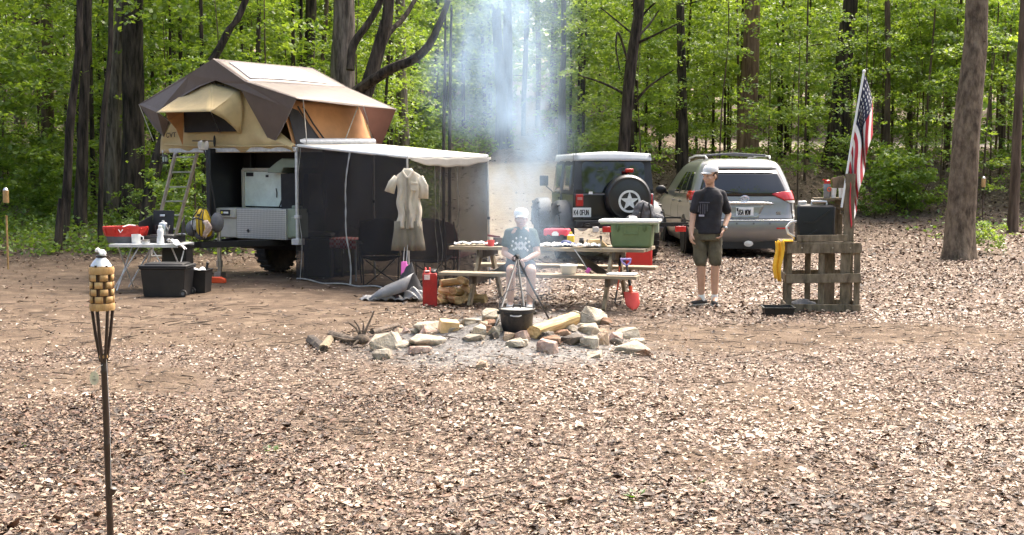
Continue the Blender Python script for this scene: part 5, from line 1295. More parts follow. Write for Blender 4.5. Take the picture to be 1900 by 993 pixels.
mb = MB(); mb.loft([[V((-.36, -.16, .03)), V((-.14, -.10, .20)), V((.10, -.06, .30)), V((.22, .0, .36))], [V((-.33, -.19, .02)), V((-.12, -.14, .165)), V((.08, -.12, .25)), V((.2, -.06, .34))], [V((-.30, -.20, .01)), V((-.16, -.20, .06)), V((.0, -.2, .10)), V((.13, -.18, .14))]], closed=False, cap=False); mb.build('outer_fold', m_tarp, tarp, solid=.006, auto=25)
mb = MB(); mb.grid(lambda u, v: V((-.30 + .34 * u, -.17 + .02 * v, .02 + .15 * u * v)), 6, 4); mb.build('black_fold', m_tarpd, tarp, solid=.004)
mb = MB(); mb.grid(lambda u, v: V((.10 + .24 * u, -.20 + .10 * v + .02 * math.sin(u * 5), .12 + .06 * math.sin(u * PI) - .11 * (1 - v) + .015 * math.sin(u * 13 + v * 8))), 12, 8); mb.build('outer_fold', m_tarp, tarp, solid=.006, auto=25)

W_split = wood('split_wood', (.30, .19, .075), (.70, .53, .28), (1, .10, 1), 34, .8)
W_bark = mat('log_bark', (.06, .045, .032), .95, col2=(.20, .15, .11), scale=14, bump=.7, bscale=20)
def split_log(name, label, a, b, r, roll, group=None, bark=.5, cat='firewood'):
    a, b = V(a), V(b); mid = (a + b) / 2; d = b - a; L_ = d.length
    t = thing(name, label, cat, mid, 0, group); q = Matrix.Identity(3); t.rotation_euler = (d.to_track_quat('Y', 'Z').to_matrix() @ Matrix.Rotation(roll, 3, 'Y')).to_euler()
    rg = random.Random(int(abs(a.x * 999 + a.y * 77 + r * 1e4)))
    arc = [(r * math.cos(x) * rg.uniform(.9, 1.05), r * math.sin(x) * rg.uniform(.9, 1.05)) for x in [PI * (.05 + .9 * k / 7) for k in range(8)]]
    sec = arc + [(-r * .9, -r * .1), (-r * .1, -r * .55), (r * .3, -r * .5), (r * .95, -r * .05)]
    mb = MB(); rings = []
    for k in range(9):
        s = k / 8 - .5
        rings.append([mid * 0 + q @ V((x * (1 + .05 * math.sin(k * 1.9 + i)) , s * L_ + rg.uniform(-.01, .01) * (k in (0, 8)), z * (1 + .06 * math.cos(k * 1.3 + i * 2)))) for i, (x, z) in enumerate(sec)])
    n = len(sec); o_ = len(mb.v); vs = [p for rr in rings for p in rr]; fs = []; ms = []
    for k in range(8):
        for j in range(n): fs.append((k * n + j, k * n + (j + 1) % n, (k + 1) * n + (j + 1) % n, (k + 1) * n + j))
    mb.add(vs, fs + [tuple(range(n - 1, -1, -1)), tuple(8 * n + j for j in range(n))])
    mb.m = [(1 if (f[0] % n) < 7 and rg.random() < bark + .5 else 0) if len(f) == 4 else 0 for f in mb.f]
    if bark <= 0: mb.m = [0] * len(mb.f)
    mb.build('billet', [W_split, W_bark], t, auto=30)
    return t
gq = G(846, 566); gq.z = gzf(gq.x, gq.y)
pile = [((-.17, .0, .05), 28, .058), ((-.03, -.06, .052), -24, .062), ((.11, -.02, .05), 12, .058), ((-.09, .10, .06), 50, .06), ((.07, .12, .06), -40, .062), ((-.12, .0, .15), -38, .055), ((.02, -.02, .155), 20, .06), ((.15, .05, .15), -25, .055), ((-.05, .06, .245), 70, .052), ((.08, .02, .255), 8, .062), ((-.25, .06, .045), 65, .05), ((.24, .08, .06), -55, .058)]
lbls = ['front left', 'front middle', 'front right', 'back left', 'back right', 'left upper', 'middle upper', 'right upper', 'topmost crosswise', 'topmost upright-faced', 'left outlying', 'right outlying, under the bench']
for k, ((x, y, z), an, r) in enumerate(pile):
    c = gq + V((x, y + .05, z * 1.12)); a = RAD(an); d = V((math.sin(a) * .15, math.cos(a) * .15, rnd.uniform(-.03, .03)))
    split_log('split_log', lbls[k] + ' billet of the split firewood heap by the fuel can', c - d, c + d, r, rnd.uniform(0, 6.28), 'split firewood heap', bark=rnd.choice([-1, -1, -1, 0.0]))

# ---------------- fire ring
def stone_mat(name, c1, c2): return mat(name, c1, .88, col2=c2, scale=7, bump=.8, bscale=26, spec=.25, dirt=.75)
ST = {'pale': stone_mat('pale_sandstone', (.27, .225, .165), (.55, .485, .385)), 'tan': stone_mat('tan_sandstone', (.30, .21, .145), (.50, .38, .27)), 'pink': stone_mat('pink_sandstone', (.32, .20, .155), (.55, .42, .35)),
      'dark': stone_mat('sooty_stone', (.045, .04, .036), (.17, .145, .12)), 'grey': stone_mat('grey_stone', (.24, .205, .16), (.46, .405, .325)), 'brown': stone_mat('brown_stone', (.16, .085, .05), (.33, .21, .14))}
def hull_rock(name, label, g, sx, sy, sz, col, rz, seed, group='stones of the fire ring'):
    import bmesh
    rg = random.Random(seed); bm = bmesh.new()
    for k in range(17):
        u = rg.uniform(-1, 1); a = rg.uniform(0, 2 * PI); q = math.sqrt(1 - u * u) * rg.uniform(.8, 1)
        e = .62; f = lambda s: math.copysign(abs(s) ** e, s)
        bm.verts.new((f(q * math.cos(a)) * sx, f(q * math.sin(a)) * sy, max(-.5, f(u)) * sz))
    r = bmesh.ops.convex_hull(bm, input=bm.verts); bmesh.ops.delete(bm, geom=list({v for v in r['geom_interior'] + r['geom_unused'] if isinstance(v, bmesh.types.BMVert)}), context='VERTS')
    bmesh.ops.bevel(bm, geom=list(bm.edges), offset=min(sx, sz) * .09, segments=1, affect='EDGES', clamp_overlap=True)
    bmesh.ops.triangulate(bm, faces=bm.faces); bmesh.ops.subdivide_edges(bm, edges=bm.edges, cuts=1, use_grid_fill=True)
    for v in bm.verts: v.co += v.normal * rg.uniform(-.035, .03) * min(sx, sy, sz)
    me = bpy.data.meshes.new('stone'); bm.to_mesh(me); bm.free(); me.materials.append(ST[col]); me.shade_smooth(); me.set_sharp_from_angle(angle=RAD(24))
    o = bpy.data.objects.new(name, me); COL.objects.link(o); o.location = V(g) + V((0, 0, sz * .30)); o.rotation_euler = (rg.uniform(-.15, .15), rg.uniform(-.15, .15), rz)
    return tag(o, label, 'stone', group)
ROCKS = [(682, 746, 614, 651, 'pale', 'largest pale boulder at the left end of the fire ring'), (690, 728, 645, 668, 'grey', 'small grey stone ahead of the largest left boulder'), (762, 818, 595, 618, 'pale', 'long pale slab at the back left of the ring, left of the cut wood block'),
 (758, 824, 618, 642, 'pale', 'long pale slab ahead of the cut wood block'), (853, 893, 586, 602, 'pale', 'low pale stone at the back, right of the cut wood block'), (872, 902, 598, 626, 'pale', 'leaning pale wedge stone between the cut wood block and the pot'),
 (894, 926, 566, 602, 'pale', 'upright white stone at the back left of the hanging pot'), (889, 909, 592, 612, 'tan', 'round tan stone below the upright white one'), (899, 931, 601, 622, 'pale', 'pale stone touching the left side of the pot'),
 (909, 929, 614, 630, 'dark', 'dark stone at the left tripod foot'), (932, 958, 615, 632, 'tan', 'tan stone right under the front of the pot'), (996, 1036, 627, 656, 'pink', 'pinkish slanted stone at the low end of the yellow log'),
 (1003, 1040, 620, 640, 'brown', 'dark brown stone tucked under the yellow log'), (1043, 1082, 618, 641, 'dark', 'blackened stone facing front, right of the yellow log'), (1027, 1060, 612, 624, 'brown', 'thin brown stone lying along the yellow log'),
 (1054, 1085, 572, 598, 'pale', 'pale stone at the top end of the yellow log'), (1076, 1124, 562, 604, 'pale', 'tallest cream boulder at the right of the ring'), (1114, 1135, 586, 604, 'brown', 'red-brown stone right of the tallest cream boulder'),
 (1075, 1117, 597, 622, 'pale', 'broad pale stone below the tallest cream boulder'), (1079, 1111, 618, 647, 'grey', 'upright grey stone, lowest in front of the tallest cream boulder'), (1109, 1131, 610, 641, 'tan', 'narrow tan stone with a sooty foot, right of the upright grey one'),
 (1129, 1159, 612, 639, 'pink', 'reddish-white stone at the right of the narrow tan one'), (1138, 1190, 606, 630, 'pale', 'long low pale stone at the back right end of the ring'), (1132, 1207, 630, 657, 'grey', 'wide flat slab at the far right end of the fire ring'),
 (1088, 1119, 646, 665, 'pale', 'small loose stone lying ahead of the right stones'), (881, 906, 666, 686, 'tan', 'small tan stone alone on the ash, nearest of all'), (860, 898, 620, 634, 'grey', 'thin grey stone half sunk at the top of the ash'),
 (744, 760, 605, 620, 'pink', 'small pinkish stone at the left tip of the back slab'), (729, 758, 630, 647, 'pale', 'small pale stone right of the largest left boulder'), (756, 800, 638, 656, 'pink', 'dull pink stone under the front slab'), (1000, 1022, 612, 628, 'grey', 'grey stone at the right foot of the pot'), (955, 985, 612, 632, 'pink', 'low pinkish stone below the red tripod end')]
for k, (x0, x1, y0, y1, c, lb) in enumerate(ROCKS):
    g = G((x0 + x1) / 2, y1 - 1); s = g.y / FPX; w_ = (x1 - x0) * s / 2; h = (y1 - y0) * s
    hull_rock('fire_ring_stone', lb, (g.x, g.y + w_ * .55, gzf(g.x, g.y + w_ * .5) - .01), w_ * 1.22, w_ * 1.0, h * .68, c, rnd.uniform(-.4, .4), 40 + k)
for k in range(30):
    u = (k + .5) / 30 + rnd.uniform(-.02, .02); xs = [(690, 648), (745, 622), (800, 606), (870, 602), (915, 620), (1000, 640), (1060, 612), (1100, 622), (1150, 636), (1200, 650)]
    f = u * 8.99; i = int(f); px_ = xs[i][0] + (xs[i + 1][0] - xs[i][0]) * (f - i) + rnd.uniform(-12, 12); py_ = xs[i][1] + (xs[i + 1][1] - xs[i][1]) * (f - i) + rnd.uniform(-14, 14); g = G(px_, py_); r = rnd.uniform(.035, .085)
    hull_rock('fire_ring_stone', 'small broken stone wedged between the larger stones of the fire ring', (g.x, g.y, g.z - .005), r * 1.3, r, r * .75, rnd.choice(['pale', 'pale', 'tan', 'pink', 'grey', 'dark', 'brown']), rnd.uniform(0, 3), 300 + k, 'small broken fire ring stones')
a, b = G(832, 617), None
mb = MB(); mb.box(V((a.x, a.y + .06, a.z + .05)), (.17, .13, .11), rot=(.15, .1, .25)); o = mb.build('wood_block', MATS['fresh_pine'], bevel=.004); tag(o, 'fresh cut cream wood block set among the back stones of the ring', 'wood block')
lo = G(988, 628); lo.z += .07
split_log('split_log', 'big yellow split log propped on the stones right of the pot', lo, P(1064, 587, lo.y + .62), .082, 2.9, bark=-1)
m_char = mat('charred_wood', (.02, .016, .013), .9, col2=(.10, .075, .055), scale=14, bump=.6, bscale=20)
for (pa, pb, r, lb) in ((((575, 637), (600, 655)), None, .035, 'short dark log end lying farthest left of the ring'), (((600, 655), (618, 628)), None, .03, 'pale-sided log leaning against the dark log end'), (((616, 630), (660, 640)), None, .03, 'black charred branch left of the root tangle'), (((690, 625), (738, 607)), None, .02, 'long brown stick behind the largest left boulder')):
    g1, g2 = G(*pa[0]), G(*pa[1]); g1.z += r + .02; g2.z += r
    t = split_log('fallen_log', lb, g1, g2, r * 1.4, rnd.uniform(0, 6), bark=.5, cat='log'); t.children[0].data.materials[0] = m_char if 'pale' not in lb else W_leg
q = G(672, 642); q.z += .02
t = thing('root_tangle', 'forked root tangle with upturned prongs beside the largest left boulder', 'root', q)
for (p, r) in (([(0, 0, .03), (.04, .02, .14), (.11, .05, .30)], .016), ([(0, 0, .04), (-.06, .05, .14), (-.13, .05, .19)], .014), ([(0, 0, .04), (-.03, .02, .15), (-.08, .04, .22)], .011), ([(0, 0, .04), (.01, .05, .16), (-.0, .07, .21)], .010), ([(0, 0, .03), (-.15, -.03, .04), (-.28, .02, .07)], .016), ([(0, 0, .06), (-.05, -.08, .02), (-.07, -.12, .0)], .013)):
    mb = MB(); mb.tube(p, [r, r * .85, r * .4], 7, wob=.1); mb.build('prong', W_bark, t)
mb = MB(); mb.ball((0, 0, .04), (.07, .06, .05)); mb.build('root_crown', W_bark, t)

# tripod, chain, dutch oven
apex = P(960, 480, 13.15)
tp_ = thing('cooking_tripod', 'black three-legged iron cooking tripod over the fire with a chain', 'tripod', (apex.x, apex.y, gzf(apex.x, apex.y)))
b0 = V(tp_.location); ap = apex - b0
for k, (px, py, yy) in enumerate(((912, 627, None), (979, 622, None), (1018, 591, None))):
    f = G(px, py) - b0; mb = MB(); mb.tube([ap + (ap - f) * .05, ap.lerp(f, .5), f], .0115, 7); leg = mb.build('leg', m_blackm, tp_)
    if k == 1: mb = MB(); mb.tube([ap.lerp(f, .84), ap.lerp(f, 1.0)], .015, 8); mb.build('red_tip', m_redorange, leg)
mb = MB()
for a in (.3, -.4, 1.2): mb.lathe([(.022, -.006), (.03, 0), (.022, .006)], ap + V((-.02 + .02 * a, -.01, .0)), n=12, rot=(PI / 2, a, 0), closed=True)
mb.build('ring', m_blackm, tp_)
def chain(p0, p1, n, r):
    mb = MB(); p0, p1 = V(p0), V(p1)
    for k in range(n):
        c = p0.lerp(p1, (k + .5) / n); mb.lathe([(r * .7, -r * .3), (r, 0), (r * .7, r * .3)], c, n=8, rot=(PI / 2, (k % 2) * PI / 2, 0), sx=.75, sy=1.25, closed=True)
    return mb
m_iron0 = mat('dull_chain', (.10, .10, .10), .5, metal=.6, var=.2)
potc = G(959, 620); potz = potc.z + .02
pc = V((potc.x, potc.y + .12, potz))
chain(ap + V((0, 0, -.04)), (pc - b0) + V((0, 0, .40)), 18, .011).build('chain', m_iron0, tp_)
chain(ap + V((-.06, .02, -.10)), ap + V((-.05, .02, -.34)), 10, .011).build('chain', m_iron0, tp_)
do = thing('dutch_oven', 'black cast iron pot with a pale lid hanging in the tripod over the ashes', 'pot', pc)
m_iron = mat('cast_iron', (.016, .015, .015), .55, var=.3, scale=14, bump=.2, bscale=60, dirt=.15)
mb = MB(); mb.lathe([(0, .008), (.13, .0), (.142, .02), (.155, .16), (.166, .165), (.166, .18), (.15, .18), (.14, .03), (0, .015)], n=32); mb.build('pot_body', m_iron, do)
mb = MB(); mb.lathe([(.168, .182), (.170, .202), (.160, .206), (.156, .192)], n=32, closed=True); mb.build('lid_flange', m_iron, do)
mb = MB(); mb.lathe([(.157, .190), (.155, .197), (.08, .207), (0, .21)], n=32); ld_ = mb.build('lid', mat('glare_pale_lid', (.50, .49, .47), .3, var=.12, scale=10, metal=.4, spec=.8), do)  # white glare on the iron lid put into its pale colour
mb = MB(); mb.tube([(-.035, 0, .205), (-.03, 0, .235), (.03, 0, .235), (.035, 0, .205)], .007, 7); mb.build('lid_handle', m_iron, ld_)
mb = MB(); mb.tube([(-.16, 0, .17), (-.155, .02, .28), (-.09, .04, .36), (0, .045, .385), (.09, .04, .36), (.155, .02, .28), (.16, 0, .17)], .005, 6); mb.build('bail_handle', m_iron0, do)
for s in (-1, 1): mb = MB(); mb.box((s * .168, 0, .165), (.03, .04, .03)); mb.build('ear', m_iron, do, bevel=.005)
mb = MB(); mb.tube([(-.06, -.164, .155), (-.03, -.178, .15), (.02, -.178, .15), (.04, -.163, .155)], .006, 6); mb.build('tab', m_alu, do)
# ================================================================ people
def skin_mat(name, c1, c2): return mat(name, c1, .5, col2=c2, scale=5, spec=.4)
SK1 = skin_mat('skin_fair', (.50, .30, .21), (.60, .38, .28)); SK2 = skin_mat('skin_tanned', (.48, .275, .185), (.58, .36, .255))
def capsule(mb, a, b, ra, rb, n=14):
    a, b = V(a), V(b); d = (b - a).normalized()
    pts = [a - d * ra * .98, a - d * ra * .7, a - d * ra * .3, a]; rs = [ra * .12, ra * .71, ra * .95, ra]
    for k in (.33, .66): pts.append(a.lerp(b, k)); rs.append(ra + (rb - ra) * k)
    pts += [b, b + d * rb * .3, b + d * rb * .7, b + d * rb * .98]; rs += [rb, rb * .95, rb * .71, rb * .12]
    mb.tube(pts, rs, n)
def fuse(o, vox, smooth=4, wr=0.0, wsz=.12, seed=0):
    m = o.modifiers.new('fuse', 'REMESH'); m.mode = 'VOXEL'; m.voxel_size = vox; m.use_smooth_shade = True
    m = o.modifiers.new('smooth', 'SMOOTH'); m.factor = .5; m.iterations = smooth
    if wr:
        tx = bpy.data.textures.new('folds', 'CLOUDS'); tx.noise_scale = wsz; tx.noise_depth = 2
        m = o.modifiers.new('folds', 'DISPLACE'); m.texture = tx; m.strength = wr; m.mid_level = .5
    return o
def hand(mb, w_, dirn, pn, side, curl=.5, k=1.0):
    """palm from wrist w_ along dirn; pn: way the palm faces; side: way the thumb leaves; fingers curl towards pn"""
    w_, d, p, s = V(w_), V(dirn).normalized(), V(pn).normalized(), V(side).normalized()
    e = w_ + d * .075 * k
    for q in (-.026, -.009, .009, .026): capsule(mb, w_ + d * .012 + s * q * .7 * k, e + s * q * k, .014 * k, .012 * k, 8)
    for q, l in ((.027, .066), (.009, .076), (-.009, .071), (-.027, .055)):
        b = e + s * q * k; a = b + (d * math.cos(curl) + p * math.sin(curl)) * l * .5 * k; t = a + (d * math.cos(curl * 2.3) + p * math.sin(curl * 2.3)) * l * .5 * k
        capsule(mb, b, a, .0095 * k, .0088 * k, 8); capsule(mb, a, t, .0088 * k, .0075 * k, 8)
    b = w_ + d * .025 * k + s * .028 * k; a = b + (d * .6 + s * .75 + p * .25).normalized() * .036 * k; capsule(mb, b, a, .013 * k, .0105 * k, 8); capsule(mb, a, a + (d * .9 + s * .2 + p * .4).normalized() * .032 * k, .0105 * k, .008 * k, 8)
def head(mb, c, R3, k=1.0):
    """c = middle of the head; R3 turns local (face towards -y) into place"""
    c = V(c); T = lambda x, y, z: c + R3 @ (V((x, y, z)) * k)
    old = mb.M; 
    def bl(x, y, z, rx, ry, rz_): 
        mb.M = Matrix.Translation(c) @ R3.to_4x4(); mb.ball((x * k, y * k, z * k), (rx * k, ry * k, rz_ * k), 16, 12); mb.M = old
    bl(0, .012, .035, .074, .094, .082); bl(0, -.015, -.03, .064, .074, .075); bl(0, -.04, -.075, .040, .042, .030)
    bl(0, -.087, -.018, .011, .016, .022); bl(0, -.098, -.028, .012, .011, .009); bl(0, -.078, .018, .045, .014, .010)
    bl(0, -.083, -.058, .021, .009, .0055); bl(0, -.081, -.068, .018, .009, .006)
    for s in (-1, 1): bl(s * .073, .012, -.012, .010, .018, .030); bl(s * .040, -.058, -.028, .022, .02, .02)
def eyes(parent, c, R3, k=1.0):
    for s in (-1, 1):
        mb = MB(); mb.M = Matrix.Translation(V(c)) @ R3.to_4x4(); mb.ball((s * .031 * k, -.0755 * k, .002 * k), (.010 * k, .006 * k, .0038 * k), 10, 6)
        mb.build('eye', mat('eye_dark', (.05, .035, .03), .3), parent)
    mb = MB(); mb.M = Matrix.Translation(V(c)) @ R3.to_4x4()
    for s in (-1, 1): mb.box((s * .031 * k, -.082 * k, .021 * k), (.028 * k, .006 * k, .004 * k))
    mb.build('eyebrow', mat('brow_brown', (.09, .055, .035), .8), parent, bevel=.001)
    mb = MB(); mb.M = Matrix.Translation(V(c)) @ R3.to_4x4(); mb.ball((0, -.0865 * k, -.061 * k), (.021 * k, .006 * k, .006 * k), 10, 6); mb.build('lips', mat('lip', (.36, .15, .12), .5), parent)
def cap_hat(parent, c, R3, m, k=1.0, name='cap', visor=False):
    mb = MB(); mb.M = Matrix.Translation(V(c)) @ R3.to_4x4()
    if not visor: mb.lathe([(.083, .040), (.085, .058), (.078, .085), (.058, .112), (.025, .126), (0, .128)], (0, .010, 0), n=24, sy=1.2)
    else: mb.lathe([(.082, .040), (.083, .058), (.078, .09), (.060, .112), (.03, .124), (0, .126)], (0, .012, 0), n=24, sy=1.18)
    mb.grid(lambda u, v: V(((u - .5) * 2 * .074 * (1 - .30 * v * v), .01 - .088 * math.sqrt(max(0, 1 - ((u - .5) * 1.7) ** 2)) - .075 * v * math.sqrt(max(0.05, 1 - ((u - .5) * 1.9) ** 2)),   .050 - .012 * v - .024 * (2 * u - 1) ** 2)), 14, 6)
    o = mb.build(name, m, parent, solid=.005)
    return o
RZ3 = lambda a: Matrix.Rotation(RAD(a), 3, 'Z')
def ell(z, w_, d_, x=0, y=0, a=0.0, n=22):
    R3 = Matrix.Rotation(a, 3, 'Z'); return [V((x, y, z)) + R3 @ V((w_ * math.cos(2 * PI * k / n), d_ * math.sin(2 * PI * k / n), 0)) for k in range(n)]

# ---------------- standing boy
gp = V((2.345, 15.6, gzf(2.345, 15.6)))
boy = thing('person', 'young person standing in black T-shirt, olive shorts and pale cap, ahead of the minivan', 'person', gp)
hd = -28 * PI / 180
Lh, Rh, Lk, Rk, La, Ra = (-.085, .02, .90), (.095, 0, .90), (-.060, -.02, .50), (.108, -.03, .50), (-.045, .03, .09), (.112, .01, .09)
Ls, Rs, Le, Re, Lw, Rw = (-.105, -.03, 1.352), (.185, .035, 1.352), (-.165, -.02, 1.10), (.275, .06, 1.10), (-.195, -.10, .885), (.190, -.085, .925)
hc = V((.035, -.035, 1.575)); HR = RZ3(-54) @ Matrix.Rotation(RAD(6), 3, 'X')
mb = MB()
for h, k_, a in ((Lh, Lk, La), (Rh, Rk, Ra)):
    capsule(mb, h, k_, .078, .052); kk = V(k_); capsule(mb, k_, kk.lerp(V(a), .35) + V((0, .012, 0)), .050, .052); capsule(mb, kk.lerp(V(a), .35) + V((0, .012, 0)), a, .052, .034)
capsule(mb, La, (-.15, -.04, .045), .036, .03); capsule(mb, Ra, (.10, -.11, .045), .036, .03)
mb.loft([ell(.84, .12, .085, .01, 0, hd), ell(.93, .145, .10, .01, 0, hd), ell(1.08, .13, .088, .025, 0, hd), ell(1.25, .15, .10, .035, 0, hd), ell(1.34, .14, .09, .04, 0, hd), ell(1.40, .09, .07, .04, 0, hd)])
for s, e, w_ in ((Ls, Le, Lw), (Rs, Re, Rw)): capsule(mb, s, e, .048, .037); capsule(mb, e, w_, .037, .026)
capsule(mb, (.04, .01, 1.38), (.037, -.01, 1.52), .055, .05); head(mb, hc, HR)
hand(mb, Lw, (-.08, -.25, -1), (1, .2, -.3), (.2, -1, .1), .55); hand(mb, Rw, (-.35, -.3, -1), (-1, .1, -.2), (-.1, -1, .2), .75)
bb = fuse(mb.build('body', SK2, boy), .0062, 3)
eyes(boy, hc, HR)
mb = MB(); mb.M = Matrix.Translation(hc) @ HR.to_4x4(); mb.ball((0, .022, .022), (.078, .088, .070), 16, 10); mb.ball((0, .055, -.02), (.062, .045, .05), 12, 8); fuse(mb.build('hair', mat('hair_brown', (.06, .035, .02), .8, var=.3, scale=30), boy), .008, 2)
cap_hat(boy, hc + HR @ V((0, 0, .006)), HR, mat('pale_cap_cloth', (.62, .62, .62), .8, var=.06), 1.0)
m_tee = mat('black_tee', (.016, .015, .019), .85, var=.25, scale=6)
mb = MB(); mb.loft([ell(.875, .172, .125, .01, 0, hd), ell(.95, .170, .122, .015, 0, hd), ell(1.08, .160, .115, .025, 0, hd), ell(1.25, .165, .118, .035, 0, hd), ell(1.34, .155, .105, .04, 0, hd), ell(1.40, .118, .085, .04, 0, hd), ell(1.435, .068, .066, .04, 0, hd)])
for s, e, d_ in ((Ls, Le, .72), (Rs, Re, .76)): s, e = V(s), V(e); capsule(mb, s + V((0, 0, -.004)), s.lerp(e, d_), .057, .060)
for s in (Ls, Rs): capsule(mb, (.04, 0, 1.385), V(s) + V((0, 0, .0)), .055, .054)
sh_ = fuse(mb.build('shirt', m_tee, boy), .009, 4, .022, .11)
mb = MB(); Rf = Matrix.Rotation(hd, 3, 'Z'); ex, ey = Rf @ V((1, 0, 0)), V((0, 0, 1)); o_ = V((.033, 0, 0)) + Rf @ V((-.10, -.132, 1.21))
mb.box(o_ + ex * .075 + V((0, 0, .045)), (.15, .006, .014), rot=(0, 0, hd))
for k, (x_, h_) in enumerate(((.01, .10), (.035, .12), (.065, .13), (.09, .12), (.12, .09))): mb.box(o_ + ex * x_ + V((0, 0, .03 - h_ / 2)), (.012, .006, h_), rot=(0, 0, hd))
pr = mb.build('shirt_print', mat('faded_print', (.09, .085, .10), .8, var=.3, scale=30), boy)
mb = MB(); mb.box(o_ + ex * .05 + V((0, 0, -.112)), (.065, .008, .022), rot=(0, 0, hd)); mb.build('print_patch', mat('pale_print', (.38, .36, .42), .7), pr)
m_shb = mat('olive_shorts', (.095, .082, .052), .88, var=.25, scale=9)
mb = MB(); mb.loft([ell(.80, .165, .12, .01, 0, hd), ell(.93, .160, .115, .01, 0, hd)])
for h, k_, dx in ((Lh, Lk, -.005), (Rh, Rk, .005)): h, k_ = V(h), V(k_); capsule(mb, h + V((0, 0, -.03)), h.lerp(k_, .90) + V((dx, 0, 0)), .092, .078)
fuse(mb.build('shorts', m_shb, boy), .009, 3, .026, .10)
for a, t in ((La, (-.19, -.075, .04)), (Ra, (.092, -.155, .04))):
    a, t = V(a), V(t); d = (t - a); d.z = 0; d.normalize()
    mb = MB(); capsule(mb, a + V((0, 0, .045)), a + V((0, 0, -.02)), .041, .043); fuse(mb.build('sock', m_paper, boy), .008, 2)
    mb = MB(); h_ = a - d * .05; h_.z = .045; capsule(mb, h_, a + d * .02 + V((0, 0, -.045)), .040, .045); capsule(mb, a + d * .02 + V((0, 0, -.04)), a + d * .13 + V((0, 0, -.055)), .045, .038); shoe = fuse(mb.build('shoe', mat('black_suede', (.022, .02, .02), .8, var=.3), boy), .008, 2)
    mb = MB(); s_ = V((-d.y, d.x, 0)); mb.prism([(-.095, -.04), (.06, -.05), (.16, -.038), (.185, 0), (.16, .038), (.06, .05), (-.095, .04), (-.11, 0)], .026, V((a.x, a.y, .002)), ex=d, ey=s_, en=(0, 0, 1)); mb.build('sole', mat('grey_sole', (.20, .20, .18), .7), shoe, bevel=.006)
w_ = V(Rw).lerp(V(Re), .12); wd = (V(Rw) - V(Re)).normalized()
mb = MB(); mb.tube([w_ - wd * .014, w_ + wd * .014], .035, 16); wt = mb.build('wristwatch', m_black, boy); mb = MB(); mb.ball(w_ + V((.02, -.028, .004)), (.02, .014, .02)); mb.build('watch_face', m_steel, wt)

# ---------------- seated woman
bxy = F2.o + F2.R @ V((F2.px(966, 500, 1, -.70).x, -.70, 0))
gw = V((bxy.x, bxy.y, gzf(bxy.x, bxy.y)))
wom = thing('person', 'person in grey-green T-shirt and white visor cap seated on the near picnic bench', 'person', gw)
SZ = BZ + .075
Lh, Rh, Lk, Rk, La, Ra = (-.09, .02, SZ), (.09, .02, SZ), (-.115, -.40, .475), (.125, -.40, .475), (-.125, -.33, .085), (.105, -.30, .085)
Ls, Rs = (-.145, -.05, .905), (.145, -.05, .905); Le, Re = (-.195, -.10, .665), (.20, -.10, .665); Lw, Rw = (-.055, -.30, .60), (.055, -.30, .60)
hc = V((0.005, -.10, 1.075)); HR = Matrix.Rotation(RAD(3), 3, 'X')
mb = MB()
for h, k_, a in ((Lh, Lk, La), (Rh, Rk, Ra)):
    capsule(mb, h, k_, .085, .058); kk = V(k_); capsule(mb, k_, kk.lerp(V(a), .35) + V((0, .02, 0)), .055, .054); capsule(mb, kk.lerp(V(a), .35) + V((0, .02, 0)), a, .054, .034); capsule(mb, a, V(a) + V((-.01, -.12, -.045)), .034, .028)
mb.loft([ell(SZ - .06, .16, .12, 0, .03), ell(SZ + .06, .155, .115, 0, .02), ell(SZ + .2, .13, .10, 0, -.01), ell(.80, .145, .10, 0, -.04), ell(.91, .155, .085, 0, -.05), ell(.965, .09, .065, 0, -.06)])
for s, e, w_ in ((Ls, Le, Lw), (Rs, Re, Rw)): capsule(mb, s, e, .048, .038); capsule(mb, e, w_, .038, .026)
capsule(mb, (0, -.05, .93), (0, -.085, 1.03), .052, .047); head(mb, hc, HR, .97)
hand(mb, Lw, (.7, -.55, -.25), (.2, .1, -1), (.4, -.6, .3), .6, .95); hand(mb, Rw, (-.7, -.5, -.2), (-.2, .1, -1), (-.3, -.7, .4), .6, .95)
fuse(mb.build('body', SK1, wom), .0062, 3); eyes(wom, hc, HR, .97)
mb = MB(); mb.M = Matrix.Translation(hc) @ HR.to_4x4(); mb.ball((0, .022, .022), (.078, .09, .075), 16, 10); capsule(mb, (0, .09, .0), (.0, .12, -.09), .032, .02); fuse(mb.build('hair', mat('hair_sandy', (.25, .16, .09), .8, var=.25, scale=30), wom), .008, 2)
cap_hat(wom, hc, HR, mat('white_cap_cloth', (.78, .78, .76), .8, var=.05), 1.0, 'cap', True)
m_wt = mat('grey_green_tee', (.085, .115, .10), .88, var=.15, scale=7)
mb = MB(); mb.loft([ell(SZ + .01, .172, .128, 0, .02), ell(SZ + .10, .165, .125, 0, .01), ell(SZ + .22, .148, .122, 0, -.01), ell(.78, .158, .125, 0, -.04), ell(.89, .150, .100, 0, -.05), ell(.945, .11, .075, 0, -.055), ell(.98, .066, .06, 0, -.06)])
for s, e in ((Ls, Le), (Rs, Re)): s, e = V(s), V(e); capsule(mb, s, s.lerp(e, .55), .056, .060)
for s in (Ls, Rs): capsule(mb, (0, -.05, .925), s, .055, .054)
fuse(mb.build('shirt', m_wt, wom), .009, 4, .020, .10)
mb = MB()
for k in range(9):
    a = RAD(-40 + k * 32); c = V((.105 * math.cos(a), 0, .105 * math.sin(a) * .9)); mb.ball(V((0, -.168 + .25 * c.x * c.x, .765)) + c, (.012, .012, .014), 8, 6)
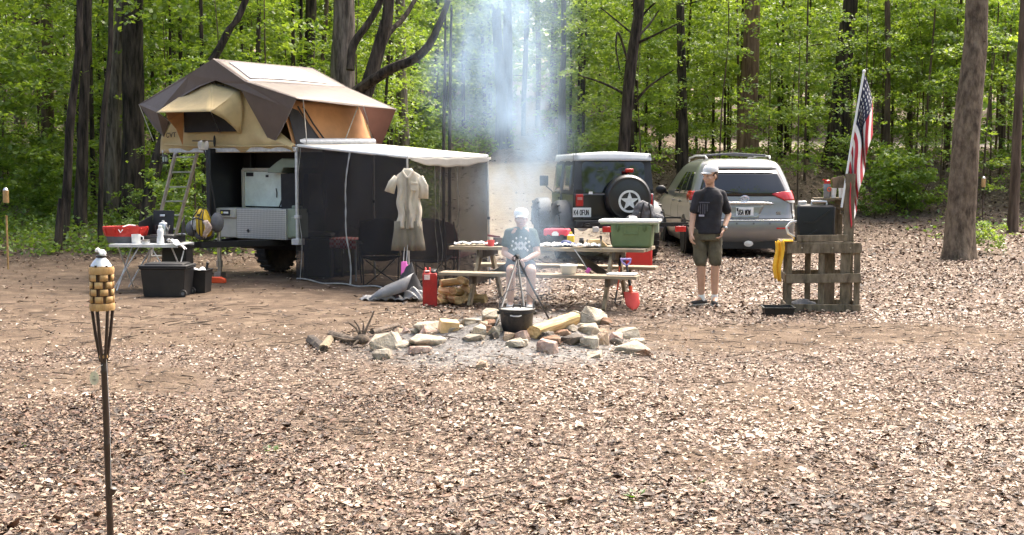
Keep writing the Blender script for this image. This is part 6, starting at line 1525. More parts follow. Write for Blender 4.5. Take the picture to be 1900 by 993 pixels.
for s in (-1, 1): mb.bar(V((s * .035 - .03, -.172, .715)), V((s * .035 + .03, -.172, .80)), .026, .012, up=(0, -1, 0)); mb.bar(V((s * .035 + .03, -.172, .715)), V((s * .035 - .03, -.172, .80)), .026, .012, up=(0, -1, 0))
mb.build('shirt_print', m_white, wom)
m_ws = mat('navy_shorts', (.025, .03, .045), .85, var=.2)
mb = MB(); mb.loft([ell(SZ - .07, .17, .13, 0, .03), ell(SZ + .05, .165, .125, 0, .02)])
for h, k_ in ((Lh, Lk), (Rh, Rk)): h, k_ = V(h), V(k_); capsule(mb, h, h.lerp(k_, .62), .098, .082)
fuse(mb.build('shorts', m_ws, wom), .009, 3, .012, .1)
for a in (La, Ra):
    a = V(a); mb = MB(); capsule(mb, a + V((0, .03, -.045)), a + V((-.005, -.04, -.03)), .040, .043); capsule(mb, a + V((-.005, -.04, -.035)), a + V((-.012, -.15, -.05)), .043, .034); capsule(mb, a + V((0, .01, .0)), a + V((0, 0, -.04)), .040, .04); fuse(mb.build('shoe', mat('pale_shoe', (.60, .58, .55), .7, var=.1), wom), .008, 2)
# ================================================================ vehicles
m_glass = mat('dark_car_glass', (.006, .008, .007), .03, var=.05, spec=.75)
m_tail = mat('red_lens', (.48, .012, .012), .15, var=.1, spec=.8, scale=12)
m_clear = mat('clear_lens', (.62, .60, .56), .12, var=.1, spec=.8)
m_chrome = mat('chrome', (.75, .75, .75), .12, metal=1.0, var=.05)
m_silver = mat('silver_car_paint', (.225, .225, .22), .34, metal=.5, var=.05, scale=3, coat=.6, dirt=.04)
m_jblack = mat('black_car_paint', (.010, .011, .013), .28, var=.2, coat=.5, dirt=.12, scale=3)
m_jtop = mat('charcoal_soft_top', (.034, .037, .042), .7, var=.2, scale=4, bump=.25, bscale=6)
m_jroof = mat('pale_soft_top', (.47, .49, .50), .6, var=.08, scale=3, bump=.25, bscale=4)
m_flare = mat('grey_fender_plastic', (.115, .12, .125), .6, var=.15, scale=5, dirt=.15)
def wheel(parent, x, y, r, w_, name='wheel', out=1, rim=m_alu, lugs=True):
    mb = MB(); mb.lathe([(r * .58, -w_ / 2), (r * .9, -w_ / 2 - .004), (r * .985, -w_ * .36), (r, 0), (r * .985, w_ * .36), (r * .9, w_ / 2 + .004), (r * .58, w_ / 2)], (x, y, r), n=32, rot=(0, PI / 2, 0))
    if lugs:
        for k in range(24): a = k * PI / 12; mb.box((x, y + r * .995 * math.cos(a), r + r * .995 * math.sin(a)), (w_ * .92, .055, .024), rot=(a - PI / 2, 0, 0))
    o = mb.build(name, m_rubber, parent)
    mb = MB(); mb.lathe([(0, -w_ * .30), (r * .16, -w_ * .34), (r * .22, -w_ * .2), (r * .5, -w_ * .35), (r * .6, -w_ * .44), (r * .6, w_ * .44), (r * .5, w_ * .35), (r * .22, w_ * .2), (r * .16, w_ * .34), (0, w_ * .3)], (x, y, r), n=24, rot=(0, PI / 2, 0)); mb.build('rim', rim, o)
    return o

# ---------------- black off-road car
jp = V((1.86, 23.35, gzf(1.86, 23.4) + .02)); jz = RAD(8)
jeep = thing('off_road_car', 'black soft-topped off-road car with a white star on its spare wheel cover', 'car', jp, jz)
JL = 0.06
mb = MB(); mb.box((0, 1.25, .90 + JL), (1.50, 2.3, .50)); mb.box((0, 1.25, .60 + JL), (1.30, 2.3, .14)); mb.build('body', m_jblack, jeep, bevel=.03)
mb = MB(); mb.loft([[V((sx, y, z)) for sx, y, z in ((-.62, 2.4, .62), (.62, 2.4, .62), (.62, 2.4, 1.14), (-.62, 2.4, 1.14))], [V((sx, y, z)) for sx, y, z in ((-.5, 3.75, .65), (.5, 3.75, .65), (.48, 3.75, 1.10), (-.48, 3.75, 1.10))]]); mb.build('hood', m_jblack, jeep, bevel=.04)
def jring(y, z0, z1, w0, w1): 
    r = .07; return [V(p) for p in ((-w0, y, z0), (-w1, y, z1 - r), (-w1 + r * .5, y, z1 - r * .2), (-w1 + r * 1.6, y, z1), (w1 - r * 1.6, y, z1), (w1 - r * .5, y, z1 - r * .2), (w1, y, z1 - r), (w0, y, z0))]
mb = MB(); mb.loft([[p + V((0, (p.z - 1.2) * .14, 0)) for p in jring(.13, 1.17, 1.86, .745, .70)], jring(.28, 1.17, 1.90, .75, .695), jring(1.3, 1.17, 1.905, .75, .70), jring(2.30, 1.17, 1.84, .74, .66)]); mb.build('soft_top', m_jtop, jeep, auto=30)
mb = MB(); mb.grid(lambda u, v: V(((u - .5) * 1.36, .22 + 2.02 * v, 1.895 + .055 * math.cos((u - .5) * PI * .9) - .03 * max(0, v - .5) + .012 * math.sin(v * 14))), 14, 14)
mb.grid(lambda u, v: V((-.68 - .028 * u, .30 + 1.9 * v, 1.90 - .12 * u * (.55 + .45 * math.sin(v * 9 + .5) ** 2))), 3, 16); mb.grid(lambda u, v: V(((u - .5) * 1.40, .20 - .0 * v - .05 * (1 - v) + .02 * v, 1.80 + .125 * v + .03 * v * math.cos((u - .5) * PI))), 14, 3)
for s in (-1, 1): mb.grid(lambda u, v: V((s * (.715 - .035 * v), .17 + 2.05 * u, 1.80 + .12 * v)), 10, 3)
mb.build('roof', m_jroof, jeep, solid=.012)
rw = lambda x, z, o=0: V((x, .13 + (z - 1.2) * .14 - o, z))
mb = MB(); n_ = 5; out = []
for (cx, cz, a0) in ((.50, 1.70, 0), (-.50, 1.70, 90), (-.50, 1.30, 180), (.50, 1.30, 270)):
    for k in range(n_): a = RAD(a0 + 90 * k / (n_ - 1)); out.append((cx + .08 * math.cos(a), cz + .08 * math.sin(a)))
mb.add([rw(x, z, .012) for x, z in out] + [rw(x, z, .0) for x, z in out], [tuple(range(19, -1, -1))] + [(i, (i + 1) % 20, 20 + (i + 1) % 20, 20 + i) for i in range(20)]); mb.build('rear_window', m_glass, jeep, smooth=False)
mb = MB()
for (x, z) in ((-.3, 1.62), (.1, 1.66)): mb.tube([rw(x, z, .014) , rw(x + .2, z + .02, .014)], .006, 5)
mb.build('window_trim', m_grey, jeep)
for s in (-1, 1):
    mb = MB(); mb.grid(lambda u, v: V((s * (.752 - .045 * v), 1.28 + .95 * u * (1 - .16 * v), 1.20 + .54 * v)), 4, 4, flip=s < 0); dw = mb.build('side_window', mat('smoke_haze_vinyl', (.10, .13, .16), .12, var=.2, spec=.8), jeep, solid=.006)  # bluish tint of the drifting smoke put into the vinyl colour
    mb = MB(); mb.grid(lambda u, v: V((s * (.752 - .045 * v), .36 + .72 * u + .05 * v, 1.26 + .46 * v)), 4, 4, flip=s < 0); mb.build('side_window', MATS['smoke_haze_vinyl'], jeep, solid=.006)
    mb = MB(); mb.box((s * .758, 1.76, .90 + JL), (.03, .92, .46)); dr = mb.build('door', m_jblack, jeep, bevel=.015); mb = MB(); mb.box((s * .785, 1.42, 1.04 + JL), (.025, .12, .03)); mb.build('handle', m_black, dr, bevel=.005)
    mb = MB(); mb.bar((s * .76, 2.2, 1.2), (s * .90, 2.22, 1.32), .025, .025); mb.box((s * .93, 2.24, 1.42), (.17, .06, .20)); mb.build('mirror', m_black, jeep, bevel=.02)
    for yc, h in ((.80, .53), (3.12, .52)):
        mb = MB(); rg_ = []
        for k in range(9):
            a = PI * (k / 8); c, si = math.cos(a), math.sin(a); y, z = yc + c * .56, .52 + JL + .50 * si ** .75
            rg_.append([V((s * .70, y, z)), V((s * .93, y, z - .01)), V((s * .965, y + c * .012, z - .05 * si - .01)), V((s * .95, y - c * .05, z - .09)), V((s * .70, y - c * .05, z - .07))])
        mb.loft(rg_); fl_ = mb.build('fender_flare', m_flare, jeep, bevel=.008)
        mb = MB()
        for k in (1.4, 2.4, 5.6, 6.6): a = PI * k / 8; mb.box((s * .955, yc + math.cos(a) * .55, .52 + JL + .50 * math.sin(a) ** .75 - .03), (.05, .05, .022), rot=(a, 0, 0))
        mb.build('slot', m_black, fl_)
        wheel(jeep, s * .80, yc, .41, .27, out=s)
    mb = MB(); mb.box((s * .64, .075, 1.03 + JL), (.135, .06, .22)); mb.build('tail_light', m_tail, jeep, bevel=.015); mb = MB(); mb.box((s * .64, .040, 1.06 + JL), (.09, .012, .05)); mb.build('reverse_lens', mat('pink_lens', (.55, .22, .2), .2), jeep)
    mb = MB(); mb.box((s * .64, .072, 1.19 + JL), (.14, .04, .07)); mb.build('top_bracket', m_black, jeep)
    mb = MB(); mb.lathe([(.09, -.03), (.095, .0), (.08, .03)], (s * .42, 3.77, .93), n=18, rot=(PI / 2, 0, 0)); mb.build('headlight', m_clear, jeep)
mb = MB(); mb.bar((-.66, 2.36, 1.16), (-.60, 2.24, 1.84), .05, .04); mb.bar((.66, 2.36, 1.16), (.60, 2.24, 1.84), .05, .04); mb.bar((-.6, 2.24, 1.84), (.6, 2.24, 1.84), .05, .04); mb.build('windscreen_frame', m_jblack, jeep)
mb = MB(); mb.grid(lambda u, v: V(((u - .5) * 1.24, 2.35 - .12 * v, 1.18 + .62 * v)), 4, 4); mb.build('windscreen', m_glass, jeep, solid=.006)
mb = MB(); mb.box((0, -.06, .60 + JL), (1.52, .16, .14)); mb.build('bumper', m_black, jeep, bevel=.02); mb = MB(); mb.box((0, 4.0, .62), (1.5, .18, .16)); mb.build('bumper', m_black, jeep, bevel=.02)
mb = MB(); mb.box((-.60, .045, .81 + JL), (.335, .015, .17)); pl = mb.build('licence_plate', m_paper, jeep, bevel=.004); mb = MB(); mb.text('K4 OFUN', (-.745, .036, .765 + JL), .085, d=.005, w=.36); mb.build('plate_lettering', m_black, pl)
# spare wheel with star
sp = V((.22, -.02, 1.13)); mb = MB(); mb.lathe([(.30, .10), (.40, .09), (.425, .0), (.415, -.11), (.375, -.155), (.34, -.150), (.30, -.165), (0, -.17)], sp, n=40, rot=(-PI / 2, 0, 0)); 
mb.v = [p if True else p for p in mb.v]
spw = mb.build('spare_wheel', mat('vinyl_cover', (.012, .012, .013), .35, var=.2, spec=.6, dirt=.1), jeep)
fy = sp.y - .175
star = []
for k in range(10): a = PI / 2 + k * PI / 5; r = .178 if k % 2 == 0 else .070; star.append((r * math.cos(a), r * math.sin(a)))
m_star = mat('worn_white_paint', (.66, .67, .64), .7, var=.12, scale=18, dirt=.2)
mb = MB(); mb.prism(star, .008, (sp.x, fy, sp.z - .06), en=(0, -1, 0)); mb.lathe([(.163, .0), (.203, .0), (.203, .008), (.163, .008)], (sp.x, fy, sp.z - .06), n=40, rot=(PI / 2, 0, 0), closed=True); mb.build('star_emblem', m_star, spw, smooth=False)
for s in (1,):
    mb = MB(); mb.box((.26, .02, 1.62), (.15, .05, .07)); bl = mb.build('brake_light', m_tail, jeep, bevel=.015); mb = MB(); mb.bar((.26, .06, 1.2), (.26, .06, 1.6), .03, .02, up=(0, 1, 0)); mb.build('light_mount', m_black, bl)
mb = MB(); mb.tube([(-.72, .22, 1.12), (-.725, .2, 1.38)], .012, 7); mb.tube([(-.725, .2, 1.38), (-.74, .2, 2.32)], .004, 5); mb.build('antenna', m_blackm, jeep)
mb = MB(); mb.box((-.72, .2, 1.32), (.025, .02, .12)); mb.box((-.44, .05, 1.22), (.07, .01, .045)); mb.build('white_sticker', m_paper, jeep)
# hitch cargo rack with lights
mb = MB()
for z, yy in ((.66, -.25), (.78, -.25), (.66, -.75), (.70, -.75)): mb.bar((-.62, yy, z), (1.15, yy, z), .035, .03)
for x in (-.62, -.2, .25, .7, 1.15): mb.bar((x, -.25, .65), (x, -.75, .65), .03, .03)
mb.bar((.25, 0, .60), (.25, -.75, .62), .06, .05); mb.box((.27, -.5, .685), (1.74, .5, .008)); mb.build('cargo_rack', m_blackm, jeep)
for (x, m, nm, w_) in ((-.30, m_tail, 'rack_light', .20), (1.0, m_tail, 'rack_light', .20), (-.52, m_clear, 'rack_plate', .11)): mb = MB(); mb.box((x, -.79, .60), (w_, .03, .10)); mb.build(nm, m, jeep, bevel=.01)
mb = MB(); mb.lathe([(0, -.015), (.07, -.012), (.08, .0), (.07, .012)], (-.62, -.12, .62), n=20, rot=(PI / 2, 0, 0), sx=1.3); mb.build('fog_light', m_clear, jeep)
# backpack on the rack
bp = thing('backpack', 'slumped black backpack sitting on the off-road car rack behind the green cooler', 'backpack', jp + Matrix.Rotation(jz, 3, 'Z') @ V((.40, -.55, .69)), jz)
mb = MB(); mb.ball((0, 0, .17), (.20, .14, .20), 16, 10, rot=(0, .25, 0)); mb.ball((-.02, -.03, .28), (.15, .12, .12), 14, 8); mb.ball((.22, 0, .09), (.15, .11, .09), 12, 8); mb.ball((-.2, .0, .07), (.14, .1, .08), 12, 8); fuse(mb.build('bag_body', m_grey, bp), .014, 3, .05, .08)
mb = MB(); mb.tube([(-.10, -.14, .08), (-.09, -.17, .22), (-.04, -.14, .36)], .016, 6); mb.tube([(.08, -.14, .08), (.08, -.17, .2), (.05, -.14, .36)], .016, 6); mb.build('strap', m_black, bp); mb = MB(); mb.box((-.1, -.16, .2), (.05, .02, .02)); mb.build('buckle', m_steel, bp)

# ---------------- silver minivan
vp = V((4.33, 24.0, gzf(4.33, 24.0) + .01)); vz = RAD(1.0)
van = thing('minivan', 'silver-grey minivan parked rear-on with red tail lights and roof rails', 'car', vp, vz); van.scale = (1, 1, 1.055)
ZL = [.22, .30, .38, .46, .60, .68, .72, .78, .95, 1.04, 1.10, 1.2, 1.3, 1.4, 1.5, 1.58, 1.64, 1.69, 1.725, 1.74]
Wt = ([.22, .35, .6, .95, 1.05, 1.2, 1.4, 1.58, 1.68, 1.74], [.90, .965, .99, .985, .965, .925, .865, .79, .72, .58])
Rt = ([.22, .30, .42, .62, .70, .75, 1.0, 1.08, 1.2, 1.4, 1.55, 1.64, 1.70, 1.74], [.14, .06, .0, .0, .03, .075, .085, .11, .165, .275, .36, .40, .50, .75])
Ft = ([.22, .4, .7, .9, 1.0, 1.05, 1.2, 1.4, 1.6, 1.68, 1.74], [4.95, 5.05, 5.08, 4.95, 4.6, 4.1, 3.75, 3.3, 2.75, 2.45, 2.1])
def vpt(t, z, off=0.0):
    w_, r, f = (float(np.interp(z, *T)) for T in (Wt, Rt, Ft)); rc = .24; s = 1 if t >= 0 else -1; a_ = abs(t)
    if a_ <= 1: return V((s * a_ * (w_ - rc), r + .06 * a_ * a_ - off, z))
    cx, cy = w_ - rc, r + .06 + rc
    if a_ <= 2: a = (a_ - 1) * PI / 2; return V((s * (cx + (rc + off) * math.sin(a)), cy - (rc + off) * math.cos(a), z))
    if a_ <= 3: return V((s * (w_ + off), cy + (f - rc - cy) * (a_ - 2), z))
    a = (a_ - 3) * PI / 2; return V((s * (cx + (rc + off) * math.cos(a)), f - rc + (rc + off) * math.sin(a), z))
TS = [k / 5 for k in range(0, 6)] + [1 + k / 7 for k in range(1, 8)] + [2 + k / 8 for k in range(1, 9)] + [3 + k / 5 for k in range(1, 6)]
TS = [-t for t in TS[:0:-1]] + TS
mb = MB(); mb.loft([[vpt(t, z) for t in TS] for z in ZL]); mb.build('body', m_silver, van, auto=50)
def patch(name, m, zs, t0, t1, par=None, off=.006, n=12, th=.010, nz=6):
    mb = MB()
    def f(u, v):
        z = zs[0] + (zs[-1] - zs[0]) * v; a = float(np.interp(z, zs, t0)); b = float(np.interp(z, zs, t1)); return vpt(a + (b - a) * u, z, off)
    mb.grid(f, n, nz); return mb.build(name, m, par or van, solid=th)
gl = patch('rear_window', m_glass, [1.09, 1.2, 1.52], [-1.30, -1.32, -1.22], [1.30, 1.32, 1.22], n=22, off=.008)
patch('window_seal', m_black, [1.075, 1.535], [-1.36, -1.28], [1.36, 1.28], n=22, off=.003, th=.004)
mb = MB(); mb.bar(vpt(.0, 1.12, .02), vpt(-.55, 1.17, .02), .02, .015, up=(0, -1, 0)); mb.build('wiper', m_black, gl)
for s in (-1, 1):
    o = patch('tail_light', m_tail, [1.0, 1.06, 1.12, 1.165], [s * 1.05, s * .86, s * .70, s * 1.15], [s * 2.06, s * 2.10, s * 2.09, s * 2.06], off=.014, th=.02, n=14)
    patch('reverse_lens', m_clear, [.955, 1.0], [s * 1.3, s * 1.08], [s * 2.03, s * 2.05], par=o, off=.012, th=.018)
    patch('rear_reflector', m_tail, [.50, .525], [s * .80, s * .80], [s * 1.25, s * 1.25], off=.006)
    patch('corner_trim', m_clear, [.70, .83], [s * 1.55, s * 1.5], [s * 1.98, s * 1.95], off=.004, th=.004)
    for (a, b) in ((2.02, 2.22), (2.24, 2.43), (2.45, 2.66)): patch('side_window', m_glass, [1.10, 1.50], [s * a, s * (a + .02)], [s * b, s * (b - .03 - (.09 if b > 2.6 else 0))], off=.004, th=.006)
    for z_, a, b in ((.93, 2.02, 2.5),): patch('side_moulding', m_black, [.62, .64], [s * 2.0, s * 2.0], [s * 2.8, s * 2.8], off=.004, th=.006)
    for a in (2.34, 2.56):
        patch('door_gap', m_black, [.42, 1.08], [s * a, s * a], [s * (a + .002), s * (a + .002)], off=.001, th=.003, n=1); p = vpt(s * (a - .04), .96, .02); mb = MB(); mb.box(p, (.03, .20, .035)); mb.build('door_handle', m_silver, van, bevel=.01)
    for yc in (1.05, 4.02):
        mb = MB(); mb.lathe([(0, -.02), (.395, -.02), (.40, .0), (.395, .012), (0, .012)], (s * .985, yc, .34), n=28, rot=(0, s * PI / 2, 0)); mb.build('wheel_arch', m_black, van); wheel(van, s * .905, yc, .335, .21, lugs=False, rim=m_silver)
    mb = MB(); mb.tube([(s * .60, .75, 1.735), (s * .615, .85, 1.785), (s * .625, 1.9, 1.80), (s * .61, 2.85, 1.765), (s * .60, 2.95, 1.70)], .018, 8); mb.build('roof_rail', m_alu, van)
    mb = MB(); mb.bar((s * .95, 3.55, 1.06), (s * 1.04, 3.52, 1.10), .05, .04); mb.ball((s * 1.11, 3.5, 1.14), (.115, .06, .09), 14, 8); mb.build('mirror', m_black, van)
    patch('headlight', m_clear, [.72, .85], [s * 3.2, s * 3.1], [s * 3.9, s * 3.8], off=.006)
patch('windscreen', m_glass, [1.10, 1.60], [3.05, 3.05], [4.0, 4.0], off=.006); patch('windscreen', m_glass, [1.10, 1.60], [-4.0, -4.0], [-3.05, -3.05], off=.006)
for y in (1.2, 2.3): mb = MB(); mb.tube([(-.62, y, 1.80), (0, y, 1.835), (.62, y, 1.80)], .02, 8); mb.build('cross_bar', m_grey, van)
mb = MB(); mb.grid(lambda u, v: vpt(-1.15 + 2.3 * u, 1.555 + .085 * v, .03 + .04 * (1 - v)), 20, 3); spo = mb.build('spoiler', m_silver, van, solid=.02)
patch('brake_light', m_tail, [1.545, 1.565], [-.4, -.4], [.4, .4], par=spo, off=.03)
mb = MB(); mb.grid(lambda u, v: vpt(-.72 + 1.44 * u, .935 + .045 * v * (1 - (2 * u - 1) ** 4 * .5), .022 + .014 * math.sin(v * PI)), 18, 5); mb.build('chrome_strip', m_chrome, van, solid=.012)
e = vpt(.0, 1.035, .012); mb = MB()
for (rx, rz_, w2) in ((.075, .052, .011), (.045, .022, .008), (.022, .045, .008)):
    ps = [e + V((rx * math.cos(a), 0, rz_ * math.sin(a) + (.012 if rx == .045 else 0))) for a in [k * PI / 14 for k in range(29)]]; mb.tube(ps, w2 * .6, 6, cap=False)
mb.build('round_emblem', m_chrome, van)
mb = MB(); mb.text('SE', vpt(.80, .755, .012), .045, ex=(1, .08, 0), d=.006, w=.8); mb.build('trim_badge', m_chrome, van)
p = vpt(0, .80, .012); mb = MB(); mb.box(p, (.325, .012, .165)); pl = mb.build('licence_plate', m_paper, van, bevel=.004)
mb = MB(); mb.text('USA WOW', p + V((-.125, -.009, -.045)), .082, d=.005, w=.32); mb.prism([(-.155, .03), (-.12, .03), (-.135, -.03), (-.15, -.02)], .003, p + V((0, -.006, .04))); mb.build('plate_lettering', m_black, pl)
patch('plate_recess', mat('silver_shade', (.30, .305, .285), .35, metal=.6), [.70, .915], [-.34, -.5], [.34, .5], off=.003, th=.003)
patch('hatch_gap', m_black, [.668, .684], [-1.5, -1.52], [1.5, 1.52], off=.003, th=.004, n=24, nz=1); patch('bumper_line', m_chrome, [.645, .664], [-1.55, -1.55], [1.55, 1.55], off=.012, th=.012, n=24, nz=2)
for s in (-1, 1): patch('hatch_gap', m_black, [.684, .95], [s * 1.46, s * 1.40], [s * 1.52, s * 1.46], off=.003, th=.004, n=2)
for x in (-.62, -.21, .21, .62): mb = MB(); mb.lathe([(.018, -.006), (.018, .004)], vpt(x, .60, .002), n=12, rot=(PI / 2, 0, 0)); mb.build('parking_sensor', m_grey, van)
mb = MB(); mb.box((0, 2.4, .24), (1.6, 4.2, .12)); mb.box((0, .25, .22), (1.5, .3, .14)); mb.build('underbody', m_black, van)
mb = MB(); mb.lathe([(0, -.012), (.07, -.01), (.075, 0), (0, .012)], (.06, -.03, .245), n=20, rot=(PI / 2, 0, 0), sx=1.15, sy=.7); mb.build('hitch_cover', m_clear, van); mb = MB(); mb.tube([(-.45, .3, .24), (-.45, .0, .235)], .03, 10); mb.build('exhaust', m_steel, van)
# ================================================================ wash stand, flag, torches, smoke
W_pal = wood('grey_pallet_board', (.085, .068, .045), (.25, .20, .14), (1, 1, .3), 14, .9)
sc_ = G(1533, 580)
SX, SY = sc_.x, sc_.y + .32
F3 = Frame((SX, SY, gzf(SX, SY)), RAD(-7))
ws = thing('pallet_stand', 'grey weathered stand of pallet boards with a tall post, holding the black water jug', 'stand', F3.o, F3.rz)
W2, D2, H2 = .42, .30, .80
def boards(lst, nm='board'):
    for a, b, w_, h, up in lst: mb = MB(); mb.bar(a, b, w_, h, up=up); mb.build(nm, W_pal, ws, bevel=.004)
for y in (-D2, D2):
    u = (0, 1, 0); yy = y
    boards([((-W2, yy, .055), (W2, yy, .055), .10, .028, u), ((-W2 - .01, yy * 1.07, .40), (W2, yy * 1.07, .42), .105, .024, u), ((-W2, yy, .755), (W2, yy, .765), .12, .03, u)], 'rail')
for (x, w_) in ((-.385, .06), (-.02, .07), (.25, .11), (.385, .07)): boards([((x, -D2 + .03, 0.0), (x, -D2 + .03, .80), w_, .026, (0, 1, 0))], 'slat')
for (x, w_) in ((-.38, .06), (-.12, .07), (.12, .16), (.37, .08)): boards([((x, D2 - .03, 0), (x, D2 - .03, .80), w_, .026, (0, 1, 0))], 'slat')
for x in (-W2, W2): boards([((x, -D2, .40), (x, D2, .40), .09, .024, (1, 0, 0)), ((x, -D2, .06), (x, D2, .06), .09, .024, (1, 0, 0)), ((x, -D2, .755), (x, D2, .755), .09, .024, (1, 0, 0))], 'side_rail')
for k, y in enumerate((-.24, -.08, .08, .24)): boards([((-W2 - .06, y, .822), (W2 - .1, y, .822), .14, .022, (0, 0, 1))], 'shelf_board')
boards([((-.31, -.30, .87), (.27, -.29, .88), .075, .03, (0, 1, 0))], 'shelf_lip')
boards([((.285, -.22, .80), (.295, -.21, 1.62), .115, .035, (0, 1, 0))], 'post')
boards([((.19, .05, .84), (.19, .05, 1.34), .07, .035, (0, 1, 0)), ((.12, -.02, 1.50), (.25, -.1, 1.53), .14, .02, (0, 1, 0)), ((.21, -.05, .84), (.21, -.05, 1.15), .05, .03, (0, 1, 0))], 'upright')
boards([((-.10, -.02, 1.325), (.30, -.02, 1.325), .22, .025, (0, 0, 1)), ((.02, -.02, 1.27), (.28, -.02, 1.2), .05, .03, (0, 1, 0))], 'upper_shelf')
for x in (-.25, .1, .3):
    mb = MB()
    for y in (-D2 - .017,): mb.lathe([(.008, -.003), (.008, .003)], (x, y, .765), n=8, rot=(PI / 2, 0, 0))
    mb.build('nail', m_steel, ws)
def onst(x, y, z): return F3.o + F3.R @ V((x, y, z))
jg = thing('water_jug', 'big black ribbed water jug standing on the pallet stand', 'jug', onst(-.08, -.04, .834), F3.rz)
mb = MB(); mb.loft([[V((sx * .22 * k, sy * .15 * k, z)) for sx, sy in ((-1, -1), (1, -1), (1, 1), (-1, 1))] for z, k in ((0, .97), (.39, 1.0), (.425, .92))]); mb.build('jug_body', mat('black_jug_plastic', (.009, .009, .010), .45, var=.3, spec=.4, dirt=.06), jg, bevel=.03, seg=3)
mb = MB(); mb.bar((-.02, -.152, .22), (.16, -.152, .36), .02, .014, up=(0, -1, 0)); mb.bar((-.16, -.152, .02), (.02, -.152, .13), .02, .014, up=(0, -1, 0)); mb.bar((-.14, -.152, .22), (-.02, -.152, .22), .02, .014, up=(0, -1, 0)); mb.build('body_rib', m_black, jg)
mb = MB(); mb.tube([(-.05, -.1, .42), (-.05, -.1, .46), (.12, -.1, .46), (.12, -.1, .42)], .017, 8); mb.build('carry_handle', m_steel, jg); mb = MB(); mb.lathe([(.05, 0), (.052, .04), (.04, .045)], (-.15, -.04, .422), n=16); mb.build('cap', m_alu, jg)
hk = thing('white_hook', 'curved white pipe hook at the left side of the black jug', 'hook', onst(-.34, -.1, .83), F3.rz)
mb = MB(); mb.tube([(.05, 0, .23), (-.02, 0, .22), (-.07, 0, .16), (-.05, 0, .09), (.02, 0, .05)], .016, 8); mb.build('pipe', m_white, hk); mb = MB(); mb.tube([(.02, 0, .05), (.03, 0, .004)], .02, 8); mb.build('socket', m_steel, hk)
bt = thing('water_bottle', 'clear grey water bottle with a red cap on the small upper shelf', 'bottle', onst(.05, -.08, 1.338))
mb = MB(); mb.lathe([(.036, 0), (.042, .01), (.042, .15), (.035, .165)], n=18); mb.build('bottle_body', mat('smoky_bottle', (.17, .18, .19), .12, spec=.8, var=.15), bt); mb = MB(); mb.lathe([(.037, .165), (.038, .20), (.015, .21)], n=16); mb.box((-.03, 0, .21), (.05, .025, .014)); mb.build('cap', m_red, bt)
mb = MB(); mb.lathe([(.017, -.001), (.026, -.001), (.026, .002), (.017, .002)], (.015, -.042, .10), n=18, rot=(PI / 2, 0, 0), closed=True); mb.build('round_mark', m_redorange, bt)
for x, lb in ((.125, 'white cup next to the grey water bottle on the upper shelf'), (.215, 'white cup squeezed against the tall post on the upper shelf')):
    c = thing('white_cup', lb, 'cup', onst(x, -.08, 1.338)); mb = MB(); mb.lathe([(0, .003), (.027, 0), (.034, .11), (.031, .11), (.024, .005)], n=18); mb.build('cup_body', m_white, c); mb = MB(); mb.lathe([(.035, .108), (.036, .114), (.032, .114)], n=18); mb.build('rim', m_white, c)
mb = MB(); mb.grid(lambda u, v: F3.o + F3.R @ V((-W2 - .035 - .095 * u * (1 - .25 * v) - .035 * v + .012 * math.sin(v * 7), -.335 + .10 * u - .025 * math.sin(u * 9 + v * 3), .838 - .0 * u - .48 * v * (1 - .1 * u) + .01 * math.sin(u * 12))), 14, 16)
mb.grid(lambda u, v: F3.o + F3.R @ V((-W2 - .03 + .10 * v, -.34 + .26 * u, .838 + .006 * math.sin(u * 9))), 10, 4)
o = mb.build('towel', mat('golden_towel', (.85, .46, .03), .9, var=.12, scale=12, bump=.3, bscale=40), solid=.008); tag(o, 'golden yellow towel hanging over the left edge of the pallet stand', 'towel')
g = G(1448, 588); dt = thing('black_tray', 'shallow black pan on the ground at the left foot of the pallet stand', 'pan', V((g.x, g.y + .14, g.z)), RAD(-4))
mb = MB(); mb.loft([[V((sx * .17 * k, sy * .15 * k, z)) for sx, sy in ((-1, -1), (1, -1), (1, 1), (-1, 1))] for z, k in ((0, .9), (.10, 1), (.10, .95), (.02, .86))]); mb.build('pan_body', m_black, dt, bevel=.012); mb = MB(); mb.lathe([(.17, 0)], n=4)
mb = MB()
for (a, b) in (((-1, -1), (1, -1)), ((1, -1), (1, 1)), ((1, 1), (-1, 1)), ((-1, 1), (-1, -1))): mb.bar((a[0] * .172, a[1] * .152, .098), (b[0] * .172, b[1] * .152, .098), .022, .012)
mb.build('rim', m_black, dt)
mb = MB(); q = onst(-.2, -.1, .08); mb.grid(lambda u, v: q + V(((u - .5) * .3, (v - .5) * .25, .05 * math.sin(u * PI) * math.sin(v * PI) + .02 * math.sin(u * 9 + v * 7))), 10, 8); o = mb.build('dark_cloth', m_grey, solid=.01); tag(o, 'dark rag bundle lying inside the foot of the pallet stand', 'rag')

